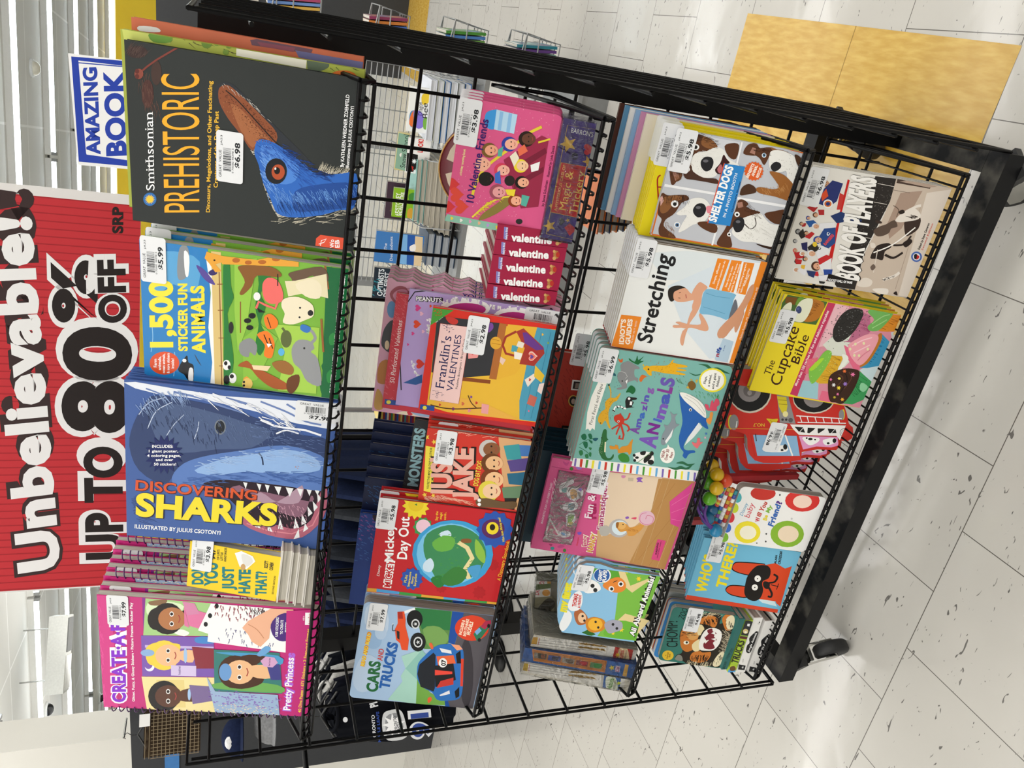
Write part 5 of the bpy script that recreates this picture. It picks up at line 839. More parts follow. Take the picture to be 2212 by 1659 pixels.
 'jake': """#cf3a2e
h f0b8a0 60 9 -49 -179 30 52 1716 132 1419 86 982
h f0b8a0 80 9 92 -154 29 1351 1695 1412 1290 1433 698 1454 102
p f0dc4a 195 1733 1097 1806 1089 1627 181 1579
t 3a4a2a b |YOU'RE_THIS_MIND-BLOWING_AUTHOR:|243 1647 1080 1691 -2 39
t 3a4a2a b |JAKE_MARCIONETTE|254 1573 916 1635 -4 39
t 2a1a18 B |JUS'|174 1228 947 1309 -37 353
t e8b0a0 B |JUS'|141 1255 918 1341 -39 335
t 2a1a18 B |JAKE|157 850 1201 973 -38 347
t e8b0a0 B |JAKE|131 877 1168 1005 -37 323
t f0dc4a b |DOG_EAT_DOG|431 810 935 807 5 85
P f3d24a 1266 1809 8 -52 -60 -7 44 5
P f3d24a 1191 1675 7 -47 -54 -7 44 5
P f3d24a 119 1706 7 -48 -57 -7 44 5
P f3d24a 126 1556 6 -42 -50 -6 43 5
p d8a878 1479 616 1542 -33 20 -90 34 70 397 349
p 2a2422 468 360 437 77 30 101 44 260
e c8c4c0 1188 734 25 -167 -186 -29
e 8a5a3a 1195 686 21 -143 -135 -21
e 2a1c18 1253 698 2 -16 -18 -3
e 2a1c18 1137 680 2 -16 -18 -3
l a8403a 11 1251 625 1208 603 1160 610
p 3f9aa0 1292 495 1365 237 1068 140 1031 392
p 4878b8 1349 234 1371 -34 1165 -41 1134 167
e 6a3f20 923 648 26 -174 -197 -31
e e8b888 931 598 22 -150 -142 -23
e 2a1c18 991 611 2 -17 -19 -3
e 2a1c18 869 592 2 -17 -19 -3
l a8403a 12 989 534 943 512 893 519
p 5a4a8a 1014 389 1118 42 883 -30 800 292
e 7a3c1c 595 598 28 -189 -215 -34
e f0c090 603 545 24 -162 -156 -25
e 2a1c18 669 559 3 -18 -21 -3
e 2a1c18 535 538 3 -18 -21 -3
l a8403a 13 666 476 616 451 561 459
p 2f6a88 756 346 844 -6 561 -26 552 282
e e0cf4a 360 607 27 -184 -211 -33
e f0c8a0 367 554 23 -158 -153 -24
e 2a1c18 432 568 3 -17 -20 -3
e 2a1c18 301 547 3 -18 -21 -3
l a8403a 12 430 487 381 463 327 471
p 6a8a6a 464 391 552 35 299 22 255 326
b 6a5238 131 802 211 629 179 344 215 101 66 107 31 476 13 723
e f4f4f4 150 743 4 -30 -36 -5
e f4f4f4 64 730 4 -30 -36 -5""".split("\n"),
 'mon': """#34383a
h 4a5054 160 13 -54 -126 667 249 1879 783 1788
t 9fd0d8 B |MONSTERS|164 1673 1350 1730 -7 179""".split("\n"),
 'frank': """#d63328
p e8b83c 97 1873 716 1886 1637 1918 1816 -13 88 -37 34 1521
p 35363a 727 1882 1726 1922 1769 933 833 908 718 1359
p b06a34 770 933 1769 933 1771 815 771 811
p 8a4a24 724 1378 746 902 678 900 656 1376
p e6b23a 771 811 1773 798 1799 328 1331 340 917 522
p 4f9cb8 1799 328 1802 -13 96 -23 94 298 449 365 1135 371
l 3a7a98 7 1721 244 168 222
l 3a7a98 7 1746 96 146 110
p e8b04a 348 1566 323 999 94 298 55 901 152 1784
b c83a34 1713 1787 1750 1734 1710 1595 1637 1601 1629 1700
b 7a4a9a 1715 1143 1749 1047 1663 1016 1578 1086
t d8e0d8 b |As_Seen_on_TV|1599 1929 1851 1716 12 12
p 4a9a3c 1846 2010 1860 1684 1545 2009
h c84a2a 30 10 4 -23 49 1790 1972 1768 1886
p f2ccc8 1608 1856 1621 1371 220 1354 221 1849
l 9a3030 7 1608 1856 1621 1371 220 1354 221 1849 1608 1856
h 2a2a5a 26 8 4 -26 66 1572 1767 1491 1705
h 2a2a5a 26 9 5 -27 69 375 1762 289 1680
t 2a2a5a s |Franklin's|471 1639 1409 1648 0 146
t 2a2a5a s |VALENTINES|437 1488 1457 1493 1 105
t 2a2a2a s |Paulette_Bourgeois_•_Brenda_Clark|493 1416 1410 1421 0 34
p ef9a98 1235 1353 1229 1164 1113 1180 1069 1327
H e05a5a 1174 1267 26 4 -4 23
e e0a838 1419 931 15 -91 -109 -19
l b07020 8 1481 1002 1465 880
l b07020 8 1408 998 1404 852
l a03a2c 40 1671 644 1554 793 1401 817 1263 741 1242 530
p a83a30 1671 644 1745 539 1475 161 1368 122 1118 246 1116 489 1406 457
p 6a3a8a 1671 542 1682 476 1441 137 1400 267 1496 475
H b03030 1300 299 119 23 -18 109
H f0c8b8 1290 305 84 16 -13 77
H ef7a6a 1283 309 66 13 -10 60
H 6a4a9a 1278 315 37 7 -6 34
p 4fa0b0 1426 667 1425 564 1310 577 1314 664
p e8e0d0 1516 581 1496 475 1400 491 1419 597
p f4ece0 1323 614 1309 473 1193 486 1194 590
l 5a3a20 21 126 1816 102 1601 122 1357 208 962
l 5a3a20 17 406 1224 278 1151 194 1049
H 7a4a9a 385 1168 25 4 -4 22
H c83a34 288 1064 27 4 -4 24
H d06a4a 235 1285 33 5 -5 29
H c83a34 152 1661 24 3 -3 21
H 7a3a6a 111 1426 32 5 -5 28
H e08a9a 124 1162 34 5 -5 29
p e8a0a0 287 975 287 851 107 839 108 955
p e8c8b8 1194 815 1153 721 1051 755 1099 815
p f0e0d0 848 351 987 220 896 185 723 275
H c83a34 862 266 25 5 -4 22
p e8c03c 1140 233 978 43 837 67 931 209
p c86a5a 595 214 557 83 372 100 411 233
p f0d8d0 846 16 626 25 672 105 812 98
H 8ab04a 1560 100 20 4 -3 18
H e8b848 1692 218 21 4 -3 20
H e06a8a 279 171 20 4 -3 17
p 2d4f98 109 1980 114 1744 18 1739 13 1985
e e8d84a 55 1903 6 -34 -36 -5""".split("\n"),
 'peanuts': """#b79fd6
l 1a1a1e 17 272 2295 1985 2274 1994 -103 1675 -77
t 1a1a1e BO |PEANUTS|1847 2237 1882 1831 73 4
t ffffff b |PEANUTS|1849 2236 1884 1833 66 4
H d8408a 1731 2193 54 7 -8 51
H e24a28 1458 2176 68 8 -10 65
H eeb8d0 1645 2123 36 5 -6 35
H d8408a 1289 2221 30 4 -5 28
H eeb8d0 1350 2061 30 4 -5 28
H d8408a 1089 2277 22 3 -3 20
H e24a28 1793 1995 24 3 -4 23
e ffffff 1842 1446 64 -399 -167 -24
e ffffff 1830 642 54 -334 -157 -27
h ffffff 50 44 -59 -8 33 1867 1839 1995 1587 2035 1339 1962 1141 1977 940 2020 674 1954 423
e c03a8a 1828 1427 51 -316 -108 -16
e c03a8a 1810 656 43 -268 -98 -16
e b79fd6 1923 1712 4 -23 -34 -5
e b79fd6 1975 1550 4 -23 -34 -5
e b79fd6 1997 1384 4 -23 -34 -5
e b79fd6 1977 1212 4 -23 -34 -5
e b79fd6 1973 803 4 -23 -34 -6
e b79fd6 1979 599 4 -23 -34 -6
h ffffff 20 44 8 -50 34 1592 2006 1311 1970
H d63a2c 784 2042 82 10 -12 77
h ffffff 30 27 6 -37 17 836 2187 621 2127 545 2013
p 2f5a9a 408 2276 606 1985 457 1967 404 2065""".split("\n"),
 'perf': """#c93a48
h dd6a74 130 12 -26 -42 100 1983 2488 1367 2512 231 2513
t f6e6e6 i |50_Perforated_Valentines|471 2412 1588 2417 -3 79
p 2d4f98 160 2531 165 2283 80 2281 61 2528
e e8d84a 113 2463 7 -38 -35 -4""".split("\n"),
 'scallop': """#eeb4d0
o -4 2693 2348 2667 2367 2602 2319 2513 2323 2379 2373 2283 2298 2139 2278 1984 2336 1839 2372 1776 2304 1648 2293 1492 2348 1363 2288 1235 2274 1095 2321 965 2269 836 2260 661 2304 495 2242 311 2251 138 2312 -26 2272 -235 2200 -240 -17 -178
b b06070 2102 2608 2242 2505 2254 2371 2186 2296 2271 2204 2164 2208 1973 2408 1958 2508
b e8a0c0 2093 2556 2195 2466 2198 2331 2071 2350 1998 2478
e 6fa0d8 1844 2547 11 -74 -142 -15
b 55555c 1243 2657 1505 2631 1669 2511 1464 2421 1119 2488 1140 2594
b d08a50 579 2661 867 2654 963 2524 778 2487 546 2498 511 2601
b d8a860 109 2668 407 2644 305 2545 73 2504 19 2606
e f0d8b8 1220 2559 6 -38 -81 -8
p f4ecd0 4 2299 100 2057 70 1037 66 -182 -12 -140 -69 1566
H d83a4a 21 2048 59 7 -8 53
b a8c8ec 100 2057 112 1842 41 1507 9 1721 17 1939
H d83a4a 50 1034 59 9 -8 54
p 4878c0 51 1162 30 1031 -12 1043 6 1192
b 4a9a4a 74 42 126 -171 6 -193 -36 -51
H d8508a 2309 1614 24 3 -4 23
H c8407a 2260 1931 21 3 -3 20
t 2d3a8a b |YOU!|2228 1449 2234 1123 63 1
l a0506a 5 2228 2368 2322 1871 2322 1531 2178 1081""".split("\n"),
 'val10': """#dd5a8c
h f2a8c4 130 13 2 -12 302 1711 1283 535 1095 499 555
h f2a8c4 60 13 2 -12 302 1844 541 1678 380
p 8fc4ae 8 1501 116 1471 97 -35 -10 -23
H f0dc4a 65 1391 26 4 -5 26
H f4f0e8 59 1245 26 4 -5 26
H e8a0c8 65 1106 26 4 -5 26
H f0b890 66 965 26 4 -5 26
H b89ad8 57 829 26 4 -5 26
H f0dc4a 50 686 26 5 -5 26
H f4f0e8 50 534 27 5 -5 26
H a0c8ec 51 377 27 5 -5 26
H ee9ac0 54 236 27 5 -5 26
H f0b890 54 83 27 5 -5 26
b 3f9ae0 1544 1128 1667 1123 1727 1031 1724 941 1476 962 1467 1077
p b8dcf4 1741 982 1724 672 1453 674 1461 973
p 8fc0ea 1726 929 1723 877 1467 871 1463 922
p 8fc0ea 1725 800 1722 749 1454 739 1457 791
p 9a2a48 1061 761 1501 268 1471 158 471 120 398 376 611 522
p 7a1f38 1018 569 1341 185 1273 145 923 525
p 7a1f38 763 549 1067 157 992 142 662 531
l e8cf3c 41 1621 292 1489 474 1313 623 916 998 637 1111 449 1134
l e8cf3c 26 1476 133 1396 300
b 8a7a3a 380 775 541 616 478 524 255 727 103 971 217 936
l f0dc4a 27 137 1085 357 905 497 715 551 564
h e8cf3c 40 11 -27 -74 16 167 1063 383 910 527 694
e 7a5a2a 1158 993 20 -112 -105 -18
e f0a888 1164 961 17 -96 -76 -13
e 2a1c18 1196 969 2 -11 -10 -2
e 2a1c18 1131 958 2 -11 -10 -2
l a8403a 8 1198 920 1174 906 1146 911
e f4b49a 943 1061 19 -107 -102 -17
e f4b49a 948 1030 16 -92 -74 -12
e 2a1c18 980 1038 2 -10 -10 -2
e 2a1c18 916 1027 2 -10 -10 -2
l a8403a 7 981 991 958 977 931 982
e 2f3fa0 1296 718 20 -111 -104 -19
e f4b49a 1301 686 17 -95 -76 -14
e 2a1c18 1334 694 2 -11 -10 -2
e 2a1c18 1268 682 2 -11 -10 -2
l a8403a 8 1335 645 1311 631 1284 636
e 2a1a14 1413 480 21 -116 -109 -20
e 6a4030 1419 447 18 -100 -79 -15
e 2a1c18 1453 455 2 -11 -11 -2
e 2a1c18 1385 443 2 -11 -11 -2
l a8403a 8 1454 404 1430 389 1401 394
e 1a1614 739 975 19 -108 -103 -17
e 1a1614 745 944 17 -92 -75 -12
e 2a1c18 777 951 2 -10 -10 -2
e 2a1c18 712 941 2 -10 -10 -2
l a8403a 7 778 904 754 891 727 896
e f0d83a 1019 495 18 -102 -97 -18
e f4c8a0 1024 466 16 -87 -70 -13
e 2a1c18 1054 474 2 -10 -9 -2
e 2a1c18 993 462 2 -10 -9 -2
l a8403a 7 1055 429 1033 416 1008 420
e d8405a 906 766 19 -107 -102 -18
e f4b4a0 912 735 16 -92 -74 -13
e 2a1c18 943 743 2 -10 -10 -2
e 2a1c18 879 731 2 -10 -10 -2
l a8403a 7 944 695 921 682 894 687
e a05060 579 776 20 -114 -110 -19
e e8a0a0 584 744 18 -98 -80 -14
e 2a1c18 618 752 2 -11 -11 -2
e 2a1c18 550 740 2 -11 -11 -2
l a8403a 8 620 702 595 687 566 692
e 1a1614 783 437 17 -97 -93 -17
e f0b090 788 410 15 -83 -67 -13
e 2a1c18 817 417 2 -9 -9 -2
e 2a1c18 759 406 2 -9 -9 -2
l a8403a 7 818 374 797 362 773 366
e 8a3a1a 497 492 18 -98 -95 -17
e f4b090 502 464 15 -84 -69 -13
e 2a1c18 532 471 2 -9 -9 -2
e 2a1c18 472 460 2 -9 -9 -2
l a8403a 7 533 428 511 415 486 419
p f0e8d0 1126 680 1215 605 1126 536 989 590
p 5ab0a0 1194 862 1257 795 1105 795 1094 858
p e87050 1244 584 1335 497 1247 428 1151 541
p f4f4f4 1057 353 1132 222 1003 223 960 321
p 3f70c8 839 854 902 786 704 738 713 832
p f0d83a 639 660 667 505 560 512 567 621
p 5ab0a0 606 401 602 279 438 302 450 385
e 2a2020 777 618 14 -77 -76 -14
H d83a3a 577 1445 91 14 -17 93
H e04a3a 432 1376 108 16 -19 109
H d83a3a 230 1461 93 14 -17 94
H e04a3a 263 1279 109 17 -20 109
t f4e8a0 b |a_holiday_counting_book|725 1341 1114 1338 -1 36
t 3a1a6a bA |10_Valentine_Friends|353 1103 1579 1072 0 113
e dd5a8c 198 366 16 -89 -79 -15
e 2a2a2a 198 366 9 -52 -42 -8
t 5a1a3a b |by_Janet_Schulman|491 38 879 50 -1 40
t 5a1a3a b |illustrated_by_Linda_Davick|932 45 1391 48 0 39""".split("\n"),
 'magic': """#43307f
h 5a48a0 30 27 9 -52 266 196 403 1622 217
l cfae5a 8 71 419 1686 416 1698 -57 42 -64 71 419
P d8b04a 1426 352 22 -131 -126 -26 42 5
P d8b04a 199 390 17 -100 -100 -20 42 5
P c8a048 1233 8 16 -91 -88 -19 42 5
P c8a048 502 422 8 -47 -46 -9 44 5
P c8a048 328 132 6 -37 -37 -8 43 5
H b82a3a 1403 45 77 17 -14 81
H 22203a 295 220 52 11 -9 52
p b82a3a 210 162 288 96 214 -28 96 57
e 2a2448 1273 221 8 -46 -54 -11
p c0242e 409 418 1154 401 1154 25 392 10
l d8b04a 8 409 418 1154 401 1154 25 392 10 409 418
t f0cf6a s |A_MYSTERIOUS_CASE_OF|437 329 1128 328 1 39
t f3d46a s |Magic_&|469 188 1049 195 2 116
t f3d46a s |Trickery|433 18 1078 22 4 121
t f0f0f0 s |BARRON'S|1595 348 1587 18 63 0
h 7d78b0 40 5 9 -101 50 1764 247 126 172""".split("\n"),
 'valspine': """#a52346
p 8a86c8 205 1036 201 974 9 965 21 1017
t f4f4ff b |baby's_first|16 960 201 977 -2 33
t ffffff B |valentine|0 896 34 260 122 13
e b8804a 113 148 6 -48 -64 -12
e c03a30 116 125 4 -31 -44 -8
e d8a868 51 171 3 -28 -29 -5
e d8a868 161 191 3 -22 -23 -4
p f4f4f4 155 -5 142 -192 24 -203 37 -10
p 2f8a6a 130 -39 125 -103 48 -106 59 -46
p c83a4a 139 -71 139 -94 77 -95 80 -71
t 555555 b |hinkler|39 -131 129 -137 4 29""".split("\n"),
 'nancy': """#d65a8f
p cfa778 1613 1741 2000 1690 2048 1234 2076 664 2117 32 -34 46 43 1477 731 1603
p e6cfb4 2000 1690 2076 664 1364 616 867 911 532 1481 731 1603
p b98a52 2043 727 2117 32 -34 46 6 784 920 645
l a87842 7 1866 22 131 626
l a87842 7 1268 -3 41 373
l a87842 7 2005 390 1371 581
h e888b0 60 9 2 -9 209 2002 2727 1905 2170
h f4c0d8 40 7 1 -7 287 939 2774 245 1788
t f2cfe0 b |MAGNETIC_FUN_ON_EVERY_PAGE!|606 2683 1555 2682 4 40
l 8a2f5a 5 1910 2779 1908 2421 1925 2174
b c04a86 2068 2599 2042 2522 2072 2475 1987 2492 1996 2548
b a87ad0 1997 2334 1991 2207 1938 2267
e 4a7a3a 1935 2400 7 -34 -40 -9
e 4a7a3a 64 2124 6 -32 -40 -9
e 3a8a8a 66 2372 8 -40 -39 -8
b c04a86 123 2287 185 2207 152 2143 101 2226
b a83a6a 157 2463 160 2389 110 2415
p b43a72 356 2598 1864 2644 1871 2027 293 2006 271 2057 241 2611
p c64a84 374 2564 1839 2612 1845 2057 334 2024
p b43a72 413 2535 1825 2582 1830 2081 394 2066
p f4f0ee 782 2576 375 2276 368 2591
p c83a70 699 2549 398 2328 397 2560
t f4e8d8 B |18|414 2439 530 2452 -4 66
H e06a9a 623 2320 95 21 -16 80
b f4f0f4 1541 2538 1645 2435 1709 2323 1632 2288 1551 2378 1443 2390 1379 2503
b 3f9a9a 1467 2486 1508 2386 1403 2381 1389 2451
b f4f0f4 1531 2373 1542 2104 1379 2067 1246 2201 1324 2346
b d8a04a 1457 2321 1498 2221 1362 2154 1280 2245
b 8a5ad0 1525 2191 1560 2118 1478 2108
b f4f0f4 1095 2423 1232 2161 1095 2094 984 2215 1015 2387
b 2f7a8a 1143 2287 1188 2170 1060 2159 1032 2245
b f4f0f4 907 2272 977 2140 858 2077 721 2102 633 2212 760 2240
b 8ac04a 893 2232 935 2131 806 2120 682 2185
b d8c43a 721 2213 763 2111 654 2105 638 2185
b f4f0f4 473 2344 533 2152 433 2093 362 2226
b 6aa0d0 473 2288 494 2181 433 2149 405 2236
h ffffff 26 7 -115 -43 18 1745 2672 974 2598
t a8245c bO |Fun_&|921 1689 1460 1817 -29 147
t f6e6f0 b |Fun_&|905 1774 1453 1822 1 141
t f6e6f0 bO |Fantastique!|685 1495 1700 1642 -7 111
t a8346a b |Fantastique!|689 1500 1695 1645 -6 104
t d84040 i |Disney_Junior|223 1896 425 1905 2 37
t f4ead8 bO |Fancy|237 1715 507 1774 -16 90
t c23a6a b |Fancy|245 1721 500 1776 -14 79
t f4ead8 BO |NANCY|110 1569 579 1582 11 115
t d8a03a B |NANCY|118 1574 570 1583 11 104
e b8b4b4 790 1190 39 -195 -213 -53
e d8e8f0 804 1175 30 -153 -170 -43
b d89a4a 885 1269 948 1174 906 1051 853 982 923 851 1004 779 972 715 832 753 754 807 676 862 655 969 755 1032 712 1133 783 1225
e e8b468 864 1152 16 -81 -85 -21
e 2a1a12 895 1132 2 -12 -15 -4
b 9a6228 906 1274 927 1224 808 1213 801 1248
h b8742c 40 5 -18 -43 36 800 1025 814 842
b 8a5ab8 1067 1129 1098 1082 1060 1054 1028 1101
b d84a6a 1067 1018 1108 918 1053 922
l c8a878 7 2037 653 43 717
l c8a878 7 2064 516 -13 531
l e0b888 5 1678 114 4 210
b b8b4ac 738 1568 808 1436 716 1339 574 1379 571 1509
b 8a5ab8 1962 1140 2002 1096 1996 1022 1949 1046 1906 999 1903 1070 1884 1111 1928 1104
p c8b8a0 1952 1300 1962 1194 1891 1185 1876 1280
b d88ab0 1978 1433 1983 1353 1928 1366 1928 1420
b 7a5ac0 536 1967 561 1898 508 1886 486 1937
e e0b8c8 1126 719 31 -159 -167 -44
l d06a88 11 1250 752 1188 846 1039 826 976 698 1042 585 1171 601 1192 718 1101 731
p d84a92 1583 382 2092 52 1039 43 1091 226
l e87ab0 9 1508 324 1866 22
l e87ab0 9 1344 278 1522 33
l e87ab0 9 1199 237 1195 32
p d84a82 687 377 682 206 180 201 192 375
t 5a1a3a B |WARNING:|312 290 614 331 0 37
t 5a1a3a b |CHOKING_HAZARD_-_Small_parts.|239 255 654 289 1 19""".split("\n"),
 'amaz': """#7db6ad
p f4f4f0 3 2458 183 2467 245 -86 -2 -143 -7 42
p 7d6ab8 176 2406 177 2370 6 2352 8 2389
p cf3a2c 178 2304 178 2251 6 2235 8 2278
p 4f9a3c 179 2189 179 2144 5 2130 7 2171
p f0e23a 179 2073 182 2028 5 2010 7 2054
p 6aaee0 181 1946 179 1903 11 1883 9 1926
p cf3a2c 178 1827 180 1782 8 1760 6 1803
p 4f9a3c 179 1706 181 1664 5 1641 3 1680
p 7d6ab8 181 1581 179 1537 5 1518 8 1559
p f0e23a 182 1457 180 1415 7 1394 5 1432
p cf3a2c 180 1331 181 1290 8 1266 7 1305
p 6aaee0 181 1210 183 1167 5 1141 4 1181
p 4f9a3c 182 1087 184 1044 2 1017 5 1054
p f0e23a 184 957 185 917 3 889 2 926
p 6aaee0 185 834 187 790 5 762 4 798
p 7d6ab8 186 710 188 670 6 637 5 673
p cf3a2c 188 582 190 539 7 509 6 545
p 4f9a3c 189 454 191 414 9 380 8 417
p f0e23a 190 330 192 290 10 254 9 291
p 6aaee0 192 201 194 161 11 125 10 162
p 7d6ab8 197 77 195 32 12 -1 11 36
p f7f6ef 1801 2343 1765 2284 1824 2256 1774 2226 1802 2187 1387 2208 1082 2220 817 2181 849 2234 782 2261 828 2307 797 2346 1150 2400 1470 2399
t 2a2a2a A2 |First_Facts_and_Flaps|915 2256 1741 2250 8 58
b 1f6a4a 668 2400 716 2341 645 2290 583 2310 595 2365
b 1f6a4a 706 2278 732 2232 660 2188 616 2222
b 1f5a6a 644 2167 657 2074 594 2103 606 2158
b 1f6a4a 521 2331 552 2259 457 2228 413 2261
b 1f6a4a 593 2243 584 2170 526 2165
l 2f7a4a 10 473 2390 588 2276 646 2150
l 2f7a4a 10 424 2387 356 2239 272 2131
b 2f7a4a 338 2367 365 2312 291 2277 245 2319
b 2f7a4a 276 2238 303 2191 228 2156 211 2205
b 2f7a4a 440 2206 439 2145 388 2159
b 2f7a4a 347 2167 332 2128 253 2118 268 2157
b 2e6a3a 685 2019 841 2022 850 1963 699 1921 656 1880 602 1911 389 1876 277 1813 287 1744 372 1712 294 1692 226 1746 228 1872 299 1943 410 2005 549 2004
p e8e4c0 599 1936 602 1911 390 1867 386 1896
h e8e4d0 20 5 2 -14 34 587 2013 296 1960
e 222222 676 2014 2 -12 -13 -3
b d8902e 536 1824 529 1734 570 1726 558 1670 484 1633 549 1597 583 1499 667 1467 732 1431 595 1413 459 1386 395 1414 448 1464 414 1562 404 1631 479 1668 461 1787
b 3f8a3a 346 1616 416 1545 373 1426 258 1378 224 1477 253 1557
b f4f4f0 407 1328 480 1240 508 1049 423 940 285 907 235 975 251 1142 293 1279
e 222222 399 1317 4 -28 -31 -8
e 222222 293 1279 4 -28 -31 -8
e 222222 358 1252 5 -35 -27 -7
b 222222 483 1222 517 1124 437 1120 427 1189
b 222222 357 1116 472 1022 396 983 261 1073
e 222222 297 965 8 -59 -55 -15
e 222222 485 998 5 -38 -47 -13
l 4f8a3a 11 239 1229 354 1134 513 1015
b e0aa2c 1088 2178 1207 2147 1272 2094 1399 2125 1502 2065 1517 1966 1619 1906 1594 1891 1468 1919 1422 1976 1302 2015 1189 2013 1024 1963 917 1902 897 1932 1034 2026 990 2059 944 2083 995 2156
l e0aa2c 20 1504 2049 1630 2080 1741 2142
h 5a3a14 70 10 2 -12 186 1133 2129 1313 2070 1455 2002
e 222222 974 2107 2 -13 -11 -3
e 222222 1746 2143 3 -16 -18 -4
b 222222 1490 1770 1569 1747 1571 1670 1575 1585 1539 1575 1508 1653 1477 1610 1390 1622 1388 1570 1355 1665 1346 1724 1418 1751
e f4f4f4 1537 1713 4 -23 -25 -7
p f4f4f4 1485 1682 1491 1640 1417 1629 1411 1671
l f4f4f4 30 1328 1719 1357 1839 1336 1920 1240 1927
l 222222 15 1356 1761 1314 1785
l 222222 15 1385 1846 1335 1825
l 222222 15 1365 1902 1316 1863
l 222222 20 1266 1946 1243 1905
b c63a28 1150 1890 1197 1833 1188 1761 1121 1700 1027 1684 998 1747 1041 1846 1093 1885
l c63a28 31 1098 1720 1129 1641 1257 1622
l c63a28 27 1151 1752 1220 1804
l c63a28 31 1024 1701 999 1607 929 1554 877 1576
l c63a28 31 998 1747 951 1805 882 1875
l c63a28 31 999 1739 841 1760 781 1762
l c63a28 34 1000 1730 801 1626 704 1619 713 1692 772 1689
e f4f4f4 1059 1789 3 -20 -22 -6
e 222222 1059 1789 2 -12 -13 -3
b 8a8c8e 2187 2018 2231 1962 2250 1899 2205 1786 2166 1691 2130 1690 2110 1761 1979 1726 1952 1659 1872 1646 1908 1707 1835 1825 1745 1810 1696 1891 1683 1974 1710 1981 1749 1905 1815 1956 1880 2014 1985 2040 2046 1998 2131 2029
l c8c8c8 8 2022 2035 2039 1980 2023 1908 1958 1857 1918 1881
e 222222 1860 1925 2 -13 -14 -4
p f4f4f4 1865 1867 1907 1835 1816 1829
b 1f6a3a 2310 1915 2257 1800 2384 1783 2301 1744 2385 1665 2289 1707 2299 1642 2235 1709 2212 1737 2261 1885
b 1f6a3a 1653 1803 1790 1762 1782 1691 1716 1639 1637 1670 1662 1746
b d8602c 2280 2109 2252 2060 2284 2026 2214 2016 2215 2067
b d8702c 1938 1630 2034 1604 2011 1513 1969 1553 1891 1583
b 1f6a4a 2396 2272 2389 2203 2307 2166 2351 2110 2280 2109 2253 2169
b 1f5a6a 2003 2157 1978 2083 1936 2063 1944 2125
h 2a3a3a 14 7 3 -16 149 1882 2118 1799 2063
b e8b020 2158 1621 2220 1570 2211 1516 2238 1456 2274 1227 2319 1171 2395 1142 2400 1109 2346 1111 2330 866 2295 855 2258 1034 2249 859 2223 851 2195 1033 2168 852 2141 853 2127 1116 2125 1253 2132 1443 2043 1427 2052 1490 2114 1558
h b8741c 46 15 2 -13 199 2178 1439 2204 1207 2225 1076
e 222222 2156 1518 2 -15 -16 -4
b e8c030 2236 1642 2214 1611 2193 1630
b 2f6a4a 2389 660 2406 492 2350 388 2382 294 2333 139 2295 30 2296 144 2339 280 2312 393 2372 534
b 2f6a4a 2207 777 2181 648 2217 538 2155 640
l 4f8a5a 8 2048 921 1969 828 2025 949
h 2f5a4a 20 5 -19 -32 201 2030 915 1898 807
b 7a5a2a 2002 734 2057 680 2005 595 1934 574 1870 624 1931 713
b c8a84a 1908 741 1949 718 1898 685
b c8a84a 2078 722 2087 689 2053 670
b c8a84a 2076 616 2101 572 2025 584
e f0e23a 2124 303 38 -248 -231 -73
e f9f8f0 2123 308 33 -214 -199 -62
t 2a2a2a b |Flaps,|2033 411 2186 431 2 45
t 2a2a2a b |a_wheel,|1991 324 2227 353 2 45
t 2a2a2a b |and_a_giant|1956 233 2271 279 1 45
t 2a2a2a b |foldout!|2011 167 2219 186 4 46
h 4f9a4a 26 8 -64 -43 51 1822 575 1839 86
b 2a62b0 1782 834 1706 716 1550 493 1445 301 1347 181 1272 158 1146 86 1187 204 1252 295 1087 353 899 423 716 441 647 366 667 226 623 186 577 290 471 323 520 401 601 407 688 496 876 578 1051 594 1243 614 1515 730
b f0efe8 1790 831 1801 709 1737 514 1630 340 1492 240 1363 204 1437 352 1545 527 1652 700
l 9a9a98 5 1724 721 1610 475 1415 238
l 9a9a98 5 1765 698 1670 458 1472 247
l 9a9a98 5 1785 634 1695 413 1565 270
p e8ecec 1251 304 1177 209 935 307 738 429 920 411
e f4f4f4 1486 536 4 -27 -29 -9
e 222222 1483 534 2 -15 -17 -5
b 88949c 1394 897 1348 822 1368 749 1297 772 1170 717 1161 647 1052 719 894 727 726 787 693 849 751 892 907 909 1027 890 1117 942 1110 860 1250 829
p eef0f0 1069 742 894 727 726 787 781 820 927 772
e 222222 824 868 2 -14 -15 -4
b d8526a 1635 306 1627 233 1557 193 1708 204 1731 176 1678 151 1775 137 1765 80 1676 34 1614 68 1541 45 1523 164 1531 238
b e89a4a 1347 181 1391 141 1486 153 1494 102 1400 81 1245 78 1291 164
b e8747a 835 313 829 221 927 232 934 180 858 157 865 105 779 151 716 168 763 255
b 2f6a4a 244 622 245 467 300 373 275 256 362 153 241 208 231 353 196 453
b 2f6a4a 346 478 403 367 359 244 388 115 313 211 344 349
b f9f7f0 722 749 669 698 650 621 538 561 395 565 324 636 348 752 459 828 601 823 652 748
t 8a2a2a b |With|421 740 580 760 3 61
t 8a2a2a b |Over_30|381 667 616 690 5 58
t 8a2a2a b |flaps|442 593 572 605 5 51
P 4a7ac0 1046 95 5 -31 -34 -11 44 5
P e8b8c8 963 90 5 -31 -34 -11 44 5
t 7a4aa0 B |A|848 1359 984 1371 12 169
t 5a58b8 B |m|986 1354 1168 1378 1 115
t 3f6ac0 B |a|1175 1338 1306 1359 -3 114
t 6a4ab0 B |z|1329 1331 1450 1346 2 114
t 8a4aa8 B |i|1467 1365 1504 1368 7 114
t 5a58b8 B |n|1525 1353 1653 1367 4 114
t 8a5ab0 B |g|1684 1334 1806 1350 1 113
t 7a58b8 B |A|588 967 860 986 33 319
t 7a2a90 B |N|884 996 1097 1009 22 213
t 4a68c0 B |i|1147 1002 1201 1003 26 170
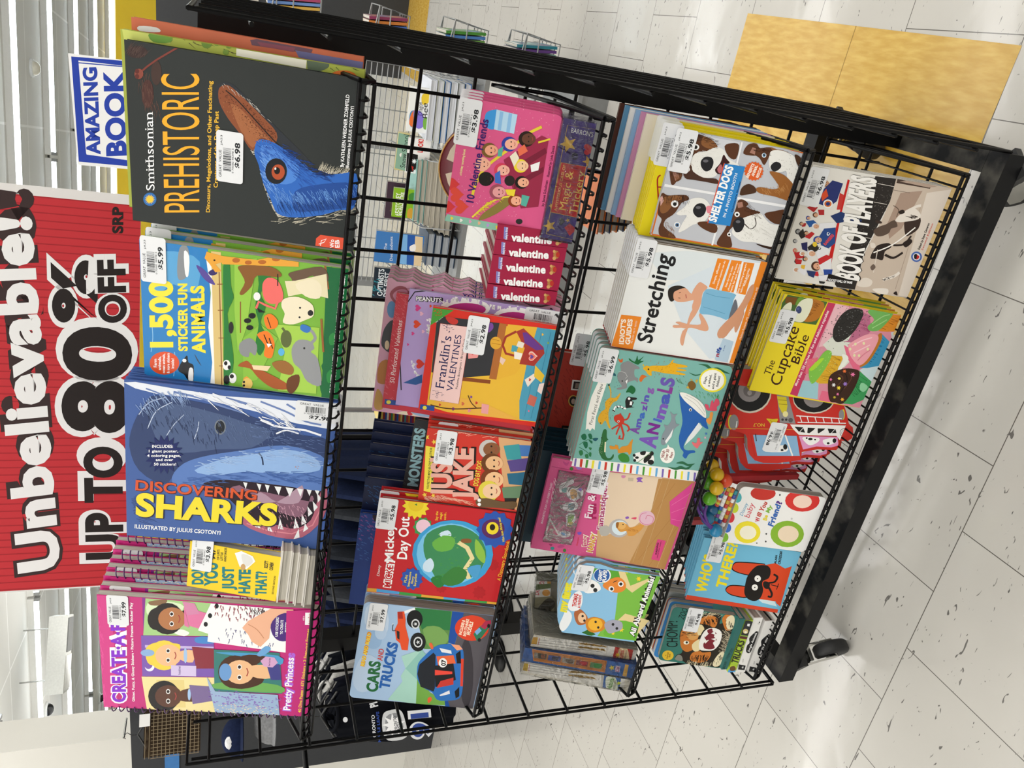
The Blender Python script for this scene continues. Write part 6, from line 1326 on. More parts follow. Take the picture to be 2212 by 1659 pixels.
t 7a58b8 B |m|1209 974 1516 976 31 194
t 4a5ab8 B |a|1525 975 1738 1001 7 191
t 8a3a98 B |L|1744 986 1870 994 24 260
t 6a58b0 B |S|1881 980 2044 1003 3 240""".split("\n"),
 'stretch': """#eceeec
p dfe7ea 1723 2089 1870 1408 1910 506 1851 190 1552 203 1323 1618
p d9e4ec 1230 1561 1869 650 1926 117 1025 68 146 171 33 460 538 1087
p f0f4f6 1831 516 1878 39 259 -118 15 130 29 264
p b8cfe0 458 333 423 129 18 114 19 326 47 367
p ee8a2a 1921 115 1919 -22 14 -40 9 79
t f8efe2 s |Melanie_Roberts,_MS,_and_Stephanie_Kaiser,_MS|481 13 1448 12 5 32
p ee8a2a 1835 859 1840 647 1295 671 1328 858
p ee8a2a 1844 618 1850 436 1297 407 1293 624
p ee8a2a 1843 403 1849 214 1287 191 1298 360
t fbf0e0 b |Simple,_effective|1387 783 1757 780 5 34
t fbf0e0 b |stretches_anyone_can_do|1311 710 1811 711 4 31
t fbf0e0 b |Step-by-step_color|1366 560 1746 550 5 31
t fbf0e0 b |photos_show_the_move-|1319 501 1805 489 5 31
t fbf0e0 b |ments_for_each_stretch|1290 449 1795 437 5 31
t fbf0e0 b |Easy_stretching_programs|1304 322 1823 341 4 31
t fbf0e0 b |tailored_to_everyday|1312 274 1750 262 5 31
t fbf0e0 b |activities|1434 258 1644 233 8 31
b 2a2420 1081 1514 1172 1530 1238 1472 1269 1358 1248 1254 1206 1223 1202 1308 1136 1366 1008 1377 968 1427 1008 1475
b e0a686 1126 1425 1181 1379 1242 1252 1171 1145 1151 1077 1079 1032 1035 1106 995 1218 985 1324 1021 1396
l 2a1a14 9 1141 1337 1158 1308
l 2a1a14 9 1055 1322 1054 1285
l a84a44 12 1135 1215 1070 1184
b dfa585 1176 1116 1374 1051 1359 954 1309 877 1206 933 1019 908 856 928 815 979 933 1045 1060 1051
b 7fb8d8 1113 917 1240 912 1292 825 1278 385 1170 367 818 350 825 510 843 705 838 876 989 899
l 5f9cc0 9 1214 879 1183 683 1190 436
l 5f9cc0 9 964 851 934 638 901 439
b dfa585 872 1027 856 928 651 994 518 1003 401 1010 220 997 221 1035 307 1079 473 1081 546 1033 675 1045
b dfa585 835 853 696 708 575 640 532 706 561 937 531 1023 533 1118 512 1250 554 1274 575 1161 610 1249 634 1178 615 1015 648 804 799 880
b 6a6f78 818 350 1172 352 1119 287 996 248 859 299
b d49a78 782 370 925 289 1163 208 1423 167 1495 112 1406 80 1248 78 1015 128 780 179 531 292 442 392 505 459 604 458 710 411
b d49a78 643 422 729 290 1006 188 954 108 623 129 616 174 708 220 515 287 453 363
t 1d1d1f b |Stretching|158 1563 1750 1639 19 268
p ee8a2a 603 2214 617 1859 -9 1861 7 2248
t fbefe0 B |IDIOT'S|69 2044 531 2116 -4 79
t fbefe0 B |GUIDES|80 1934 549 2003 -3 80
t fbefe0 - |AS_EASY_AS_IT_GETS!|106 1896 531 1912 2 28
t a8324a B |n|93 307 157 314 5 65
t 2a4a9a B |ifs|160 315 273 303 18 68
t 3a5a9a b |for_fitness|215 251 331 253 3 17""".split("\n"),
 'shelter': """#c3c6cd
l d8702c 24 22 2041 517 2042 1673 2058 1680 -24
l d8702c 21 13 2039 7 1439 7 -20
p f1f2f4 839 2042 844 1142 806 1143 798 2041
p f1f2f4 837 866 845 -44 802 -44 796 864
p f1f2f4 1669 1024 1670 997 1222 970 1217 999
p f1f2f4 324 1029 327 990 -6 983 -4 1013
p d5d8de 1657 2011 1666 1041 1248 1013 1211 1610 1419 1910
b 5a3622 1666 1963 1700 1854 1672 1744 1658 1638 1633 1511 1571 1407 1512 1372 1440 1419 1435 1538 1397 1664 1251 1759 1177 1807 1046 1804 945 1811 902 1868 856 1890 856 1942 1011 2009 1090 2024 1123 1930 1234 1858 1393 1783 1478 1756 1583 1888
b 8a5a34 1643 1633 1633 1511 1558 1386 1509 1388 1487 1519 1531 1635
b ecebe6 1256 1726 1376 1692 1435 1538 1525 1393 1501 1248 1389 1144 1324 950 1250 996 1285 1181 1174 1251 1105 1265 1059 1339 1039 1455 1048 1597 1128 1707
h 7a7874 40 7 1 -8 167 1273 1628 1191 1344
b 5a3622 1563 1267 1628 1167 1618 1043 1409 1029 1420 1153
b 4a2f24 1171 1840 1194 1708 1105 1648 1039 1455 1057 1251 984 1194 981 1403 979 1612 988 1754
e f4f4f4 1473 1712 10 -55 -46 -13
e 1d1d1d 1473 1712 5 -29 -28 -8
e f4f4f4 1121 1748 7 -43 -38 -11
e 1d1d1d 1118 1747 4 -23 -22 -6
b 222226 1283 1570 1358 1515 1359 1412 1286 1364 1185 1377 1140 1450 1191 1535
e 6a6a70 1296 1496 7 -43 -22 -6
b 3a1a1c 1196 1311 1304 1256 1437 1245 1384 1177 1330 1108 1285 1181 1151 1192 1139 1258
b b86a70 1202 1277 1290 1243 1216 1195 1146 1217
p a87a6a 1049 1978 1092 1921 974 1836 915 1889
b 5a3622 1506 938 1640 912 1693 791 1628 700 1661 607 1662 503 1546 516 1393 552 1474 649 1509 730 1501 780
b 8a5a34 1672 541 1658 432 1660 328 1622 174 1579 230 1582 406
p a87a6a 1539 844 1624 820 1617 766 1522 752
b ecebe6 1562 521 1632 492 1655 361 1641 251 1599 114 1481 37 1396 -46 1267 -74 1129 -52 1236 110 1359 171 1317 316 1376 459
h 4a4844 60 7 2 -10 202 1520 385 1476 70
e f4f4f4 1539 604 6 -36 -37 -12
e 6a9ac0 1539 604 5 -26 -28 -9
e 1d1d1d 1539 604 2 -13 -14 -5
b 222226 1394 447 1468 402 1467 314 1407 276 1330 338 1336 401
b 4a3020 1630 125 1614 31 1529 -52 1430 -52 1512 48
b 9a6230 1313 438 1313 243 1242 77 1129 -52 927 -69 946 224 954 477 1006 565 1050 509 1052 296 1102 206 1201 311
b 4a3020 1001 794 1066 709 1036 593 958 550 903 674 870 770 898 805
b 5a3622 685 2053 670 1944 707 1779 721 1643 662 1591 593 1694 448 1742 370 1791 287 1874 181 1881 97 1751 58 1669 9 1638 1 1797 17 1908 133 1954 275 1942 333 2011 414 2041
b 8a5a34 626 2002 693 1810 661 1696 573 1812 425 1877 375 1969 468 2029
b ecebe6 415 1733 536 1625 665 1574 720 1449 708 1322 638 1230 562 1172 434 1205 337 1266 278 1409 171 1522 120 1615 282 1589 410 1554 393 1656
h 6a6864 40 7 1 -8 171 504 1616 406 1375
e f4f4f4 558 1799 10 -60 -56 -15
e 1d1d1d 555 1798 5 -30 -29 -8
e f4f4f4 234 1668 9 -51 -47 -13
e 6a8ab0 231 1667 6 -34 -34 -9
e 1d1d1d 231 1667 3 -17 -17 -5
b 222226 526 1481 620 1437 637 1336 562 1270 456 1283 409 1358 447 1440
e 6a6a70 565 1404 7 -41 -23 -7
b e88a98 595 1280 624 1209 545 1167 501 1225
b 5a3622 323 1351 368 1185 327 1012 204 1010 239 1219
p d8a8a0 599 2064 654 2036 577 1989 487 2017
b 5a3622 780 795 811 715 760 610 705 628 676 493 661 380 576 370 550 524 454 673 354 750 258 792 162 726 29 666 -9 782 23 919 111 928 280 871 426 844 608 794
p a87a6a 745 801 776 722 697 679 666 758
b ecebe6 267 741 449 708 560 563 644 375 590 285 508 148 487 -41 231 -110 136 23 164 289 146 503 180 623
h 5a5854 60 7 1 -9 209 360 607 356 207
b 222226 420 771 518 712 516 621 419 572 310 591 278 672 338 736
e 6a6a70 451 691 6 -38 -23 -7
l 3a2a2a 14 435 577 369 447 451 383 564 438
e f4f4f4 565 744 7 -44 -40 -13
e 1d1d1d 561 743 3 -20 -20 -6
e f4f4f4 222 772 6 -34 -34 -11
e 1d1d1d 222 772 3 -17 -17 -5
b 5a3622 640 301 718 147 766 -35 582 -81 519 80
b 3a261c 147 284 136 23 194 -105 102 -99 102 122
h 3a2014 90 5 0 -60 66 1630 1800 1639 1564 1540 1397
h 8a5a36 70 5 -9 -58 50 1183 1774 1003 1862 928 1910
h 2e1a10 70 5 -56 -5 68 610 1997 644 1797 673 1629
h 8a5a36 60 5 -39 -37 52 220 1856 103 1717 29 1733
h 3a2014 60 5 -8 -51 50 1631 874 1598 690 1590 548
h c8925a 50 5 -50 -52 51 1008 459 1042 257 1140 77
h 3a2014 60 5 -25 -49 51 762 700 654 522 606 398
h f8f8f4 60 5 0 -51 66 1345 1683 1410 1496 1413 1290
h d8d6d0 60 5 -20 -60 70 265 541 412 298 352 23
h 2a1810 50 5 -47 -13 33 1049 1978 1109 1822
p 2f86cc 1307 1191 1317 851 359 802 349 1176
p d8502c 1314 1204 1316 1187 342 1171 346 1190
t ffffff B |SHELTER_DOGS|377 1052 1278 1031 17 133
t eaf2fa b |IN_A_PHOTO_BOOTH|483 919 1192 932 4 46
t 102a50 b |Quinnevere_Shuster|585 829 1085 845 2 28
P dd5f26 1273 688 27 -156 -148 -48 87 18
t fbeee0 B |BENEFITS|1154 744 1379 709 11 45
t fbeee0 B |ANIMAL|1191 665 1368 649 8 45
t fbeee0 B |RESCUE|1181 587 1340 573 8 42""".split("\n"),
 'yellow': """#f0dd1e
p ded9a0 1250 2164 1272 1989 1745 1979 1735 2179
l b02a20 24 615 2007 924 2110 1005 2080
l b02a20 20 811 2075 830 1961""".split("\n"),
 'thomas': """#8fc4e8
o -47 181 3 1776 311 1937 635 2014 1008 2031 1336 1991 1619 1917 1789 1834 1875 1713 1884 1427 1811 1118 1801 750 1781 148
b f4f8fb 175 1874 419 1859 615 1832 539 1703 353 1656 102 1707 41 1786
b f4f8fb 1617 1934 1853 1850 1928 1655 1671 1588 1469 1717
p 7fbf4a 1843 1633 1929 1367 1758 738 1782 137 -8 154 8 1003 314 932 487 753 1318 908
p 5fa838 1800 1621 1833 1124 1616 771 1396 1004 1430 1379
p e8d49a 1801 1042 1779 890 1445 685 1676 383 1637 334 1273 599 1462 875
p e8d49a 125 882 706 587 596 24 41 91 10 236
b 6fb83c 173 894 498 680 422 202 31 165 16 776
P f4d43a 1647 566 10 -64 -79 -23 44 6
P f4d43a 263 546 10 -66 -85 -24 44 6
P f4d43a 142 696 8 -51 -67 -18 43 6
P f4d43a 1785 855 7 -42 -52 -15 50 6
p 2f6a2a 55 1356 172 1235 50 1052 -13 1149
p 2f6a2a 1805 1587 1913 1471 1789 1402
b f6f6f6 1294 1672 1486 1612 1430 1379 1264 1262 1153 1380 1127 1556
e 2a2a2a 1327 1454 6 -42 -53 -14
e 2a2a2a 1225 1369 6 -42 -54 -14
b e88a3a 1358 1250 1507 1181 1627 994 1517 816 1340 766 1229 883 1247 1073
e f4f4f4 1306 1052 9 -57 -71 -20
e f4f4f4 1459 892 9 -56 -71 -20
e 2a2a2a 1307 1045 5 -32 -40 -11
e 2a2a2a 1459 892 5 -32 -40 -11
l 2a2a2a 18 1479 1063 1537 987
b b5683c 594 1650 680 1553 581 1416 450 1326 302 1344 257 1483 410 1596
e f0c8a0 456 1451 13 -86 -140 -36
e 2a2a2a 504 1452 4 -25 -32 -8
e 2a2a2a 393 1386 4 -25 -33 -8
b d88a2a 398 1350 516 1212 455 970 220 907 93 1101 166 1271
e f4b83a 324 1131 23 -152 -170 -45
e 2a2a2a 391 1142 4 -25 -33 -9
e 2a2a2a 248 1047 4 -25 -33 -9
b a8a8b8 361 945 505 795 462 594 274 541 152 698 136 808
e 2a2a2a 379 761 4 -29 -38 -10
e 2a2a2a 282 650 4 -29 -38 -10
t e8e23a bO |my_first|559 1819 1262 1875 19 177
t f4e83a b |my_first|567 1828 1252 1880 18 155
b f4f6fa 711 1819 898 1829 1094 1768 1155 1673 1029 1586 800 1546 652 1583 608 1720
t d03a34 B |THOMAS|728 1646 1069 1688 5 88
t d03a34 B |&_FRIENDS|712 1561 1048 1617 -1 51
e f4f4f4 1621 1328 27 -175 -193 -52
e 2d5fa8 1619 1335 24 -157 -171 -46
t ffffff B |GIANT|1477 1311 1753 1349 3 73
t ffffff B |FLAPS!|1465 1213 1757 1263 0 72
t 1d1d1d BO |All_Aboard_Animals!|103 217 1743 247 32 123
t ffffff B |All_Aboard_Animals!|112 227 1733 252 28 108""".split("\n"),
 'who': """#74bcdc
p d8482a 1 2157 118 2169 88 48 -32 45
p cfe4ea 295 600 289 196 162 103 204 454
p d94a26 1267 467 1165 223 1185 186 1251 95 175 31 236 132 291 174 290 587 1151 731
t f2e12a B |WHO'S|221 1760 1205 1803 28 231
t f2e12a B |THERE?|420 1364 1605 1403 31 213
t 1a1a1a B |ALAIN|1246 448 1463 483 0 42
t 1a1a1a B |CROZON|1252 356 1575 407 1 51
b 1d1712 964 1360 1103 1356 1164 1245 1210 748 1161 670 875 585 849 943 878 1208 920 1326
b d94a26 972 1345 1080 1341 1141 1239 1188 720 1138 663 895 613 876 950 902 1214
b 1d1712 383 1345 487 1335 553 1224 572 928 518 870 274 822 262 1078 298 1240
b d94a26 381 1327 471 1313 529 1217 550 922 515 890 300 851 289 1086 320 1235
b 1a1614 605 959 858 966 1102 866 1173 716 1152 582 1040 506 865 497 771 598 670 590 528 527 321 531 220 632 248 793 382 913
e f6f4ee 810 734 12 -69 -82 -24
e 1a1614 807 737 3 -14 -17 -5
e f6f4ee 574 730 12 -66 -78 -23
e 1a1614 574 730 3 -14 -17 -5
b 1a1614 673 574 759 577 765 489 724 433 599 418 584 500
l 1a1614 46 744 461 790 346 922 320 979 423
l 1a1614 46 623 425 487 320 386 311 399 381
l 1a1614 21 703 406 684 227
l 1a1614 17 763 243 599 245""".split("\n"),
 'disney': """#f1f1ef
e 4fb0b8 1125 1869 13 -87 -124 -38
e c8d83a 866 1858 13 -87 -120 -36
e d83a44 627 1877 14 -92 -132 -40
e 3f70c8 362 1867 13 -88 -118 -35
e 7fb83a 120 1864 15 -98 -120 -36
e f0e038 318 1403 41 -277 -273 -85
e c83a32 1303 1370 39 -260 -162 -52
e d83a36 1254 498 55 -360 -261 -90
e 8ab838 398 543 53 -357 -326 -109
e f8f4dc 312 1389 26 -177 -171 -53
e f6d8c8 1230 489 30 -197 -154 -53
e f0dcc0 401 521 33 -223 -208 -70
t 5aa0c8 i |Disney|696 1628 1009 1602 25 78
t d84a5a s |baby|672 1474 1017 1463 32 121
t d04a52 B |W|602 1230 716 1248 5 92
t c8483c B |ill_You|726 1252 1095 1209 34 92
t e8d43a B |Be|660 1088 791 1102 10 84
t 8ac04a B |My|850 1098 1031 1079 30 83
t 3a6ab8 B |Friend|532 907 1072 909 30 122
t 5a3a8a B |?|1084 904 1166 912 14 116
e 4a4a4a 1319 1011 3 -17 -22 -7
e 4a4a4a 339 991 3 -18 -23 -7
e 4a4a4a 148 941 3 -18 -24 -8
e c8c8c8 790 575 3 -20 -25 -9
e 4a4a4a 80 1119 2 -13 -18 -6""".split("\n"),
 'cupcake': """#efd92e
p 4a6a34 1810 2328 1979 2279 1981 1493 1512 1535 1491 2125 1588 2287
p 7a5020 1939 2294 1959 2075 1813 2081 1820 2270
b 6f9a3c 1962 2056 1980 1959 1837 1946 1816 2062
b b8742a 1981 1836 1950 1553 1748 1514 1589 1577 1534 1765 1606 1835 1804 1787
h 6a3c12 16 8 24 147 20 1581 1741 1939 1611
b e8ead0 1535 1996 1696 2037 1888 2007 1980 1898 1988 1797 1872 1751 1663 1753 1527 1804 1506 1922
e 3f4a78 1739 1970 10 -54 -70 -27
e 5a649a 1756 1993 4 -23 -23 -9
b e8ead0 1631 2282 1758 2268 1844 2196 1823 2137 1682 2114 1606 2189
p f0da2e 1491 2125 1513 1504 1452 1512 1408 2115
p c43a60 1975 1480 1978 1330 28 1341 46 1502
t fbe8ec b |More_than_150_recipes_for_fun_and_delicious_cupcakes|238 1435 1816 1394 12 52
p d88ea0 1978 1330 1983 -31 -5 -62 28 1341 1134 1353
p e8b8c0 1978 1330 1957 1053 1187 1054 1097 1317
p d8dcd0 1152 1254 1682 938 1393 386 768 664 1047 1104
p e06a80 811 1440 887 1255 594 1139 510 1366
p e06a88 1223 853 1078 424 877 294 723 404 987 690
p 9cc8d0 375 1357 407 1042 35 916 28 1341
p c8dce0 779 340 1060 22 667 -62 539 15
p e06a88 224 903 227 750 12 640 17 887
p c8d0d4 1625 55 1706 -157 1390 -94
p b86a88 1318 807 1671 763 1909 737 1871 593 1598 453 1372 506 1295 690 1280 898
h 9a4a6a 14 8 37 236 8 1771 678 1554 456
b 2a2826 1428 1163 1553 1182 1772 1145 1918 1037 1962 886 1944 773 1827 723 1544 752 1328 875 1252 994 1309 1103
h 6a6a6a 90 16 4 -24 283 1441 1093 1715 994 1888 855
h 0c0c0c 70 16 4 -20 283 1367 1020 1670 890 1875 807
p d8892a 1603 304 1969 166 1981 -39 1663 -58 1621 140
h a8621a 12 8 28 174 8 1644 193 1896 -17
b 6fae5a 1923 658 1992 624 2005 438 2005 204 1903 180 1650 282 1588 384 1591 493 1667 547 1807 480
l 9ccc84 20 1721 485 1894 347 1958 226
l 9ccc84 20 1641 450 1772 315 1850 241
p 3a92bc 1569 225 1406 -56 931 -13 842 213 821 358 968 289
h 1f6a92 16 10 86 216 8 1443 104 1087 122 871 203
b b8742a 1542 278 1565 212 1388 167 1003 217 877 294 842 367 1051 325 1374 247
b eaa0ac 1217 764 1312 718 1472 549 1531 402 1502 260 1333 229 1062 264 891 344 894 455 1039 647
l f6c4cc 25 1231 684 1364 546 1461 372
l f6c4cc 25 1091 603 1201 477 1312 350
l d88090 21 960 461 1106 392 1209 306
e e8e0b0 1278 639 4 -24 -29 -12
e e8e0b0 1321 484 4 -24 -28 -12
e e8e0b0 1222 359 4 -24 -29 -12
e e8e0b0 1053 566 4 -24 -29 -12
e e8e0b0 1065 473 4 -24 -29 -12
e e8e0b0 1162 698 4 -24 -29 -12
p d8a82c 975 1010 997 759 658 772 396 840 364 1025 396 1104 658 1034
h a87a1a 18 8 61 241 8 969 791 439 858
b e8ece0 1031 817 1028 707 928 644 715 708 662 751 771 774 910 745
b 7fbf4a 628 1336 707 1270 988 1188 1067 1112 1018 1017 843 1000 612 1037 396 1104 339 1169 439 1251
h c8e89a 60 12 3 -16 290 517 1195 780 1104 964 1070
b a8d83a 629 1326 849 1219 888 1126 622 1237
p 3f9a5a 758 331 551 -57 196 -21 43 184 33 381 316 365
h 1f6a3a 16 10 111 265 8 592 105 309 139 73 286
b 8fd0a0 531 190 467 29 345 66 395 176
b 3a2218 460 866 598 857 708 748 764 619 779 471 756 341 606 288 305 294 33 381 30 536 34 649 202 762
l 5a3826 21 623 714 553 597 360 649
l 5a3826 21 701 527 581 432 342 487
l 1a0f0a 17 704 638 524 497 194 537
P e878a8 667 435 9 -49 -51 -21 50 6
P 9a78c8 449 505 9 -49 -52 -21 50 6
P f0d83a 345 599 8 -45 -47 -20 50 6
P e8e8e8 389 723 8 -45 -47 -19 50 6
P f0b03a 119 428 7 -42 -44 -18 50 6
P e8743a 706 627 7 -41 -42 -18 50 6
P e878a8 212 566 6 -33 -35 -14 50 6
P f0e060 540 668 6 -37 -38 -16 50 6
P e878a8 490 824 6 -33 -34 -14 50 6
P c8b83a 136 602 6 -33 -35 -14 50 6
t 3a1a12 s |The|359 2040 662 2035 28 133
t 3a1a12 s |Cupcake|173 1759 1393 1820 36 232
t 3a1a12 s |Bible|681 1567 1269 1573 35 180""".split("\n"),
 'players': """#e6e3dc
p 2a2624 52 1453 906 1410 1282 1435 2016 1428 2030 1046 1645 1006 696 1129 -28 1023 0 1393
h 55504c 60 15 -20 -8 186 1900 1246 1392 1201 825 1178 368 1083
h 8a8480 50 11 2 -15 186 1872 1196 1327 1136 752 1150
p c8b8a8 2039 1049 2032 -75 -3 -60 -19 1037 699 1109 1345 1024 1645 1006
p ddd2c6 1883 415 2029 -57 7 -55 14 178 1072 310
p a89080 1812 878 1906 504 1218 613 1003 766 1249 906
l a89484 8 1624 423 122 285
l 6a5a50 7 1840 1046 1837 711
l d8d0c8 9 1903 1345 1897 1030
l d8d0c8 9 1591 1358 1584 1041
l d8d0c8 10 969 1374 960 1051
p 4a3a32 2033 1027 1997 385 1960 389 1963 1018
p b09a8a 1997 973 1975 415 2015 274 2053 723
b 3a2c26 1351 608 1404 510 1448 348 1264 310 1133 416 1103 485 1225 565
b e6ded4 1402 769 1508 693 1603 554 1518 378 1424 378 1363 532 1322 676 1326 777
h 3a2c26 12 11 20 121 19 1422 517 1460 393
l e6ded4 49 1560 595 1629 505 1660 428
b 2a201c 1493 786 1540 726 1502 670 1455 730
l 5a4a40 11 1584 922 1528 800 1399 787
b 5a4a40 1105 1108 1194 1023 1246 925 1341 803 1242 703 1189 801 1112 810 1040 902 1023 1015
b 3a2c26 1289 1141 1286 1040 1253 1007 1239 1101
b 2a201c 820 955 889 882 930 737 863 669 772 754 618 733 620 855 621 978
b e0d6ca 879 1079 890 1003 820 955 799 1027
l f6f2ec 23 722 957 924 653 1273 374
l e0d6ca 15 789 902 367 817
b 2a201c 968 489 1061 386 1012 325 903 401
l 2a201c 43 717 732 684 555 803 421
l 2a201c 35 905 646 952 462 1118 390
b e0d6ca 92 1038 197 1017 252 915 212 776 111 778 71 907
b 6a5a50 243 1116 273 1046 200 997 188 1075
b e6ded4 59 716 101 567 102 422 2 403 -2 568
l e6ded4 59 260 589 346 418 439 332
h 3a2c26 14 10 -9 58 20 241 582 371 386
b 6a5a50 453 912 518 876 467 815 402 851
b 2a201c 39 292 86 249 11 198
p c8201c 1890 1891 1879 1848 1266 1783 422 1650 111 1597 86 1629 565 1743 1260 1820
e 8a5a34 1762 2248 9 -57 -52 -19
e c89a78 1765 2232 8 -49 -38 -14
e 2a1c18 1781 2239 1 -5 -5 -2
e 2a1c18 1748 2227 1 -5 -5 -2
l a8403a 4 1781 2213 1769 2203 1756 2204
p 2a3470 1633 2268 1832 2148 1809 1947 1500 1948 1373 2057 1414 2267
p d8502c 1561 2261 1679 2207 1564 2127 1460 2206
p c83a34 1647 1945 1624 1858 1372 1823 1360 1897
e f4f4f4 1434 2088 13 -85 -73 -27
e d8702c 1434 2088 10 -63 -52 -19
e 2a3a7a 1434 2088 6 -37 -31 -11
p 23386a 1238 1969 1336 1810 1300 1560 1252 1384 1157 1387 1200 1601 1130 1812
p f4f4f4 1295 1716 1292 1616 1197 1620 1210 1723
e 2a2a2a 1399 2424 7 -42 -39 -14
e d8a888 1401 2412 6 -36 -28 -10
e 2a1c18 1413 2417 1 -4 -4 -1
e 2a1c18 1389 2408 1 -4 -4 -1
p b02a2c 1315 2435 1385 2334 1344 2242 1254 2287
e 5a3a24 1214 2243 7 -47 -43 -15
e d8a888 1216 2229 6 -40 -31 -11
e 2a1c18 1230 2235 1 -4 -4 -2
e 2a1c18 1203 2225 1 -4 -4 -2
p b02a2c 1309 2229 1326 2118 1238 2087 1224 2179
e 2a4a9a 1142 2352 6 -39 -36 -13
e d8a888 1143 2341 5 -33 -26 -9
e 2a1c18 1155 2346 1 -4 -4 -1
e 2a1c18 1132 2338 1 -4 -4 -1
p 2a5aa0 1081 2382 1121 2240 1061 2140 985 2270
e e8e8ec 1018 2175 9 -59 -55 -20
e d8a888 1021 2158 8 -50 -40 -14
e 2a1c18 1038 2165 1 -6 -5 -2
e 2a1c18 1004 2153 1 -6 -5 -2
l a8403a 4 1038 2139 1025 2129 1011 2129
p e8e8ec 1085 2110 1142 1855 1038 1797 941 1939 975 2090
p 2a4a8a 1007 2003 1056 1804 783 1713 673 1802 708 1954 848 2044
t e04a4a B |RANGERS|713 1873 912 1778 28 52
t f4f4f4 B |C|888 1881 942 1865 20 50
e 2a4a9a 789 2056 11 -71 -67 -24
e e0b090 792 2036 9 -61 -49 -17
e 2a1c18 813 2044 1 -7 -7 -2
e 2a1c18 771 2029 1 -7 -7 -2
l a8403a 5 813 2012 798 2000 780 2001
e 3a3a3a 882 2450 8 -51 -48 -17
e 9a9a9a 884 2435 7 -44 -35 -12
e 2a1c18 899 2441 1 -5 -5 -2
e 2a1c18 869 2431 1 -5 -5 -2
l a8403a 3 899 2418 888 2410 876 2410
p 2a2624 846 2438 950 2376 811 2288 764 2350
e 3a2a20 877 2299 7 -43 -41 -14
e d8a888 878 2287 6 -37 -29 -10
e 2a1c18 891 2292 1 -4 -4 -1
e 2a1c18 866 2283 1 -4 -4 -1
p c02a2c 809 2307 919 2208 891 2139 786 2200
p b02a2c 1034 2444 1048 2351 992 2351 974 2404
e 2a2a2a 1026 2438 5 -35 -33 -11
e d8a888 1027 2428 5 -30 -24 -8
e 2a1c18 1037 2432 1 -3 -3 -1
e 2a1c18 1017 2425 1 -3 -3 -1
e 2a2a60 662 2263 7 -43 -41 -14
e d8a888 664 2251 6 -37 -30 -10
e 2a1c18 676 2256 1 -4 -4 -1
e 2a1c18 651 2247 1 -4 -4 -1
p 2a2a5a 691 2325 726 2219 561 2161 584 2268
p 2a2620 635 2187 767 2075 629 1966 560 2041 548 2116
e e8c83a 709 2074 6 -41 -44 -16
p e8e8ec 565 2003 708 1954 660 1758 520 1786 460 1925
t 2a2a2a B |C|617 1945 662 1938 16 51
e e8e8ec 534 2084 10 -68 -64 -23
e e0b090 537 2064 9 -58 -47 -17
e 2a1c18 556 2073 1 -6 -6 -2
e 2a1c18 516 2058 1 -6 -6 -2
l a8403a 5 556 2042 542 2031 525 2031
e 4a4a4a 711 2447 6 -39 -37 -13
e b8b8b8 713 2436 5 -34 -27 -9
e 2a1c18 724 2441 1 -4 -4 -1
e 2a1c18 701 2433 1 -4 -4 -1
e d84a4a 546 2391 6 -40 -38 -13
e d8a888 548 2380 5 -34 -27 -9
e 2a1c18 559 2384 1 -4 -4 -1
e 2a1c18 536 2376 1 -4 -4 -1
p c02a2c 506 2400 550 2236 441 2179 400 2324
e f4f4f4 509 2250 7 -44 -42 -14
e d8a888 511 2237 6 -37 -30 -10
e 2a1c18 524 2243 1 -4 -4 -1
e 2a1c18 497 2234 1 -4 -4 -1
e 3a2a2a 355 2296 6 -40 -38 -13
e d8a888 357 2284 5 -34 -28 -10
e 2a1c18 369 2289 1 -4 -4 -1
e 2a1c18 345 2281 1 -4 -4 -1
p c02a2c 397 2343 398 2204 321 2197 307 2292
e 2a2a2a 424 2161 7 -44 -42 -15
e d8a888 426 2148 6 -38 -30 -11
e 2a1c18 439 2154 1 -4 -4 -1
e 2a1c18 413 2144 1 -4 -4 -1
e 4a2c1c 324 1913 13 -88 -85 -30
e e0a888 327 1887 11 -76 -61 -22
e 2a1c18 354 1898 1 -8 -8 -3
e 2a1c18 301 1880 1 -8 -8 -3
l a8403a 6 353 1859 334 1844 312 1844
p c82a30 460 1925 557 1800 534 1691 370 1732 369 1873
p e8e8ec 350 1866 515 1684 250 1607 227 1761
p 2a4a9a 287 1762 312 1590 215 1574 176 1702
p c82a30 223 1921 235 1845 143 1791 150 1875
e f4f4f4 202 2264 7 -48 -46 -16
e d8a888 204 2251 6 -41 -34 -12
e 2a1c18 218 2257 1 -5 -5 -2
e 2a1c18 189 2247 1 -5 -5 -2
p e8e8ec 197 2234 289 2145 209 2017 122 2067
p e8b83a 302 2190 313 2114 235 2107 246 2171
p 2a3a6a 222 2062 229 1883 109 1881 133 1990
p e8e8ec 159 1817 206 1632 108 1617 69 1745
p 2a2a2a 66 1764 64 1641 23 1647 20 1737
t 14100e B |BOOK_OF_PLAYERS|174 1033 1984 1400 6 444
t f6f4f0 B |BOOK_OF_PLAYERS|172 1048 1978 1413 6 436
p 14100e 86 1629 225 1639 161 1126 87 1131
t f4f4f4 B |HOCKEY_HALL_OF_FAME|93 1607 103 1133 43 10
e 4a6ab0 767 136 15 -100 -93 -39
e e8e8ec 767 136 10 -69 -63 -27
b c82a30 805 146 775 82 723 101 726 143 774 153
b 1d1d1d 797 194 814 149 729 124 732 166
t 2a2624 B |Edited_by_Steve_Cameron|897 130 1381 142 7 41
t d0584a b |Second_Edition|895 67 1383 75 7 35""".split("\n"),
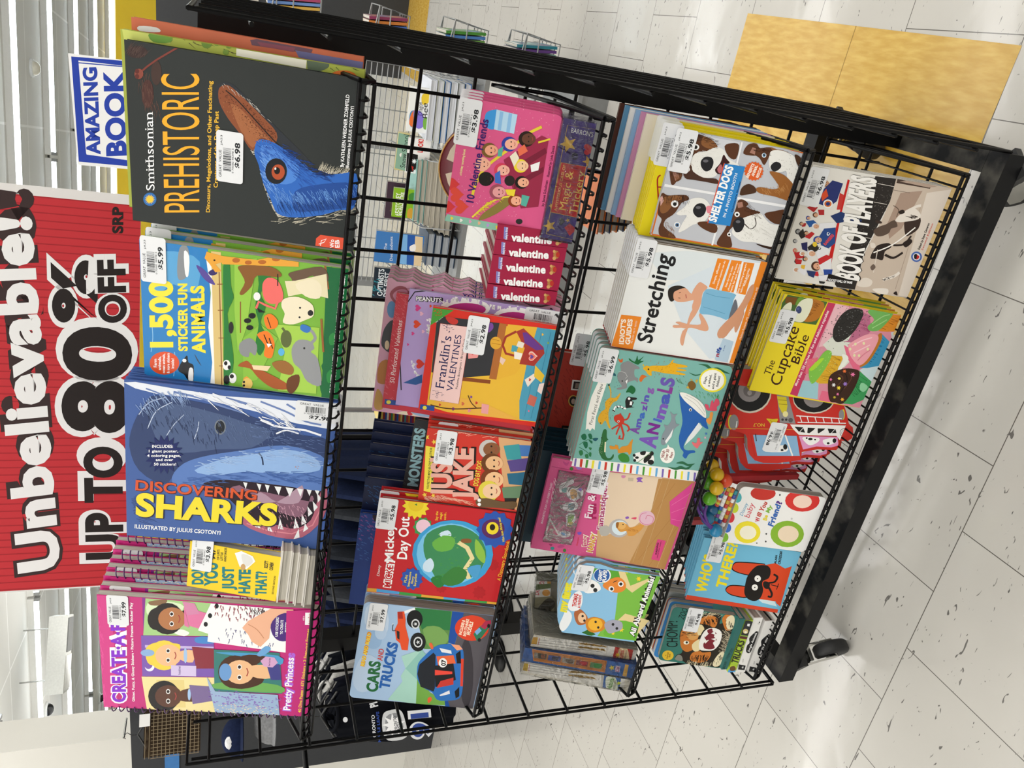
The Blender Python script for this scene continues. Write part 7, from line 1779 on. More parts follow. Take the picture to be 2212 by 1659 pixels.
 'chomp': """#3a7a70
e e8c23a 169 1309 23 -128 -141 -33
t 8a5a1a b |A|143 1343 181 1348 0 26
t 8a5a1a b |Pull-tab|79 1288 261 1313 -1 35
t 8a5a1a b |Book|126 1246 225 1261 -1 35
b 2a241c 102 1129 218 1113 291 1019 456 1037 657 1152 898 1189 1155 1121 1280 1022 1361 869 1493 729 1547 571 1471 399 1258 387 1302 290 1365 89 1335 -49 1113 -176 840 -185 644 -18 315 -61 41 44 22 307 3 570 -8 791 98 995
b c87832 501 1093 846 1176 1077 1102 1114 893 946 764 728 753 577 671 379 842 356 969
b d8a05a 1006 1041 1088 887 976 750 751 780 698 921 842 1044
h 2a1a10 60 13 13 -71 106 830 1107 954 1028 898 883
b e8d8a8 1092 866 1162 775 1043 679 871 723 886 793
b e8d8a8 573 846 762 717 660 670 443 637 394 757
b c87832 1284 849 1449 675 1379 462 1136 463 1184 650 1184 802
b c87832 333 786 417 630 435 369 177 392 85 591 136 782
h 1a1410 26 17 -164 -18 65 232 717 286 419
h 1a1410 22 17 -124 -97 63 1221 746 1368 524
h e8dcb8 60 8 80 -73 84 1387 875 1507 647 1489 447
h e8dcb8 60 9 -128 24 87 47 804 38 535 76 321
b 2a241c 420 609 736 711 1013 694 1121 547 1128 352 983 249 686 214 504 299 420 454
b f0eeea 470 644 709 704 991 666 1108 543 1099 366 981 259 709 242 513 323 460 464
b 7a2430 516 545 645 600 736 557 834 626 927 562 1028 610 1099 519 1024 478 987 381 897 423 803 333 709 396 584 320 515 390
p f0eeea 912 646 957 548 837 605
p f0eeea 728 599 773 501 653 558
p f0eeea 1032 436 965 506 931 388
p f0eeea 852 368 807 466 773 347
b c87832 1423 365 1573 275 1518 131 1177 82 1102 193 1247 297
b e8dcb8 1412 275 1537 179 1445 89 1180 61 1158 186
h 1a1410 16 13 -78 -9 42 1361 262 1258 82
b e8dcb8 146 250 381 200 511 102 327 31 91 80 41 200
h 1a1410 14 13 -82 -10 43 154 207 396 116
h d8ccb0 80 8 -59 -129 85 1095 234 841 123 500 165
b 8a8a80 102 1129 222 1091 210 1000 78 945 59 1052
e f4f0d8 604 986 11 -63 -53 -13
e 1a1a1a 611 976 5 -25 -32 -8
t 14201e A0 |CHOMP!|441 1149 1160 1322 -44 248
t 14201e - |ZOO|1221 1202 1509 1165 48 133""".split("\n"),
 'truck': """#c8322a
o 2415 2706 2118 2721 1780 2672 1462 2603 1284 2521 1157 2405 1102 2256 1086 2073 1053 1969 966 1901 778 1837 617 1745 501 1594 467 1401 507 1095 651 641 838 685 946 381 986 -17 1108 -29 1213 0 1229 -177 1301 -241 1410 -227 1547 -164 1604 -56 1825 73 2081 261 2371 503 2661 699
e 161618 2018 2183 66 -424 -446 -143
e d0c8b8 1996 2176 66 -426 -456 -146
e 161618 2017 2190 63 -409 -437 -140
e 8a8486 2016 2194 35 -227 -235 -75
e 6a6466 2016 2194 19 -124 -128 -41
e 9a9496 1972 2180 7 -45 -53 -17
e d0c8b8 2037 855 65 -420 -314 -113
e 161618 2059 863 63 -407 -305 -110
e 8a8486 2059 863 32 -209 -201 -73
p 8f8d8e 2033 1634 2024 1390 1450 1035 1424 1361
p d8c830 1990 1615 1996 1424 1821 1337 1660 1308 1647 1393 1773 1501
l 6a5a1a 8 1915 1572 1926 1389
l 6a5a1a 8 1827 1529 1839 1348
e e8e0a0 1630 1316 8 -55 -64 -22
e 3a3a3c 1501 1332 4 -25 -27 -9
e 3a3a3c 1512 1258 4 -25 -27 -9
e 5a5a5c 1514 1165 7 -47 -50 -17
b d8c02a 1474 1666 1482 1536 1502 1432 1426 1429 1374 1455 1313 1457 1318 1504 1404 1577
l b89a1a 13 1451 1581 1394 1484
t e0b43a b |NO.7|1361 1665 1331 1898 -69 -21
e d8c830 1285 2356 8 -55 -161 -50
e 8a8a8c 1294 2293 15 -97 -170 -53
l f4f4f4 17 1327 2237 1186 2215
e d8c830 1802 143 5 -34 -114 -43
e 8a8a8c 1785 175 8 -55 -114 -43
l f4f4f4 21 1627 1086 1707 141
l f4f4f4 21 1490 1009 1617 16
l f4f4f4 17 1629 1009 1504 920
l f4f4f4 17 1638 856 1515 778
l f4f4f4 17 1653 694 1535 617
l f4f4f4 17 1669 531 1555 456
l f4f4f4 17 1685 358 1579 296
l f4f4f4 17 1699 206 1597 145
l e0a03a 11 1137 2443 1326 970
p f1f0ee 1421 1146 1583 -110 1383 -210 1256 -190 1231 7 1310 105 1217 886 1317 1034
p 1d1d1d 1384 1035 1397 860 1283 774 1287 911
p 1d1d1d 1406 762 1419 586 1284 684 1289 731
p 1d1d1d 1419 553 1440 380 1311 491 1322 517
p 1d1d1d 1445 348 1456 182 1375 129 1348 278
l f1f0ee 13 1263 903 1407 841
l f1f0ee 13 1302 646 1428 590
l f1f0ee 13 1322 450 1449 383
l f1f0ee 13 1355 235 1469 187
e 8a8a8a 1404 -24 14 -90 -98 -37
e f1f0ee 1404 -24 12 -77 -84 -32
e 9a9a9a 1404 -24 8 -56 -60 -23
e f1f0ee 1404 -24 7 -47 -51 -19
l 9a9a9a 9 1363 -1 1444 -49
p 8ab4d8 1075 1825 1187 921 748 699 616 1586
l f1f0ee 30 1175 1164 726 851
l 2a2a2a 17 1106 1779 946 1705
b f4f4f2 993 1395 1006 1309 918 1234 944 1062 802 1013 737 1445 829 1498
e e88aa0 881 1312 5 -34 -38 -13
e 1d1d1d 905 1072 6 -43 -62 -21
e 1d1d1d 824 1112 5 -30 -24 -8
l c8322a 43 1095 1854 590 1589
p e29ac8 1194 878 1290 74 1106 -18 1036 116 1014 428 901 684
b f4f4f2 1183 784 1209 453 1112 441 1018 566 1073 700
e 1d1d1d 1159 617 7 -47 -28 -10
e 1d1d1d 1171 701 3 -19 -19 -7
e 1d1d1d 1162 516 3 -19 -19 -7
b f4f4f2 1175 350 1254 152 1170 52 1067 242
e 1d1d1d 1199 109 6 -39 -52 -19
e 1d1d1d 1121 216 5 -30 -24 -9""".split("\n"),
 'dknature': """#e9e4d6
p f2f0ea 325 2436 350 679 11 610 55 2399
l 4a4a4a 8 252 2302 310 852
l 4a4a4a 8 184 2299 243 834
l 4a4a4a 8 114 2296 171 841
h c8a040 70 25 0 -67 20 282 1423 337 886
h c8a040 70 25 0 -67 20 183 1397 221 854
p c8a83a 312 2420 318 2318 81 2288 91 2395
l c03a3a 10 308 2290 87 2263
p 2c66b0 352 640 360 259 -47 194 -52 571
b e6ecd8 302 581 347 388 -10 237 -62 457
t 5a9a2a b |Nature|-43 377 291 403 13 106
t 4a3a2a i |Collection|5 294 268 333 1 47
P d8e03a 198 265 12 -50 -67 -19 50 5
p f0eee8 360 259 363 167 -17 109 -47 194""".split("\n"),
 'dkblue': """#2c66b0
p d88a3a 378 2310 376 662 41 628 61 2217
p c07a30 351 2279 346 675 71 652 91 2203
p 8a8478 299 2237 298 1960 148 1953 145 2220
p 3a3a2a 300 2166 299 1973 153 1964 152 2134
b 8a4a24 255 2092 288 2009 175 1984 177 2062
p 4a5a98 287 1932 294 1650 142 1647 138 1919
b 2a2a4a 256 1835 261 1695 161 1723 173 1829
p 9a9488 283 1622 277 1350 129 1341 143 1611
b 6a5a4a 249 1537 247 1381 145 1383 155 1502
p 8a3a3a 272 1310 270 1050 129 1042 138 1299
b c83040 245 1226 242 1070 151 1099 166 1194
p 5a8a5a 273 999 275 740 124 728 122 988
b 2a8a3a 240 913 238 757 146 786 142 889
p 2c66b0 381 637 374 167 5 120 8 620
P e8d43a 202 513 13 -65 -85 -22 46 5
p d8d0e0 284 443 285 339 110 319 110 421
t a83a70 b |DK|121 335 282 351 5 78
p e0b050 357 253 355 175 19 137 25 231""".split("\n"),
 'dkanimal': """#e9e4d6
p f2f0ea 290 2307 413 500 -78 436 54 2301
l 4a4a4a 7 213 2186 294 754
l 4a4a4a 8 149 2170 212 731
l 4a4a4a 8 81 2166 142 737
h c8a040 80 25 -2 -67 20 288 1301 310 759
h c8a040 80 25 -2 -67 20 188 1286 210 743
p d8a83a 269 2328 278 2202 79 2178 68 2299
l c03a3a 10 269 2161 64 2149
p c43a30 426 517 489 116 -36 49 -66 466
b f0dcb0 293 412 360 248 -27 91 -69 305
t c43a30 b |Animal|-61 228 283 288 1 105
t 6a3a2a i |Collection|-25 172 289 221 2 48
P e8c83a 124 389 12 -60 -79 -23 42 6
p f0eee8 359 76 372 14 -43 -7 -36 49""".split("\n"),
 'dklion': """#6a6450
p d8d4cc 1655 2103 1650 1757 1498 1758 1442 2100
p d8d4cc 1287 2127 1378 1723 1162 1718 1102 2127
t c04050 b |DK|1458 1883 1599 1868 19 102
t c04050 b |DK|1175 1969 1314 1962 10 92
e d89a3a 1533 1774 3 -41 -79 -6
e d89a3a 1248 1815 6 -87 -86 -7
p 4a5a34 1714 2132 1861 1762 1650 1757 1655 2103
p 5a6a3a 1438 2164 1499 1745 1378 1723 1287 2127
p 8a8468 1101 2140 1165 1680 359 1509 98 1540 31 2010
b 3a3428 704 2007 1061 1826 1104 1675 954 1585 758 1699 652 1847
b 6a4a30 520 1915 591 1816 507 1665 348 1653 183 1705 170 1889 264 1922 363 1877
b 4a3222 553 1904 599 1790 522 1680 408 1710 399 1827 459 1884
b 5a6a3a 788 2143 801 1962 483 1991 412 2090
b 8a6a4a 191 1600 231 1498 102 1488 95 1593
p 5a4a38 31 2010 154 1228 -27 152 -196 665 -92 1471""".split("\n"),
 'chompspine': """#2f6a66
t 14302e - |BROWN|12 66 228 71 29 69
t 14302e - |CHOMP!_ZOO|300 81 614 20 41 68""".split("\n"),
 'junglespine': """#f0efec
b 1d1d1f 575 101 650 163 807 178 876 138 1019 185 1155 106 1209 49 1151 0 953 -12 728 13 586 29
t f4f4f4 b |Jungle_Animals|599 66 1152 25 26 54
p 1d1d1f 251 234 196 39 59 32 90 207
t f4f4f4 b |a|114 83 173 87 22 61
t 6a6a6a - |Board_Book|304 135 406 154 6 27
t 4a4a4a i |Tiny|1389 48 1486 49 15 38
e 4a4a4a 1458 54 -1 -15 -17 -6""".split("\n"),
 'trucksspine': """#a8c83a
p b8d03a 69 212 240 213 136 -65 24 -24
p 4aa0e0 -59 223 97 208 55 10 -83 6
b 6a4a2a 66 161 166 179 173 70 70 14 32 90
t 2a2a20 B |TRUCKS|238 20 911 34 71 185
p 5a2a2a 1005 199 1073 195 1035 -11 958 -15
p 8ab04a 1073 190 1105 190 1062 -15 1035 -11
p 2a2c30 1105 190 1533 215 1470 -10 1062 -15
e d8c48a 1204 102 -3 -69 -72 -22
e f4f0e0 1177 93 -2 -35 -33 -10
p f4f4f4 1354 112 1422 121 1413 53 1337 46""".split("\n"),
 'olive': """#a9b34a
p c8d06a 2244 2974 2291 2384 2149 2398 2099 2951
b 6a9a3a 2229 2645 2249 2396 2159 2398 2135 2607
h 4a3a24 14 8 -43 -107 42 2256 2354 2170 1640
e 6a8a34 2306 2165 9 -54 -48 1
e 6a8a34 2220 1957 10 -63 -57 0
e 7a9a3c 2280 2082 7 -46 -40 1
e 6a8a34 2260 1830 9 -55 -48 0
e 6a8a34 2244 1683 8 -47 -40 0
e 7a9a3c 2156 1725 6 -38 -33 0
p ecead8 2299 1594 2280 726 2120 732 2136 1597
b 5a6a54 2268 711 2284 549 2218 447 2147 498 2085 691
h 4a5a2a 26 9 -29 -78 132 2158 433 2124 -9
e d8702c 2090 264 28 -174 -84 -6
t f4e8d8 b |E|2098 218 2137 234 -22 49""".split("\n"),
 'orange': """#c86a4a
b e0e0e0 2059 2790 2078 2579 2030 2539 2004 2781
p 6a4a5a 2120 1429 2144 1344 2135 646 2079 665 2062 1407
p 6a6a98 2089 863 2089 -168 1985 -189 2013 816
p 8a4a5a 2114 1343 2120 865 2065 884 2069 1298""".split("\n"),
 'iexplore': """#2a3558
p d8d8dc 2036 2190 2051 1615 1917 1597 1858 2191
t 1d1d24 - |iEXPLORE|1874 2080 1911 1596 81 7
h 3a6aa8 60 18 -32 -62 223 1935 2414 1880 2228""".split("\n"),
 'fish': """#2a4a9a
h 4a7ac8 90 22 -31 -61 263 2619 2465 1229 2425
h 8a5aa8 40 31 -33 -62 269 1946 2390 1796 2464
b 2a1a2a 2131 2455 2222 2398 2089 2361 2001 2396
b d86a3a 1473 2337 1591 2305 1305 2295""".split("\n"),
 'redphoto': """#ab3527
h 8e2a20 60 18 -90 -75 160 2463 2275 1449 2330 824 2291
p e8e4de 2163 2236 2175 2027 1956 2015 1945 2219
p 2a2422 2134 2202 2145 2030 1986 2021 1975 2194
p 8a7a70 2105 2159 2115 2032 2005 2026 1996 2153
e c8a04a 1717 2119 15 -101 -127 -28
e 2a2422 1717 2119 12 -79 -103 -23
e b8a090 1707 2116 7 -43 -59 -13
p 1d1512 1151 2229 1169 2044 800 2019 795 2199
p 8a7a60 1105 2190 1115 2051 840 2038 841 2177
p 2a2422 1067 2159 1073 2051 882 2047 876 2158
e a88a78 962 2083 6 -40 -58 -13""".split("\n"),
 'descend': """#3f78b8
p 2a5aa8 1250 705 1244 375 16 274 27 589
p 7ab0e0 1238 988 1230 681 4 586 17 877
p e0c8a0 1222 372 1214 61 4 -41 -10 294
b f0ece8 770 540 886 332 615 300 592 498
t e8ecf4 s |The|505 1436 798 1457 -10 112
t e8ecf4 s |Descendents|100 1165 1093 1261 -12 113""".split("\n"),
 'dragon': """#eef0ee
b 4a90c0 485 684 730 630 766 388 556 197 248 118 168 399 178 607
b e8743a 251 657 653 621 754 469 201 445
b 8a7ad8 742 549 712 216 248 118 168 399
b e8c83a 1366 296 1453 -21 1135 21 1022 254
b 7ab04a 523 152 592 -47 193 -56 169 108
t 1d1d3a i |Dragon|634 207 1099 264 -24 162
t 1d1d1d i |Bee|548 -19 1088 73 -38 202""".split("\n"),
 'school': """#cfc48a
p 8ab09a 1373 418 1352 20 -9 -22 56 409
t 1d2a2a s |Snow_School|113 14 1352 20 -7 208
b f0f0e8 572 301 665 229 499 230""".split("\n"),
 'look': """#f0f0ee
p 1d1d1d 747 874 717 451 54 423 45 846
P f4f4f4 454 571 13 -108 -107 -11 46 8
P f4f4f4 87 490 12 -101 -100 -11 42 8
p c8322a 276 658 245 570 75 595
t d83a34 B |LOOK!|819 293 1309 305 -8 183""".split("\n"),
 'house65': """#8ab82a
t f4f8e8 b |THE|171 639 301 643 -3 68
t f4f8e8 b |65-STOREY|63 500 959 552 -14 187
t f4f8e8 b |TREEHOUSE|73 329 998 394 -13 153
b d8a03a 304 222 409 60 24 -23 0 191
b 4a8a3a 909 240 1018 37 677 1 658 172""".split("\n"),
 'journal': """#43323f
t 8a7a4a i |Journal|273 554 631 565 -4 94""".split("\n"),
 'optim': """#1f2a36
t dfe4e8 b |OPTIMISTS|135 279 1285 304 -4 213
t dfe4e8 b |DIE_FIRST|115 20 1170 53 -5 214
h 2f8a9a 20 40 -60 -122 134 264 586 766 564""".split("\n"),
 'redsign': """#c5323a
l a8262e 22 60 0 60 2724
l a8262e 22 210 0 210 2724
l a8262e 22 360 0 360 2724
l a8262e 22 510 0 510 2724
l a8262e 22 660 0 660 2724
l a8262e 22 810 0 810 2724
l a8262e 22 960 0 960 2724
l a8262e 22 1110 0 1110 2724
l a8262e 22 1260 0 1260 2724
l a8262e 22 1410 0 1410 2724
l a8262e 22 1560 0 1560 2724
l a8262e 22 1710 0 1710 2724
l a8262e 22 1860 0 1860 2724
l a8262e 22 2010 0 2010 2724
l a8262e 22 2160 0 2160 2724
l a8262e 22 2310 0 2310 2724
l a8262e 22 2460 0 2460 2724
l a8262e 22 2610 0 2610 2724
l a8262e 22 2760 0 2760 2724
l a8262e 22 2910 0 2910 2724
l a8262e 22 3060 0 3060 2724
l a8262e 22 3210 0 3210 2724
l a8262e 22 3360 0 3360 2724
l a8262e 22 3510 0 3510 2724
l a8262e 22 3660 0 3660 2724
l a8262e 22 3810 0 3810 2724
l a8262e 22 3960 0 3960 2724
l a8262e 22 4110 0 4110 2724
l a8262e 22 4260 0 4260 2724
l a8262e 22 4410 0 4410 2724
l a8262e 22 4560 0 4560 2724
l a8262e 22 4710 0 4710 2724
l a8262e 22 4860 0 4860 2724
l a8262e 22 5010 0 5010 2724
l a8262e 22 5160 0 5160 2724
l a8262e 22 5310 0 5310 2724
l a8262e 22 5460 0 5460 2724
l a8262e 22 5610 0 5610 2724
l a8262e 22 5760 0 5760 2724
l a8262e 22 5910 0 5910 2724
l a8262e 22 6060 0 6060 2724
l a8262e 22 6210 0 6210 2724
l a8262e 22 6360 0 6360 2724
l a8262e 22 6510 0 6510 2724
l a8262e 22 6660 0 6660 2724
l a8262e 22 6810 0 6810 2724
l a8262e 22 6960 0 6960 2724
l a8262e 22 7110 0 7110 2724
l a8262e 22 7260 0 7260 2724
l a8262e 22 7410 0 7410 2724
l a8262e 22 7560 0 7560 2724
l a8262e 22 7710 0 7710 2724
l a8262e 22 7860 0 7860 2724
l a8262e 22 8010 0 8010 2724
l a8262e 22 8160 0 8160 2724
p e6e4e2 8323 2682 8227 163 8220 163 8017 193 8030 2685
p e6e4e2 -114 2772 -87 661 30 694 33 2770
t 3a2a2a BO |Unbelievable!|457 1477 7634 1972 -83 719
t f2f2f2 B |Unbelievable!|465 1483 7620 1978 -81 701
t f2f2f2 BO |UP_TO|554 280 3083 330 11 735
t 241d1c B |UP_TO|593 300 3027 350 10 651
t f2f2f2 BO |80|3300 227 5538 189 9 1181
t 241d1c B |80|3315 247 5512 211 8 1127
t f2f2f2 BO |%|5608 805 6884 831 -64 754
t 241d1c B |%|5625 818 6859 847 -64 724
t f2f2f2 BO |OFF|5607 244 6950 286 -47 507
t 241d1c B |OFF|5634 264 6914 305 -44 469
t 241d1c B |SRP|7436 328 7966 332 -17 183""".split("\n"),
 'amazing': """#f0f0f0
p 2440a8 6564 4602 6689 1685 6658 1122 6394 1135 6383 4230 719 4226 556 1433 189 1452 219 4685
l 2440a8 62 6185 4270 690 4228 577 899
l 2440a8 62 6246 4301 6393 627
t 2440a8 B |AMAZING|795 3436 6120 3273 -115 735
t 2440a8 B |BOOK|871 1919 6184 1751 -155 1107""".split("\n"),
 'shirt': """#0b0d13
t d8dade b |TORONTO|359 3599 1683 3897 -8 136
t 2f4a9a b |MAPLE_LEAFS|265 3367 1856 3728 -8 121
b c8cacc 1679 3514 1896 3321 1936 2788 1404 2460 509 2222 308 2893 529 3242 1064 3448
b 8a8c90 1590 3346 1761 2834 1317 2562 602 2396 487 2924 706 3194
P f0f0f2 1145 2921 -8 -548 -624 -108 49 9
t 44464a b |TORONTO|696 2648 1630 2905 -16 136
t 44464a b |MAPLE|828 2577 1319 2726 -16 105
t 44464a b |LEAFS|827 2475 1318 2617 -14 106
t d8dade BO |91|486 1087 1838 1450 -79 855
t 2f4690 B |91|533 1144 1794 1490 -75 745
t d8dade B |PL|2135 3820 2464 3951 -96 306
e d8dade 1453 5154 -1 -104 -139 -22""".split("\n"),
}
# ---------------------------------------------------------------- the room
def plain_room():
    # floor: 12 inch vinyl tiles in staggered rows, flecked
    m, nt, b = new_mat('speckled_vinyl_tile'); t = nt.nodes.new('ShaderNodeTexCoord'); mp = nt.nodes.new('ShaderNodeMapping'); mp.vector_type = 'TEXTURE'
    mp.inputs['Location'].default_value = (-.6835, -.0817, 0); mp.inputs['Rotation'].default_value = (0, 0, math.radians(1.62))
    br = nt.nodes.new('ShaderNodeTexBrick'); br.inputs['Scale'].default_value = 1; br.inputs['Brick Width'].default_value = .3048; br.inputs['Row Height'].default_value = .3048; br.inputs['Mortar Size'].default_value = .0011; br.inputs['Mortar Smooth'].default_value = .2
    br.inputs['Color1'].default_value = hexc('b9b6af'); br.inputs['Color2'].default_value = hexc('bebbb4'); br.inputs['Mortar'].default_value = hexc('5c5953')
    nt.links.new(t.outputs['Object'], mp.inputs['Vector']); nt.links.new(mp.outputs['Vector'], br.inputs['Vector'])
    vm = nt.nodes.new('ShaderNodeMapping'); vm.inputs['Rotation'].default_value = (0, 0, .5); vm.inputs['Scale'].default_value = (26, 70, 26); nt.links.new(t.outputs['Object'], vm.inputs['Vector'])
    nd = nt.nodes.new('ShaderNodeTexNoise'); nd.inputs['Scale'].default_value = 1.1; nd.inputs['Detail'].default_value = 1; nd.inputs['Distortion'].default_value = 1.6; nt.links.new(vm.outputs['Vector'], nd.inputs['Vector'])
    r = nt.nodes.new('ShaderNodeValToRGB'); r.color_ramp.elements[0].position = .715; r.color_ramp.elements[0].color = (0, 0, 0, 1); r.color_ramp.elements[1].position = .745; r.color_ramp.elements[1].color = (1, 1, 1, 1); nt.links.new(nd.outputs['Fac'], r.inputs['Fac'])
    mx = nt.nodes.new('ShaderNodeMix'); mx.data_type = 'RGBA'; mx.inputs[7].default_value = hexc('64625e'); nt.links.new(r.outputs['Color'], mx.inputs[0]); nt.links.new(br.outputs['Color'], mx.inputs[6])
    n2 = nt.nodes.new('ShaderNodeTexNoise'); n2.inputs['Scale'].default_value = 3; n2.inputs['Detail'].default_value = 6; nt.links.new(t.outputs['Object'], n2.inputs['Vector'])
    mx2 = nt.nodes.new('ShaderNodeMix'); mx2.data_type = 'RGBA'; mx2.blend_type = 'MULTIPLY'; mx2.inputs[0].default_value = .12; nt.links.new(mx.outputs[2], mx2.inputs[6]); nt.links.new(n2.outputs['Fac'], mx2.inputs[7])
    nt.links.new(mx2.outputs[2], b.inputs['Base Color'])
    rr = nt.nodes.new('ShaderNodeMapRange'); rr.inputs['To Min'].default_value = .07; rr.inputs['To Max'].default_value = .2; nt.links.new(n2.outputs['Fac'], rr.inputs['Value']); nt.links.new(rr.outputs[0], b.inputs['Roughness'])
    n3 = nt.nodes.new('ShaderNodeTexNoise'); n3.inputs['Scale'].default_value = 9; n3.inputs['Detail'].default_value = 3; nt.links.new(t.outputs['Object'], n3.inputs['Vector'])
    bp = nt.nodes.new('ShaderNodeBump'); bp.inputs['Strength'].default_value = .25; bp.inputs['Distance'].default_value = .004; nt.links.new(n3.outputs['Fac'], bp.inputs['Height']); nt.links.new(bp.outputs['Normal'], b.inputs['Normal'])
    q = MB().use(m); q.face([(-24, -7, 0), (14, -7, 0), (14, 24, 0), (-24, 24, 0)]); tag(q.build('floor'), kind='structure')
    # yellow tile runs
    ym, nt, b = new_mat('yellow_vinyl_tile'); t = nt.nodes.new('ShaderNodeTexCoord'); mp = nt.nodes.new('ShaderNodeMapping'); mp.inputs['Scale'].default_value = (40, 9, 20); mp.inputs['Rotation'].default_value = (0, 0, .35)
    n = nt.nodes.new('ShaderNodeTexNoise'); n.inputs['Scale'].default_value = 2; n.inputs['Detail'].default_value = 5; r = nt.nodes.new('ShaderNodeValToRGB')
    r.color_ramp.elements[0].position = .38; r.color_ramp.elements[0].color = hexc('b58f34'); r.color_ramp.elements[1].position = .7; r.color_ramp.elements[1].color = hexc('c9a750')
    nt.links.new(t.outputs['Object'], mp.inputs['Vector']); nt.links.new(mp.outputs['Vector'], n.inputs['Vector']); nt.links.new(n.outputs['Fac'], r.inputs['Fac']); nt.links.new(r.outputs['Color'], b.inputs['Base Color']); b.inputs['Roughness'].default_value = .22
    for i, (x0, x1, y0, y1) in enumerate(((-.24, .365, -.055, .885), (-.4, .24, 5.15, 6.05), (-.5, .08, 10.75, 11.9))):
        q = MB().use(ym); rot = math.radians(1.62 - .5)
        def P(x, y): return (x + (y) * .01, y, .0006)
        q.face([P(x0, y0), P(x1, y0), P(x1, y1), P(x0, y1)]); q.use(mat('8a6f30', .6))
        ymid = (y0 + y1) / 2; q.face([(x0 + ymid * .01, ymid - .0008, .0009), (x1 + ymid * .01, ymid - .0008, .0009), (x1 + ymid * .01, ymid + .0008, .0009), (x0 + ymid * .01, ymid + .0008, .0009)])
        tag(q.build('trim_%d' % (i + 1)), kind='structure')
    # ceiling with lay-in panels running along the lamps
    m, nt, b = new_mat('ceiling_panel'); t = nt.nodes.new('ShaderNodeTexCoord'); mp = nt.nodes.new('ShaderNodeMapping'); mp.vector_type = 'TEXTURE'; mp.inputs['Rotation'].default_value = (0, 0, SA)
    mp.inputs['Location'].default_value = (SN.x * 8.67, SN.y * 8.67, 0)
    br = nt.nodes.new('ShaderNodeTexBrick'); br.offset = 0; br.inputs['Scale'].default_value = 1; br.inputs['Brick Width'].default_value = 1.5; br.inputs['Row Height'].default_value = .94; br.inputs['Mortar Size'].default_value = .014
    br.inputs['Color1'].default_value = hexc('d9d8d2'); br.inputs['Color2'].default_value = hexc('d3d2cc'); br.inputs['Mortar'].default_value = hexc('efeeea')
    nt.links.new(t.outputs['Object'], mp.inputs['Vector']); nt.links.new(mp.outputs['Vector'], br.inputs['Vector']); nt.links.new(br.outputs['Color'], b.inputs['Base Color']); b.inputs['Roughness'].default_value = .9
    q = MB().use(m); q.face([(-24, 24, CEIL), (14, 24, CEIL), (14, -7, CEIL), (-24, -7, CEIL)]); tag(q.build('ceiling'), kind='structure')
    wm = mat('e4e2dc', .8, 0, .02, 2)
    for nm, x0, x1, y0, y1 in (('wall_right', 14, 14.1, -7, 24), ('wall_left', -24.1, -24, -7, 24), ('wall_front', -24, 14, -7.1, -7)):
        q = MB().use(wm); q.box(x0, x1, y0, y1, 0, CEIL); tag(q.build(nm), kind='structure')
    # far wall with the yellow band, parallel to the lamp rows
    q = MB().use(wm); M = Matrix.Translation(SN * 16.2) @ Matrix.Rotation(SA, 4, 'Z'); q.box(-20, 14, 0, .1, 0, CEIL); tag(q.build('wall_back', mw=M), kind='structure')
    q = MB().use(mat('f0c818', .6, 0, .03, 3)); q.box(-20, 14, -.06, -.005, 2.05, 3.42); tag(q.build('trim_4', mw=M), kind='structure')
    # near white partition at the far left
    q = MB().use(mat('dcdad2', .8, 0, .02, 3)); q.box(-7.2, -4.46, 2.75, 3.0, 0, CEIL); tag(q.build('wall_partition'), kind='structure')
plain_room()
# far shop lettering on the yellow band
def wall_letter(txt, s, z):
    mb = MB().use(mat('1d1a10', .5)); vs, fs = glyphs(txt, .045)
    for f in fs: mb.face([(vs[i][0] * .9, 0, vs[i][1] * .9) for i in f])
    tag(mb.build('wall_letter', mw=Matrix.Translation(SN * 16.12 + SD * s + Vector((0, 0, z))) @ Matrix.Rotation(SA, 4, 'Z')), 'black letter C on the yellow wall band, left of the spiral-bound book', 'letter')
wall_letter('C', -11.62, 2.32)
# ceiling lamps: rows of bare tubes on white battens
def lamp_rows():
    tube = emit_mat('eef8ff', 12.0); white = mat('dedcd6', .6, 0, .02); dark = mat('4c4a46', .7)
    def batten():
        b = MB().use(white); b.box(-1.2, 1.2, -.05, .05, -.07, 0); return b.mesh('batten')
    def glow(): b = MB().use(tube); b.tube([(-1.16, 0, -.095), (1.16, 0, -.095)], .022, 8); return b.mesh('tube')
    def clipm():
        b = MB().use(mat('8a8a88', .5)); b.box(-.02, .02, -.035, .035, -.13, -.0701); return b.mesh('tube_holder')
    bm_, gm, cm = batten(), glow(), clipm()
    dm = MB().use(dark); dm.box(-14, 9, .10, .17, -.02, 0); dme = dm.mesh('rail')
    for r, n in enumerate(STRIPS[6:]):
        o = bpy.data.objects.new('ceiling_rail', dme); COL.objects.link(o); o.matrix_world = Matrix.Translation(SN * n + Vector((0, 0, CEIL))) @ Matrix.Rotation(SA, 4, 'Z')
        o.name = 'trim_%d' % (10 + r); tag(o, kind='structure')
        far = ['nearest row of bare ceiling tubes', 'second row of bare ceiling tubes from the front', 'third row of bare ceiling tubes', 'fourth row of bare ceiling tubes', 'fifth row of bare ceiling tubes', 'farthest row of ceiling tubes'][min(r, 5)]
        lo, hi = (-14.5, 6.0)
        s = lo
        while s < hi:
            t = empty('ceiling_light', Matrix.Translation(SN * n + SD * (s + .37 * r) + Vector((0, 0, CEIL))) @ Matrix.Rotation(SA, 4, 'Z'))
            tag(t, 'bare white tube lamp in the ' + far, 'ceiling light', 'tube lamps, ' + far)
            for nm, me, dx in (('batten', bm_, 0), ('tube', gm, 0), ('tube_holder', cm, -1.18), ('tube_holder', cm, 1.18)):
                c = bpy.data.objects.new(nm, me); COL.objects.link(c); c.parent = t; c.location.x = dx
            s += 2.44
lamp_rows()

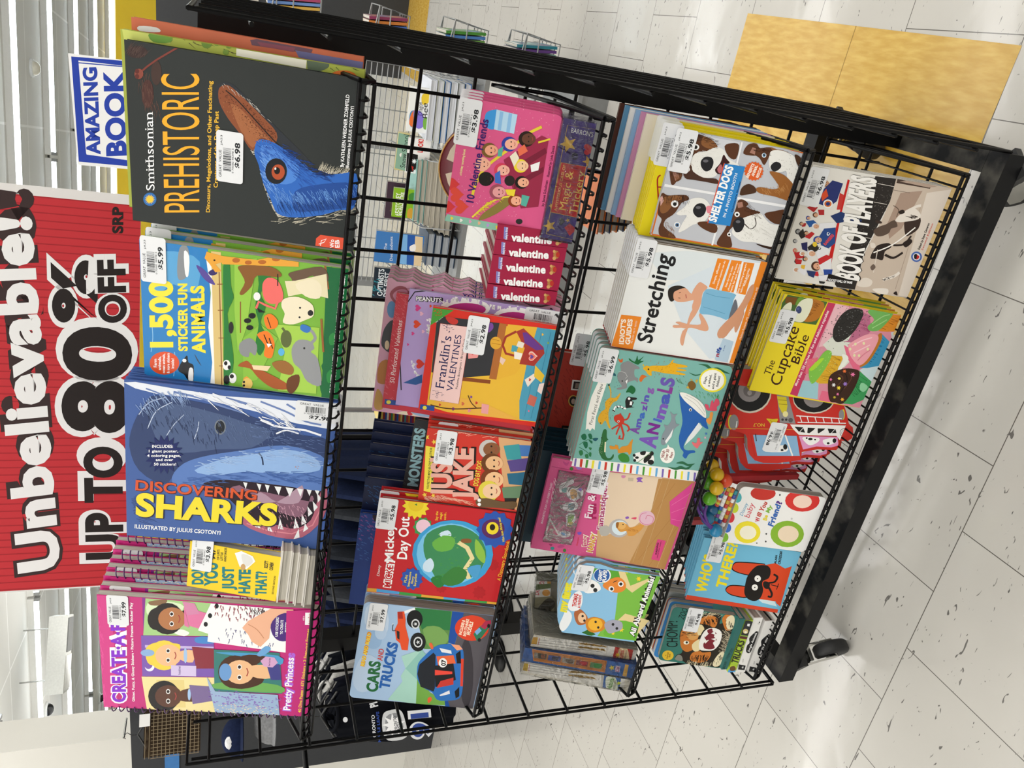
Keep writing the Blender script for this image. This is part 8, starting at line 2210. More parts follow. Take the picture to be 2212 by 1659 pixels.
# ---------------------------------------------------------------- the rack
XL, XR, YE, S = -1.0575, .1864, .2428, .0889
def rack():
    root = tag(empty('wire_book_rack', loc=(-.43, 0, 0)), 'black wire grid rack on casters carrying four shelves of books', 'rack')
    off = Vector((.43, 0, 0))
    def put(mb, nm, par=root):
        o = bpy.data.objects.new(nm, mb.mesh(nm)); COL.objects.link(o); o.parent = par; o.location = off if par == root else (0, 0, 0); return o
    r = .0031
    b = MB().use(WIRE)
    for k in range(-1, 12): x = .0224 - S * k; b.tube([(x, 0, .18), (x, 0, 1.43)], r, 6)
    for j in range(-10, 4): z = 1.126 + S * j; b.tube([(XL + .03, -.006, z), (XR - .03, -.006, z)], r, 6)
    put(b, 'grid_panel')
    for X, z0, zz, sg in ((XL, .8813, (.168, 1.452), -1), (XR, .8504, (.15, 1.452), 1)):
        b = MB().use(WIRE)
        ys = [-.2525, -.2428, -.160, -.072, .016, .105, .194, .2428, .2525]
        for i, y in enumerate(ys): b.tube([(X, y, zz[0]), (X, y, zz[1] - (0 if i in (0, 8) else .008))], r, 6)
        z = z0 - S * 9
        while z < zz[1]:
            if z > zz[0]: b.tube([(X - .006 * sg, -.254, z), (X - .006 * sg, .254, z)], r, 6)
            z += S
        for z in (zz[1], zz[0]): b.tube([(X, -.2525, z), (X, .2525, z)], r, 6)
        put(b, 'grid_panel')
    st = steel_mat()
    for x, w_ in ((XR - .026, .015), (XL + .02, .018)):
        b = MB().use(mat('060607', .4, 0, .1, 40, .2)); b.box(x - w_, x + w_, -.018, .018, .163, 1.45); put(b, 'post')
    def rail(x0, x1, y0, y1): b = MB().use(st); b.box(x0, x1, y0, y1, .123, .163); put(b, 'base_rail')
    xl, xr = -1.042, .184
    rail(xl, xr, -.262, -.222); rail(xl, xr, .222, .262); rail(xr - .04, xr, -.2215, .2215); rail(xl, xl + .04, -.2215, .2215)
    for x, y, an in ((xl + .045, -.235, -.5), (xr - .03, -.235, 2.4), (xl + .045, .235, .6), (xr - .03, .235, -2.2)):
        c = bpy.data.objects.new('caster', MB().use(mat('2a2a2a', .5)).mesh('caster')); bpy.data.objects.remove(c)
        pl = MB().use(mat('242424', .5)); pl.box(-.028, .028, -.028, .028, .108, .1225); pl.lathe([(.02, .09), (.024, .1), (.02, .108)], 16)
        c = put(pl, 'caster'); c.location = off + Vector((x, y, 0)); c.rotation_euler = (0, 0, an)
        f = MB().use(CHROME)
        for s in (-1, 1):
            prof = [(0, .098), (.026, .098), (.05, .07), (.062, .045), (.05, .032), (.034, .036), (.02, .06), (-.01, .08)]
            f.prism([(p[0], p[1]) for p in prof], s * .0185, s * .0205) if s > 0 else f.prism([(p[0], p[1]) for p in prof], -.0205, -.0185)
        f.box(-.012, .03, -.0185, .0185, .088, .098); put(f, 'fork', c)
        wv = MB().use(RUBBER); wv.lathe([(.012, -.014), (.036, -.014), (.0405, -.009), (.0405, .009), (.036, .014), (.012, .014)], 28, 'y', (.042, 0, .0405)); wv.use(CHROME); wv.lathe([(.0, -.0165), (.01, -.0165), (.01, .0165), (0, .0165)], 12, 'y', (.042, 0, .0405)); put(wv, 'wheel', c)
rack()
SHELF = {1: 1.243, 2: .906, 3: .556, 4: .226}
SHELF_SAY = {1: 'top black wire shelf of the rack, under the sharks and dinosaur books', 2: 'second black wire shelf from the top of the rack', 3: 'third black wire shelf, under the teal animal books', 4: 'lowest black wire shelf, just above the base frame'}
def shelf(k):
    F = SHELF[k]; xl, xr = -1.022, .136
    root = tag(empty('wire_shelf', loc=(-.44, -.13, F)), SHELF_SAY[k], 'shelf', 'wire shelves of the rack')
    def put(mb, nm): o = bpy.data.objects.new(nm, mb.mesh(nm)); COL.objects.link(o); o.parent = root; o.location = (.44, .13, -F)
    b = MB().use(WIRE); n = 56
    for i in range(n + 1):
        x = xl + (xr - xl) * i / n; b.tube([(x, -.008, F - .0025), (x, -.246, F - .0025), (x, -.258, F + .004), (x, -.2595, F + .011)], .002, 5)
    put(b, 'tray')
    b = MB().use(WIRE); b.tube([(xl, -.257, F + .012), (xr, -.257, F + .012)], .0032, 6); b.tube([(xl, -.25, F - .0075), (xr, -.25, F - .0075)], .0028, 6); put(b, 'front_rail')
    b = MB().use(WIRE)
    for y in (-.17, -.09, -.014): b.tube([(xl, y, F - .0072), (xr, y, F - .0072)], .003, 6)
    put(b, 'cross_wire')
    for x in (xl - .003, xr + .003):
        b = MB().use(WIRE); b.tube([(x, -.258, F + .012), (x, -.012, F + .098), (x, -.010, F + .104), (x, -.012, F - .006), (x, -.252, F - .006), (x, -.2585, F + .011)], .0032, 6); put(b, 'end_bracket')
for k in SHELF: shelf(k)

# ---------------------------------------------------------------- price labels
PS = {}
def sticker_mesh(price):
    if price in PS: return PS[price]
    w, h = .066, .034; pm = print_mat(.35); mb = MB().use(pm, hexc('e9ebee')); pts = rounded(w, h, .004)
    mb.prism([(x, z) for x, z in pts], 0, .0003)
    sh = []
    def add(t, x0, x1, y, hh, b): sh.append(('26282c', line(t, x0, x1, y, hh, b)))
    add('GREAT  VALUE', -.027, .008, .0105, .0034, 0); add('JA23', .014, .027, .0095, .0022, 0); add('0 70582 98398 5', -.02, .012, -.0050, .0022, 0); add(price, -.012, .020, -.0128, .0062, .03)
    rnd = random.Random(7); x = -.018; bars = []
    while x < .011:
        bw = rnd.choice((.0004, .0004, .0008, .0012)); bars.append([(x, -.0018), (x + bw, -.0018), (x + bw, .0085), (x, .0085)]); x += bw + rnd.choice((.0004, .0006, .001))
    sh.append(('303236', bars))
    ink(mb, sh, pm, lambda x, z, d: (x, -d, z), 4e-5, 1e-4)
    PS[price] = mb.mesh('price_sticker'); return PS[price]
def line(t, x0, x1, y, hh, b):
    vs, fs = glyphs(t, b); xa, xb = min(v[0] for v in vs), max(v[0] for v in vs)
    return [[(x0 + (vs[i][0] - xa) / (xb - xa) * (x1 - x0), y + vs[i][1] / .7 * hh) for i in f] for f in fs]
def rounded(w, h, r, n=5):
    out = []
    for cx_, cz_, a0 in ((w / 2 - r, -h / 2 + r, -PI / 2), (w / 2 - r, h / 2 - r, 0), (-w / 2 + r, h / 2 - r, PI / 2), (-w / 2 + r, -h / 2 + r, PI)):
        for i in range(n + 1): a = a0 + PI / 2 * i / n; out.append((cx_ + r * math.cos(a), cz_ + r * math.sin(a)))
    return out

# ---------------------------------------------------------------- books
def make_book(name, label, cat, group, M, w, h, t, style, gl, spine, bg, art, stick, pg='c9c4b8', outline=None):
    root = empty(name, M); tag(root, label, cat, group)
    pm = print_mat(gl); ops = ART[art][1:] if art in ART else []
    shapes = ops_to_shapes(ops, w, h, len(ops)) if ops else []
    place = lambda x, z, d: (x - w / 2, -d, z)
    c = MB(); sp = hexc(spine); bgc = hexc(bg)
    def box(x0, x1, y0, y1, z0, z1): c.box(x0, x1, y0, y1, z0, z1)
    pages = None; X = w / 2
    if style in ('hard', 'soft', 'spiral'):
        bt = .0024 if style == 'hard' else .0006; ins = .004 if style == 'hard' else .0008
        c.use(pm, bgc); box(-X, X, 0, bt, 0, h); box(-X, X, t - bt, t, 0, h); c.use(pm, sp)
        if style != 'spiral': box(-X - .0008, -X + .0012, .0002, t - .0002, 0, h)
        pages = MB().use(page_mat(1, pg)); pages.box(-X + .002, X - ins, bt, t - bt, ins, h - ins)
    elif style == 'board':
        if outline: pts = outline
        else: pts = [(x, z + h / 2) for x, z in rounded(w, h, .011)]
        c.use(pm, bgc); c.prism(pts, 0, .0011); c.prism(pts, t - .0011, t)
        cxm = sum(p[0] for p in pts) / len(pts); czm = sum(p[1] for p in pts) / len(pts)
        pages = MB().use(page_mat(1, 'aaa69c', 420)); pages.prism([(cxm + (x - cxm) * .994, czm + (z - czm) * .994) for x, z in pts], .0011, t - .0011)
    elif style == 'spineout':
        c.use(pm, bgc); box(-X, X, 0, .0024, 0, h); box(-X, -X + .0024, .0024, t, 0, h); box(X - .0024, X, .0024, t, 0, h)
        pages = MB().use(page_mat(0, pg)); pages.box(-X + .0024, X - .0024, .0024, t - .004, .004, h - .004)
    elif style == 'flatspine':
        bt = .0022; c.use(pm, bgc); box(-X, X, 0, bt, 0, h); box(-X, X, bt, t, 0, bt); box(-X, X, bt, t, h - bt, h)
        pages = MB().use(page_mat(2, pg)); pages.box(-X + .003, X - .003, bt, t - .004, bt, h - bt)
    elif style == 'flatpages':
        bt = .0022; c.use(pm, sp); box(-X, X, 0, t, 0, bt); box(-X, X, 0, t, h - bt, h); box(-X, X, t - bt, t, bt, h - bt)
        pages = MB().use(page_mat(2, pg)); pages.box(-X + .003, X - .003, .003, t - bt, bt, h - bt)
    else:
        c.use(pm, bgc); c.prism([(-X, 0), (X, 0), (X, h), (-X, h)], 0, .0008); c.use(pm, sp); box(-X, X, .0008, t, 0, h)
    if outline is not None:
        ol = [(x + w / 2, z) for x, z in outline]; shapes = [(cl, [q for q in ps if all(inside(v, ol) for v in [(sum(p[0] for p in q) / len(q), sum(p[1] for p in q) / len(q))])]) for cl, ps in shapes]
        shapes = [s for s in shapes if s[1]]
    ink(c, shapes, pm, place)
    c.build({'box': 'carton', 'panel': 'board'}.get(style, 'cover'), root)
    if pages: pages.build('page_block', root)
    if style == 'spiral':
        s = MB().use(mat('4a1f5e', .3)); pts = []; n = 26; z0 = .012
        for i in range(n * 12 + 1):
            a = 2 * PI * i / 12; pts.append((-X - .003 + .0085 * math.cos(a), t / 2 + (t / 2 + .003) * math.sin(a), z0 + (h - 2 * z0) * i / (n * 12)))
        s.tube(pts, .0011, 5); s.build('spiral_binding', root)
    if art in ('magic', 'dknature', 'dkblue', 'dkanimal', 'dklion'):
        f = MB().use(film_mat()); e = .0022; f.box(-X - e, X + e, -e, t + e, .0002, h + e); f.build('plastic_wrap', root)
    if art == 'nancy':
        q = [(x - w / 2, z) for x, z in EX['blister']]; f = MB().use(film_mat()); f.prism(q[::-1] if sum(q[i - 1][0] * q[i][1] - q[i][0] * q[i - 1][1] for i in range(4)) < 0 else q, -.009, -.0016); f.build('clear_blister', root)
    for sx, sz, rot, price in stick:
        o = bpy.data.objects.new('price_sticker', sticker_mesh(price)); COL.objects.link(o); o.parent = root
        o.matrix_local = Matrix.Translation((sx - w / 2, -.0016 if style != 'x' else 0, sz)) @ Matrix.Rotation(-rot * PI / 180, 4, 'Y')
    return root
def inside(p, poly):
    r = False
    for i in range(len(poly)):
        a, b = poly[i - 1], poly[i]
        if (a[1] > p[1]) != (b[1] > p[1]) and p[0] < (b[0] - a[0]) * (p[1] - a[1]) / (b[1] - a[1]) + a[0]: r = not r
    return r
NTH = ['second', 'third', 'fourth', 'fifth', 'sixth', 'seventh', 'eighth']
def build_books():
    for B in BOOKS:
        B['n'] = tuple(Vector(B['ex']).cross(Vector(B['ez'])).normalized())
        M = Matrix(((B['ex'][0], -B['n'][0], B['ez'][0], B['o'][0]), (B['ex'][1], -B['n'][1], B['ez'][1], B['o'][1]), (B['ex'][2], -B['n'][2], B['ez'][2], B['o'][2]), (0, 0, 0, 1)))
        art = B.get('art', B.get('key', '')); ol = None
        if art in ART:
            for op in ART[art][1:]:
                if op[0] == 'o':
                    n = [float(a) * 1e-4 for a in op.split()[1:]]; ol = [(n[i] - B['w'] / 2, n[i + 1]) for i in range(0, len(n) - 1, 2)]
                    if sum(ol[i - 1][0] * ol[i][1] - ol[i][0] * ol[i - 1][1] for i in range(len(ol))) < 0: ol.reverse()
        bg = ART[art][0] if art in ART else '#' + B.get('bg', B['sp'])
        r = make_book(B['name'], B['label'], B['cat'], B.get('grp'), M, B['w'], B['h'], B['t'], B['style'], B['gl'], B['sp'], bg, art, B['st'], B.get('pg', 'c9c4b8'), ol)
        if 'stack' in B:
            n, dx, dz, st, lab, grp, flip = B['stack']
            rnd = random.Random(n + len(B['label']))
            for k in range(1, n + 1):
                c = copy_tree(r); tag(c, lab, group=grp)
                if not grp and 'group' in c: del c['group']
                o = Vector(B['o']) - Vector(B['n']) * st * k + Vector(B['ex']) * (dx * k + rnd.uniform(-.0012, .0012)) + Vector(B['ez']) * dz * k
                Mk = M.copy(); Mk.translation = o
                if flip and k % 2 == 0: Mk = Mk @ Matrix.Translation((0, 0, B['h'] / 2)) @ Matrix.Rotation(PI, 4, 'Y') @ Matrix.Translation((0, 0, -B['h'] / 2))
                c.matrix_world = Mk
build_books()
# five dark red spines side by side: four more copies of the first
v0 = next(o for o in bpy.data.objects if 'label' in o and o['label'].startswith('dark red valentine book, spine out, first'))
p0 = Vector(EX['val5'][0])
for k in range(1, 5):
    c = copy_tree(v0); c.location = v0.location + (Vector(EX['val5'][k]) - p0) * (.985) + Vector((0, 0, 0)); c.location.z = v0.location.z
    tag(c, 'dark red valentine book, spine out, %s of five from the left' % NTH[k - 1].replace('fifth', 'last'))
for o in [v0] + [x for x in bpy.data.objects if x.name.startswith('boxed_book') and 'label' in x and 'dark red' in x['label']]: o['group'] = 'dark red valentine books'
# round dark red box behind the pink counting books
def round_box():
    x, y, z, r = EX['round']; r *= 1.0
    M = Matrix.Translation((x, y, z)) @ Matrix.Rotation(math.radians(-14), 4, 'X')
    t = tag(empty('round_gift_box', M), 'round dark red box with cream patches behind the pink counting book', 'box')
    b = MB().use(mat('6e1424', .3)); b.lathe([(0, -.006), (r * .96, -.006), (r, -.004), (r, .024), (0, .024)], 40, 'y'); b.build('lid', t)
    b = MB().use(mat('e6dcc4', .5, 0, .12, 60))
    for k in range(7):
        a = 2 * PI * k / 7 + .3; q = [(r * .86 * math.cos(a + d), -.0066, r * .86 * math.sin(a + d)) for d in (-.26, 0, .26)] + [(r * .52 * math.cos(a + d), -.0066, r * .52 * math.sin(a + d)) for d in (.35, 0, -.35)]
        b.face(q[::-1] if True else q)
    b.build('patch', t)
    b = MB().use(mat('c9a05a', .35, .6)); b.tube([(r * math.cos(2 * PI * i / 40), -.0062, r * math.sin(2 * PI * i / 40)) for i in range(41)], .0013, 5); b.build('gold_rim', t)
round_box()
# bead toy above the white board book
def bead_toy():
    o = Vector((-.56, -.18, .41)); t = tag(empty('bead_toy', loc=o), 'wooden bead toy with purple wires and striped rods above the white board book', 'bead toy')
    def put(mb, nm):
        q = bpy.data.objects.new(nm, mb.mesh(nm)); COL.objects.link(q); q.parent = t; q.location = -o
    for a in EX['arcs']:
        pts = smooth([(p[0], p[2]) for p in a], False, 5); n = len(pts); ys = [a[0][1] + (a[-1][1] - a[0][1]) * i / (n - 1) for i in range(n)]
        b = MB().use(mat('5b2f8a', .35)); b.tube([(pts[i][0], ys[i], pts[i][1]) for i in range(n)], .0032, 8); put(b, 'wire')
    for x, y, z, c in EX['beads']:
        b = MB().use(mat(c, .18, 0, .03)); b.sphere((x, y, z), .0142, 20, 12); put(b, 'bead')
    cols = ['c8a030', '2f5aa8', 'e8e8e8', 'c23a3a', '5a9a3a', 'd87a2a', 'e8e8e8', '7a3a8a', 'd8d040', 'e8e8e8', '2f8a9a', 'c8402a', 'e8e8e8', '3a50a0']
    for i, (p, q) in enumerate(EX['rods']):
        p, q = Vector(p), Vector(q); n = 9
        for k in range(n):
            b = MB().use(mat(cols[(k * 3 + i * 5) % len(cols)], .3)); b.tube([p.lerp(q, (k + .04) / n), p.lerp(q, (k + .96) / n)], .0042, 10); put(b, 'tube_bead')
    b = MB().use(mat('8a8a8c', .3, .8))
    for p, q in EX['rods']: b.tube([p, q], .0014, 5)
    put(b, 'metal_rod')
    # two uprights hold the rods and wires on the board book
    for x in (-.528, -.636):
        b = MB().use(mat('a8242a', .4)); b.box(x - .006, x + .006, -.168, -.156, .405 - .16, .475); put(b, 'upright')
bead_toy()
# holders of the two signs
def sign_posts():
    for x in (-1.02, -.26):
        pass
    t = tag(empty('sign_holder', loc=(-.64, .32, 0)), 'thin grey stand holding the red sale sign behind the rack', 'sign stand')
    def put(mb, nm, tt, off): q = bpy.data.objects.new(nm, mb.mesh(nm)); COL.objects.link(q); q.parent = tt; q.location = off
    b = MB().use(GREYWIRE); b.tube([(-.64, .318, .012), (-.64, .318, 1.95)], .006, 8); put(b, 'stem', t, (.64, -.32, 0))
    b = MB().use(GREYWIRE); b.lathe([(0, 0), (.1, 0), (.1, .008), (.012, .014), (0, .014)], 24, 'z', (-.64, .318, 0)); put(b, 'foot', t, (.64, -.32, 0))
    t = tag(empty('sign_holder', loc=(-.75, 4.43, 0)), 'grey pole holding the white and blue sign, behind the dinosaur hardcover', 'sign stand')
    b = MB().use(GREYWIRE); b.tube([(-.75, 4.43, .012), (-.75, 4.43, 2.25)], .012, 8); put(b, 'stem', t, (.75, -4.43, 0))
    b = MB().use(GREYWIRE); b.lathe([(0, 0), (.2, 0), (.2, .012), (.02, .02), (0, .02)], 24, 'z', (-.75, 4.43, 0)); put(b, 'foot', t, (.75, -4.43, 0))
sign_posts()
# far grey fixture: shelves with wire dividers
def far_fixture():
    x0, x1, y0, y1 = -.95, .02, 1.66, 2.08
    t = tag(empty('display_shelf', loc=((x0 + x1) / 2, y1, 0)), 'grey metal store shelf with wire grid dividers seen through the rack', 'shelf')
    off = Vector((-(x0 + x1) / 2, -y1, 0))
    def put(mb, nm): q = bpy.data.objects.new(nm, mb.mesh(nm)); COL.objects.link(q); q.parent = t; q.location = off
    gm = mat('8b8d8d', .45, .3, .05)
    for x in (x0, x1 - .03):
        b = MB().use(gm); b.box(x, x + .03, y1 - .03, y1, 0, 1.05)
        for k in range(12): pass
        put(b, 'upright')
    for z in (.12, .50):
        b = MB().use(gm); b.box(x0, x1, y0, y1 - .031, z, z + .018); put(b, 'deck')
    b = MB().use(gm); b.box(x0, x1, y0 + .02, y1 - .031, 0, .1195); put(b, 'base')
    b = MB().use(GREYWIRE); z = .55
    while z < 1.02: b.tube([(x0 + .03, y1 - .05, z), (x1 - .03, y1 - .05, z)], .0022, 5); z += .022
    x = x0 + .05
    while x < x1 - .03: b.tube([(x, y1 - .053, .53), (x, y1 - .053, 1.02)], .0022, 5); x += .09
    put(b, 'wire_back')
    for xx in (x0 + .15, -.56, -.30, x1 - .02):
        b = MB().use(GREYWIRE)
        for k in range(7): b.tube([(xx, y0 + .02, .53 + .025 * k), (xx, y1 - .055, .53 + .04 * k)], .002, 5)
        b.tube([(xx, y0 + .02, .52), (xx, y0 + .02, .68), (xx, y1 - .055, .78)], .003, 5); put(b, 'wire_divider')
far_fixture()
# wire pocket stand at the right with face-out books
def pocket_stand():
    t = tag(empty('wire_pocket_stand', loc=(.06, 2.6, 0)), 'silver wire stand with book pockets at the right, behind the rack', 'book stand')
    off = Vector((-.06, -2.6, 0))
    def put(mb, nm): q = bpy.data.objects.new(nm, mb.mesh(nm)); COL.objects.link(q); q.parent = t; q.location = off
    b = MB().use(GREYWIRE); b.tube([(.0, 2.62, .012), (.0, 2.62, 1.45)], .014, 10); put(b, 'pole')
    b = MB().use(GREYWIRE); b.lathe([(0, 0), (.16, 0), (.16, .012), (.02, .02), (0, .02)], 24, 'z', (0, 2.62, 0)); put(b, 'foot')
    cols = (('8a3a5a', 'c87a3a', '4a6ab0', '8a2a3a'), ('4a8a3a', '4a7ab8', '6a9a4a', '2a5a9a'), ('2f7a8a', '5a3a7a', '7ab0a0', '3a4a8a'), ('a84a6a', '6a8ac0', 'c8a04a', '3a3a4a'))
    say = ('second pocket from the top', 'third pocket from the top', 'lowest pocket', 'top pocket')
    for i, q in enumerate(EX['pockets']):
        A, B_, C_, D_ = [Vector(p) for p in q]; c = (A + B_ + C_ + D_) / 4; zt, zb = (A.z + B_.z) / 2, (C_.z + D_.z) / 2
        xa, xb = -.02, c.x + .05; yy = c.y; b = MB().use(GREYWIRE)
        for z, e in ((zb, 0), (zb + (zt - zb) * .5, .012), (zb + (zt - zb) * .8, .02)): b.tube([(xa, yy - .11, z), (xb + e, yy - .11, z), (xb + e, yy + .11, z), (xa, yy + .11, z)], .003, 5)
        for k in range(5): y = yy - .11 + .055 * k; b.tube([(xa, y, zb), (xb, y, zb), (xb + .02, y, zb + (zt - zb) * .8)], .002, 5)
        for s in (-1, 1): b.tube([(xa, yy + s * .11, zt), (xb + .02, yy + s * .11, zb + (zt - zb) * .8)], .003, 5); b.tube([(xa, yy + s * .11, zb), (xa, yy + s * .11, zt)], .003, 5)
        b.tube([(xa, yy - .11, zt), (.0, 2.62, zt)], .003, 5); b.tube([(xa, yy + .11, zb), (.0, 2.62, zb)], .003, 5)
        put(b, 'wire_pocket')
        for k in range(4):
            M = Matrix.Translation((xb - .010 - .016 * k, yy + (-.05 if k % 2 else .05) * 0, zb + .003)) @ Matrix.Rotation(math.radians(90), 4, 'Z') @ Matrix.Rotation(math.radians(-6), 4, 'X')
            ART['pk'] = ['#' + cols[i][k]] + ['b %s %d %d %d %d %d %d %d %d' % (cols[i][(k + 1) % 4], 200, 300, 900, 200, 1500, 900, 700, 1400), 'e %s 900 %d 420 0 0 300' % (cols[i][(k + 2) % 4], 900), 'p eeeee8 200 1500 1600 1500 1600 1750 200 1750']
            make_book('picture_book', ['front book', 'second book', 'third book', 'hindmost book'][k] + ' in the %s of the silver wire stand' % say[i], 'book', 'books in the wire pockets', M, .18, max(.16, (zt - zb) * .95), .011, 'soft', .3, cols[i][k], '#' + cols[i][k], 'pk', [])
pocket_stand()
# hanging clothes behind the rack
def cloth_mat(h): return mat(h, .95, 0, .18, 90, .1)
def garment(label, col, loc, rz, w=.5, h=.68, art=None, group=None, plaid=False, sleeves=True, seed=0):
    M = Matrix.Translation(loc) @ Matrix.Rotation(rz, 4, 'Z'); t = tag(empty('t_shirt' if sleeves else 'trousers', M), label, 't-shirt' if sleeves else 'trousers', group)
    rnd = random.Random(seed); ph = rnd.random() * 6; b = MB().use(cloth_mat(col)); nx, nz = 18, 22; fr, bk = [], []
    def half(v):
        if not sleeves: return .5 * w
        return (.16 + .84 * min(1, v / .1)) * w * .5 if v < .1 else w * .5 * (.96 - .04 * math.sin(v * 3))
    for j in range(nz + 1):
        v = j / nz; z = -v * h; hw = half(v)
        for i in range(nx + 1):
            u = -1 + 2 * i / nx; fold = .012 * v * math.sin(u * 7 + ph + v * 2) + .006 * math.sin(u * 13 + ph)
            ed = math.sqrt(max(0, 1 - u * u)); fr.append((u * hw, -.016 * ed - .004 + fold * ed, z - (.05 * (1 - abs(u)) if v == 0 else 0))); bk.append((u * hw, .016 * ed + fold * ed, z))
    g = lambda i, j: j * (nx + 1) + i
    b.idx(fr, [(g(i, j), g(i, j + 1), g(i + 1, j + 1), g(i + 1, j)) for j in range(nz) for i in range(nx)], True)
    b.idx(bk, [(g(i, j), g(i + 1, j), g(i + 1, j + 1), g(i, j + 1)) for j in range(nz) for i in range(nx)], True)
    if sleeves:
        for s in (-1, 1):
            pts = [(s * w * .46, -.012, -.03), (s * w * .66, -.004, -.30), (s * w * .50, -.006, -.33), (s * w * .40, -.014, -.16)]
            q = [(x, y + .02, z) for x, y, z in pts]; b.face(pts if s > 0 else pts[::-1]); b.face(q[::-1] if s > 0 else q)
            for i in range(4): a_, c_ = pts[i], pts[(i + 1) % 4]; b.face([a_, c_, q[(i + 1) % 4], q[i]])
    if plaid:
        pm = mat('8a7a60', .95); 
        for k in range(14):
            for (x0, x1, z0, z1) in ((-w * .48 + w * .96 * k / 13 - .0016, -w * .48 + w * .96 * k / 13 + .0016, -h * .98, -.04), (-w * .48, w * .48, -h * (k + .5) / 14 - .0016, -h * (k + .5) / 14 + .0016)):
                b.use(pm); b.face([(x0, -.0365, z0), (x1, -.0365, z0), (x1, -.0365, z1), (x0, -.0365, z1)])
    b.build('cloth', t)
    n = MB().use(cloth_mat(col)); n.tube([(.075 * math.cos(a), -.004 + .03 * math.sin(a), -.02 + (.03 if math.sin(a) > 0 else -.02) * abs(math.sin(a))) for a in [2 * PI * i / 20 for i in range(21)]], .009, 6)
    if sleeves: n.build('collar', t)
    hk = MB().use(mat('1a1a1a', .4)); hk.tube([(-w * .42, 0, -.035), (0, 0, .03), (w * .42, 0, -.035)], .005, 6); hk.tube([(0, 0, .03), (0, 0, .06), (.018, 0, .085), (0, 0, .103), (-.016, 0, .092)], .0022, 6); hk.build('hanger', t)
    return t, M
def clothes():
    B = SHIRT; B['n'] = tuple(Vector(B['ex']).cross(Vector(B['ez'])).normalized())
    M = Matrix(((B['ex'][0], -B['n'][0], B['ez'][0], B['o'][0]), (B['ex'][1], -B['n'][1], B['ez'][1], B['o'][1]), (B['ex'][2], -B['n'][2], B['ez'][2], B['o'][2]), (0, 0, 0, 1)))
    w, h = B['w'], B['h']; top = Vector(B['o']) + Vector(B['ez']) * h
    t, Mg = garment(B['label'], '0c0e14', top, B['ps'], w * 1.0, h * 1.0)
    pm = print_mat(.6); mb = MB(); sh = ops_to_shapes(ART['shirt'][1:], w, h); loc = Mg.inverted() @ M
    ink(mb, sh, pm, lambda x, z, d: tuple(loc @ Vector((x - w / 2, -.0395 - d, z)))); mb.build('print', t)
    rail_z = top.z + .10
    r = tag(empty('clothes_rack', loc=(top.x - .4, top.y + .1, 0)), 'black garment rail with dark t-shirts behind the left grid panel', 'clothes rack')
    def put(mb, nm, rt): q = bpy.data.objects.new(nm, mb.mesh(nm)); COL.objects.link(q); q.parent = rt; q.location = -rt.location
    bx = top.x - .1; by = top.y
    b = MB().use(WIRE); b.tube([(bx, by - .25, rail_z), (bx, by + .75, rail_z)], .012, 8); put(b, 'rail', r)
    for y in (by + .34, by + .74):
        b = MB().use(WIRE); b.tube([(bx, y, .02), (bx, y, rail_z)], .012, 8); b.lathe([(0, 0), (.09, 0), (.09, .012), (.014, .02)], 20, 'z', (bx, y, 0)); put(b, 'frame', r)
    for k, (c, s) in enumerate((('10121c', 'navy t-shirt hanging right behind the black hockey shirt'), ('b9b8b4', 'light grey t-shirt hanging behind the black hockey shirt'), ('0e1118', 'black t-shirt hanging behind the light grey one'), ('c4c3c0', 'pale grey t-shirt at the left on the garment rail'), ('12162a', 'dark navy t-shirt at the back of the garment rail'))):
        garment(s, c, (top.x - .06 - .035 * k, top.y + .10 + .10 * k, top.z - .002), B['ps'] - .05, w * (1.12 + .05 * k), h * (.99 + .025 * k), seed=k)
    a, c_ = Vector(EX['cloth']['pa']), Vector(EX['cloth']['pb'])
    d = (c_ - a); L_ = d.length; ang = math.atan2(-d.y, -d.x); z = a.z + .12; q = lambda f, e=0: (a.x + d.x * f + e * d.y / L_, a.y + d.y * f - e * d.x / L_, z)
    r2 = tag(empty('clothes_rack', loc=(a.x, a.y, 0)), 'black garment rail with navy and charcoal clothes seen through the centre grid', 'clothes rack')
    b = MB().use(WIRE); b.tube([q(-.05), q(1.05)], .012, 8); put(b, 'rail', r2)
    for f in (-.04, 1.04):
        p = q(f); b = MB().use(WIRE); b.tube([(p[0], p[1], .01), p], .014, 8); b.lathe([(0, 0), (.1, 0), (.1, .012), (.016, .02)], 20, 'z', (p[0], p[1], 0)); put(b, 'frame', r2)
    hues = ('141c33', '1c2540', '32353a', '16203c', '24272d', '101a34', '3a3d42', '18203a', '202a48', '10131a', '2c3038', '15203a')
    say = ('navy', 'dark blue', 'charcoal', 'deep navy', 'dark grey', 'midnight blue', 'mid grey', 'blue black', 'slate blue', 'black', 'smoke grey', 'ink blue')
    for k, c in enumerate(hues[:9]):
        p = q((k + .5) / 9); garment(say[k] + ' t-shirt hanging on the rail behind the centre grid', c, (p[0], p[1], z - .103), ang + math.radians(72), .5, .72 + .02 * (k % 3), seed=20 + k)
    # plaid trousers and caps farther left
    T, Bm = Vector(EX['cloth']['plaidT']), Vector(EX['cloth']['plaidB'])
    tr, _m = garment('brown plaid trousers hanging at the far left above the caps', '3a2f24', (T.x - .02, T.y, T.z), math.radians(27), .27, .30, plaid=True, sleeves=False)
    rr = tag(empty('accessory_stand', loc=(-3.8, 2.3, 0)), 'dark fixture with a blue stripe behind the plaid trousers at the far left', 'display stand')
    b = MB().use(mat('2a2c30', .6)); b.box(-4.35, -3.30, 2.25, 2.65, 0, 1.86); M2 = None; put(b, 'cabinet', rr)
    b = MB().use(mat('3a78b8', .5)); b.box(-4.35, -3.30, 2.24, 2.2495, 1.60, 1.68); put(b, 'blue_stripe', rr)
    b = MB().use(CHROME); b.tube([(T.x - .02, 2.26, T.z + .1), (T.x - .02, T.y - .01, T.z + .1)], .006, 6); put(b, 'peg', rr)
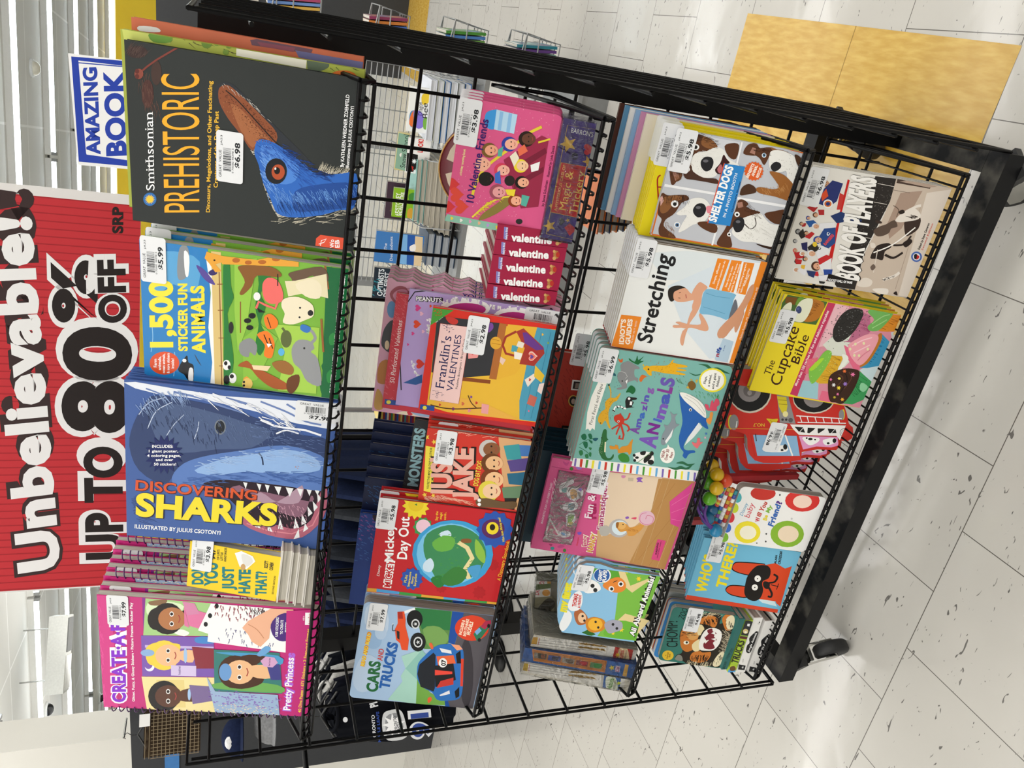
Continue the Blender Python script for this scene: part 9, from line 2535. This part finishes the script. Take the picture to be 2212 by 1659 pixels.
    tg = MB().use(print_mat(.5), hexc('f0f0ee')); tg.box(.06, .13, -.05, -.048, -.035, .02); tg.build('price_tag', tr)
    capx = Vector(EX['cloth']['cap'])
    for k, (c, s, d) in enumerate((('17203a', 'navy cap with a white front on the stand at the far left', (0, 0, 0)), ('8d8e90', 'grey cap below the navy cap at the far left', (.05, .02, -.16)), ('1a1c22', 'black cap right of the navy cap at the far left', (.22, .12, .02)))):
        p = capx + Vector(d); t = tag(empty('cap', Matrix.Translation(p) @ Matrix.Rotation(math.radians(30 + 10 * k), 4, 'Z')), s, 'cap')
        b = MB().use(cloth_mat(c)); t.scale = (1.16, 1.16, 1.16); pr = [(.095 * math.cos(a), .085 * math.sin(a)) for a in [PI / 2 * i / 8 for i in range(9)]]; b.lathe(pr, 24); b.build('crown', t)
        b = MB().use(cloth_mat(c)); n = 14; v = [(.095 * math.cos(-PI + PI * i / n), .095 * math.sin(-PI + PI * i / n), .004) for i in range(n + 1)] + [(.10 * math.cos(-PI + PI * i / n), .095 * math.sin(-PI + PI * i / n) - .075 * math.sin(PI * i / n), -.006) for i in range(n + 1)]
        b.idx(v, [(i, i + 1, n + 2 + i, n + 1 + i) for i in range(n)], True); b.idx([(x, y, z - .003) for x, y, z in v], [(i, n + 1 + i, n + 2 + i, i + 1) for i in range(n)], True); b.build('brim', t)
        if k == 0: b = MB().use(cloth_mat('d8d8d8')); b.sphere((0, -.062, .04), .034, 14, 8, (1, .6, .9)); b.build('front_patch', t)
    for d in ((0, 0, 0), (.05, .02, -.16), (.22, .12, .02)):
        p = capx + Vector(d); k = MB().use(CHROME); k.tube([(p.x, p.y + .05, p.z + .03), (p.x, 2.26, p.z + .03)], .005, 6); put(k, 'peg', rr)
clothes()
# things on the ceiling
def ceiling_gear():
    v = Vector(EX['cloth']['vent1']); d = (v - Vector((.24, -1.293, 1.407)))
    def at_ceil(px, z): p = Vector(px); e = p - Vector((.23995, -1.29309, 1.40701)); return Vector((.23995, -1.29309, 1.40701)) + e * ((z - 1.40701) / e.z)
    a, b_ = at_ceil(EX['cloth']['vent1'], 3.1), at_ceil(EX['cloth']['vent2'], 3.1)
    t = tag(empty('air_vent', Matrix.Translation((a + b_) / 2) @ Matrix.Rotation(SA + .5, 4, 'Z')), 'white boxy air unit with a dark grille hanging under the ceiling lamps', 'air vent')
    b = MB().use(mat('d2d2cc', .6)); b.box(-.45, .45, -.2, .2, .0, .2); b.build('housing', t); b = MB().use(CHROME); b.tube([(-.3, 0, .2005), (-.3, 0, .5)], .01, 6); b.build('hanger_rod', t); b = MB().use(CHROME); b.tube([(.3, 0, .2005), (.3, 0, .5)], .01, 6); b.build('hanger_rod', t)
    b = MB().use(mat('6d6e6c', .6)); b.box(.02, .42, -.17, .17, -.012, -.0002); b.build('grille', t)
    b = MB().use(mat('e8e8e4', .6)); b.box(-.42, -.02, -.17, .17, -.012, -.0002); b.build('panel', t)
    for k, (nm, c, s) in enumerate((('dome1', '16181a', 'black dome camera on the ceiling between the lamp rows'), ('dome2', '1a1c1e', 'small dark dome camera on the ceiling beside the spiral-bound book'), ('smoke', 'd8d2c0', 'cream round detector on the ceiling above the white and blue sign'))):
        p = at_ceil(EX['cloth'][nm], CEIL - .03); t = tag(empty('dome_camera' if k < 2 else 'smoke_detector', loc=(p.x, p.y, CEIL)), s, 'camera' if k < 2 else 'detector')
        b = MB().use(mat('dcdcd8', .6)); b.lathe([(0, -.03), (.10, -.03), (.11, 0), (0, 0)], 24); b.build('base', t)
        b = MB().use(mat(c, .15)); b.lathe([(.085 * math.cos(q), -.0302 - .07 * math.sin(q)) for q in [PI / 2 * i / 8 for i in range(9)]], 24); b.build('dome', t)
ceiling_gear()
# dark display case under the yellow band, far right
def far_case():
    p = Vector(EX['cloth']['darkTR']); t = tag(empty('display_case', loc=(p.x + .1, p.y + .3, 0)), 'dark display unit with pale panel under the yellow wall, top right', 'display case')
    b = MB().use(mat('2c2e31', .4)); b.box(-.35, .6, -.2, .2, 0, 1.95); b.build('cabinet', t)
    b = MB().use(mat('b8b2a8', .6)); b.box(-.32, .57, -.212, -.2002, 1.2, 1.52); b.build('panel', t)
far_case()
bpy.context.view_layer.update()
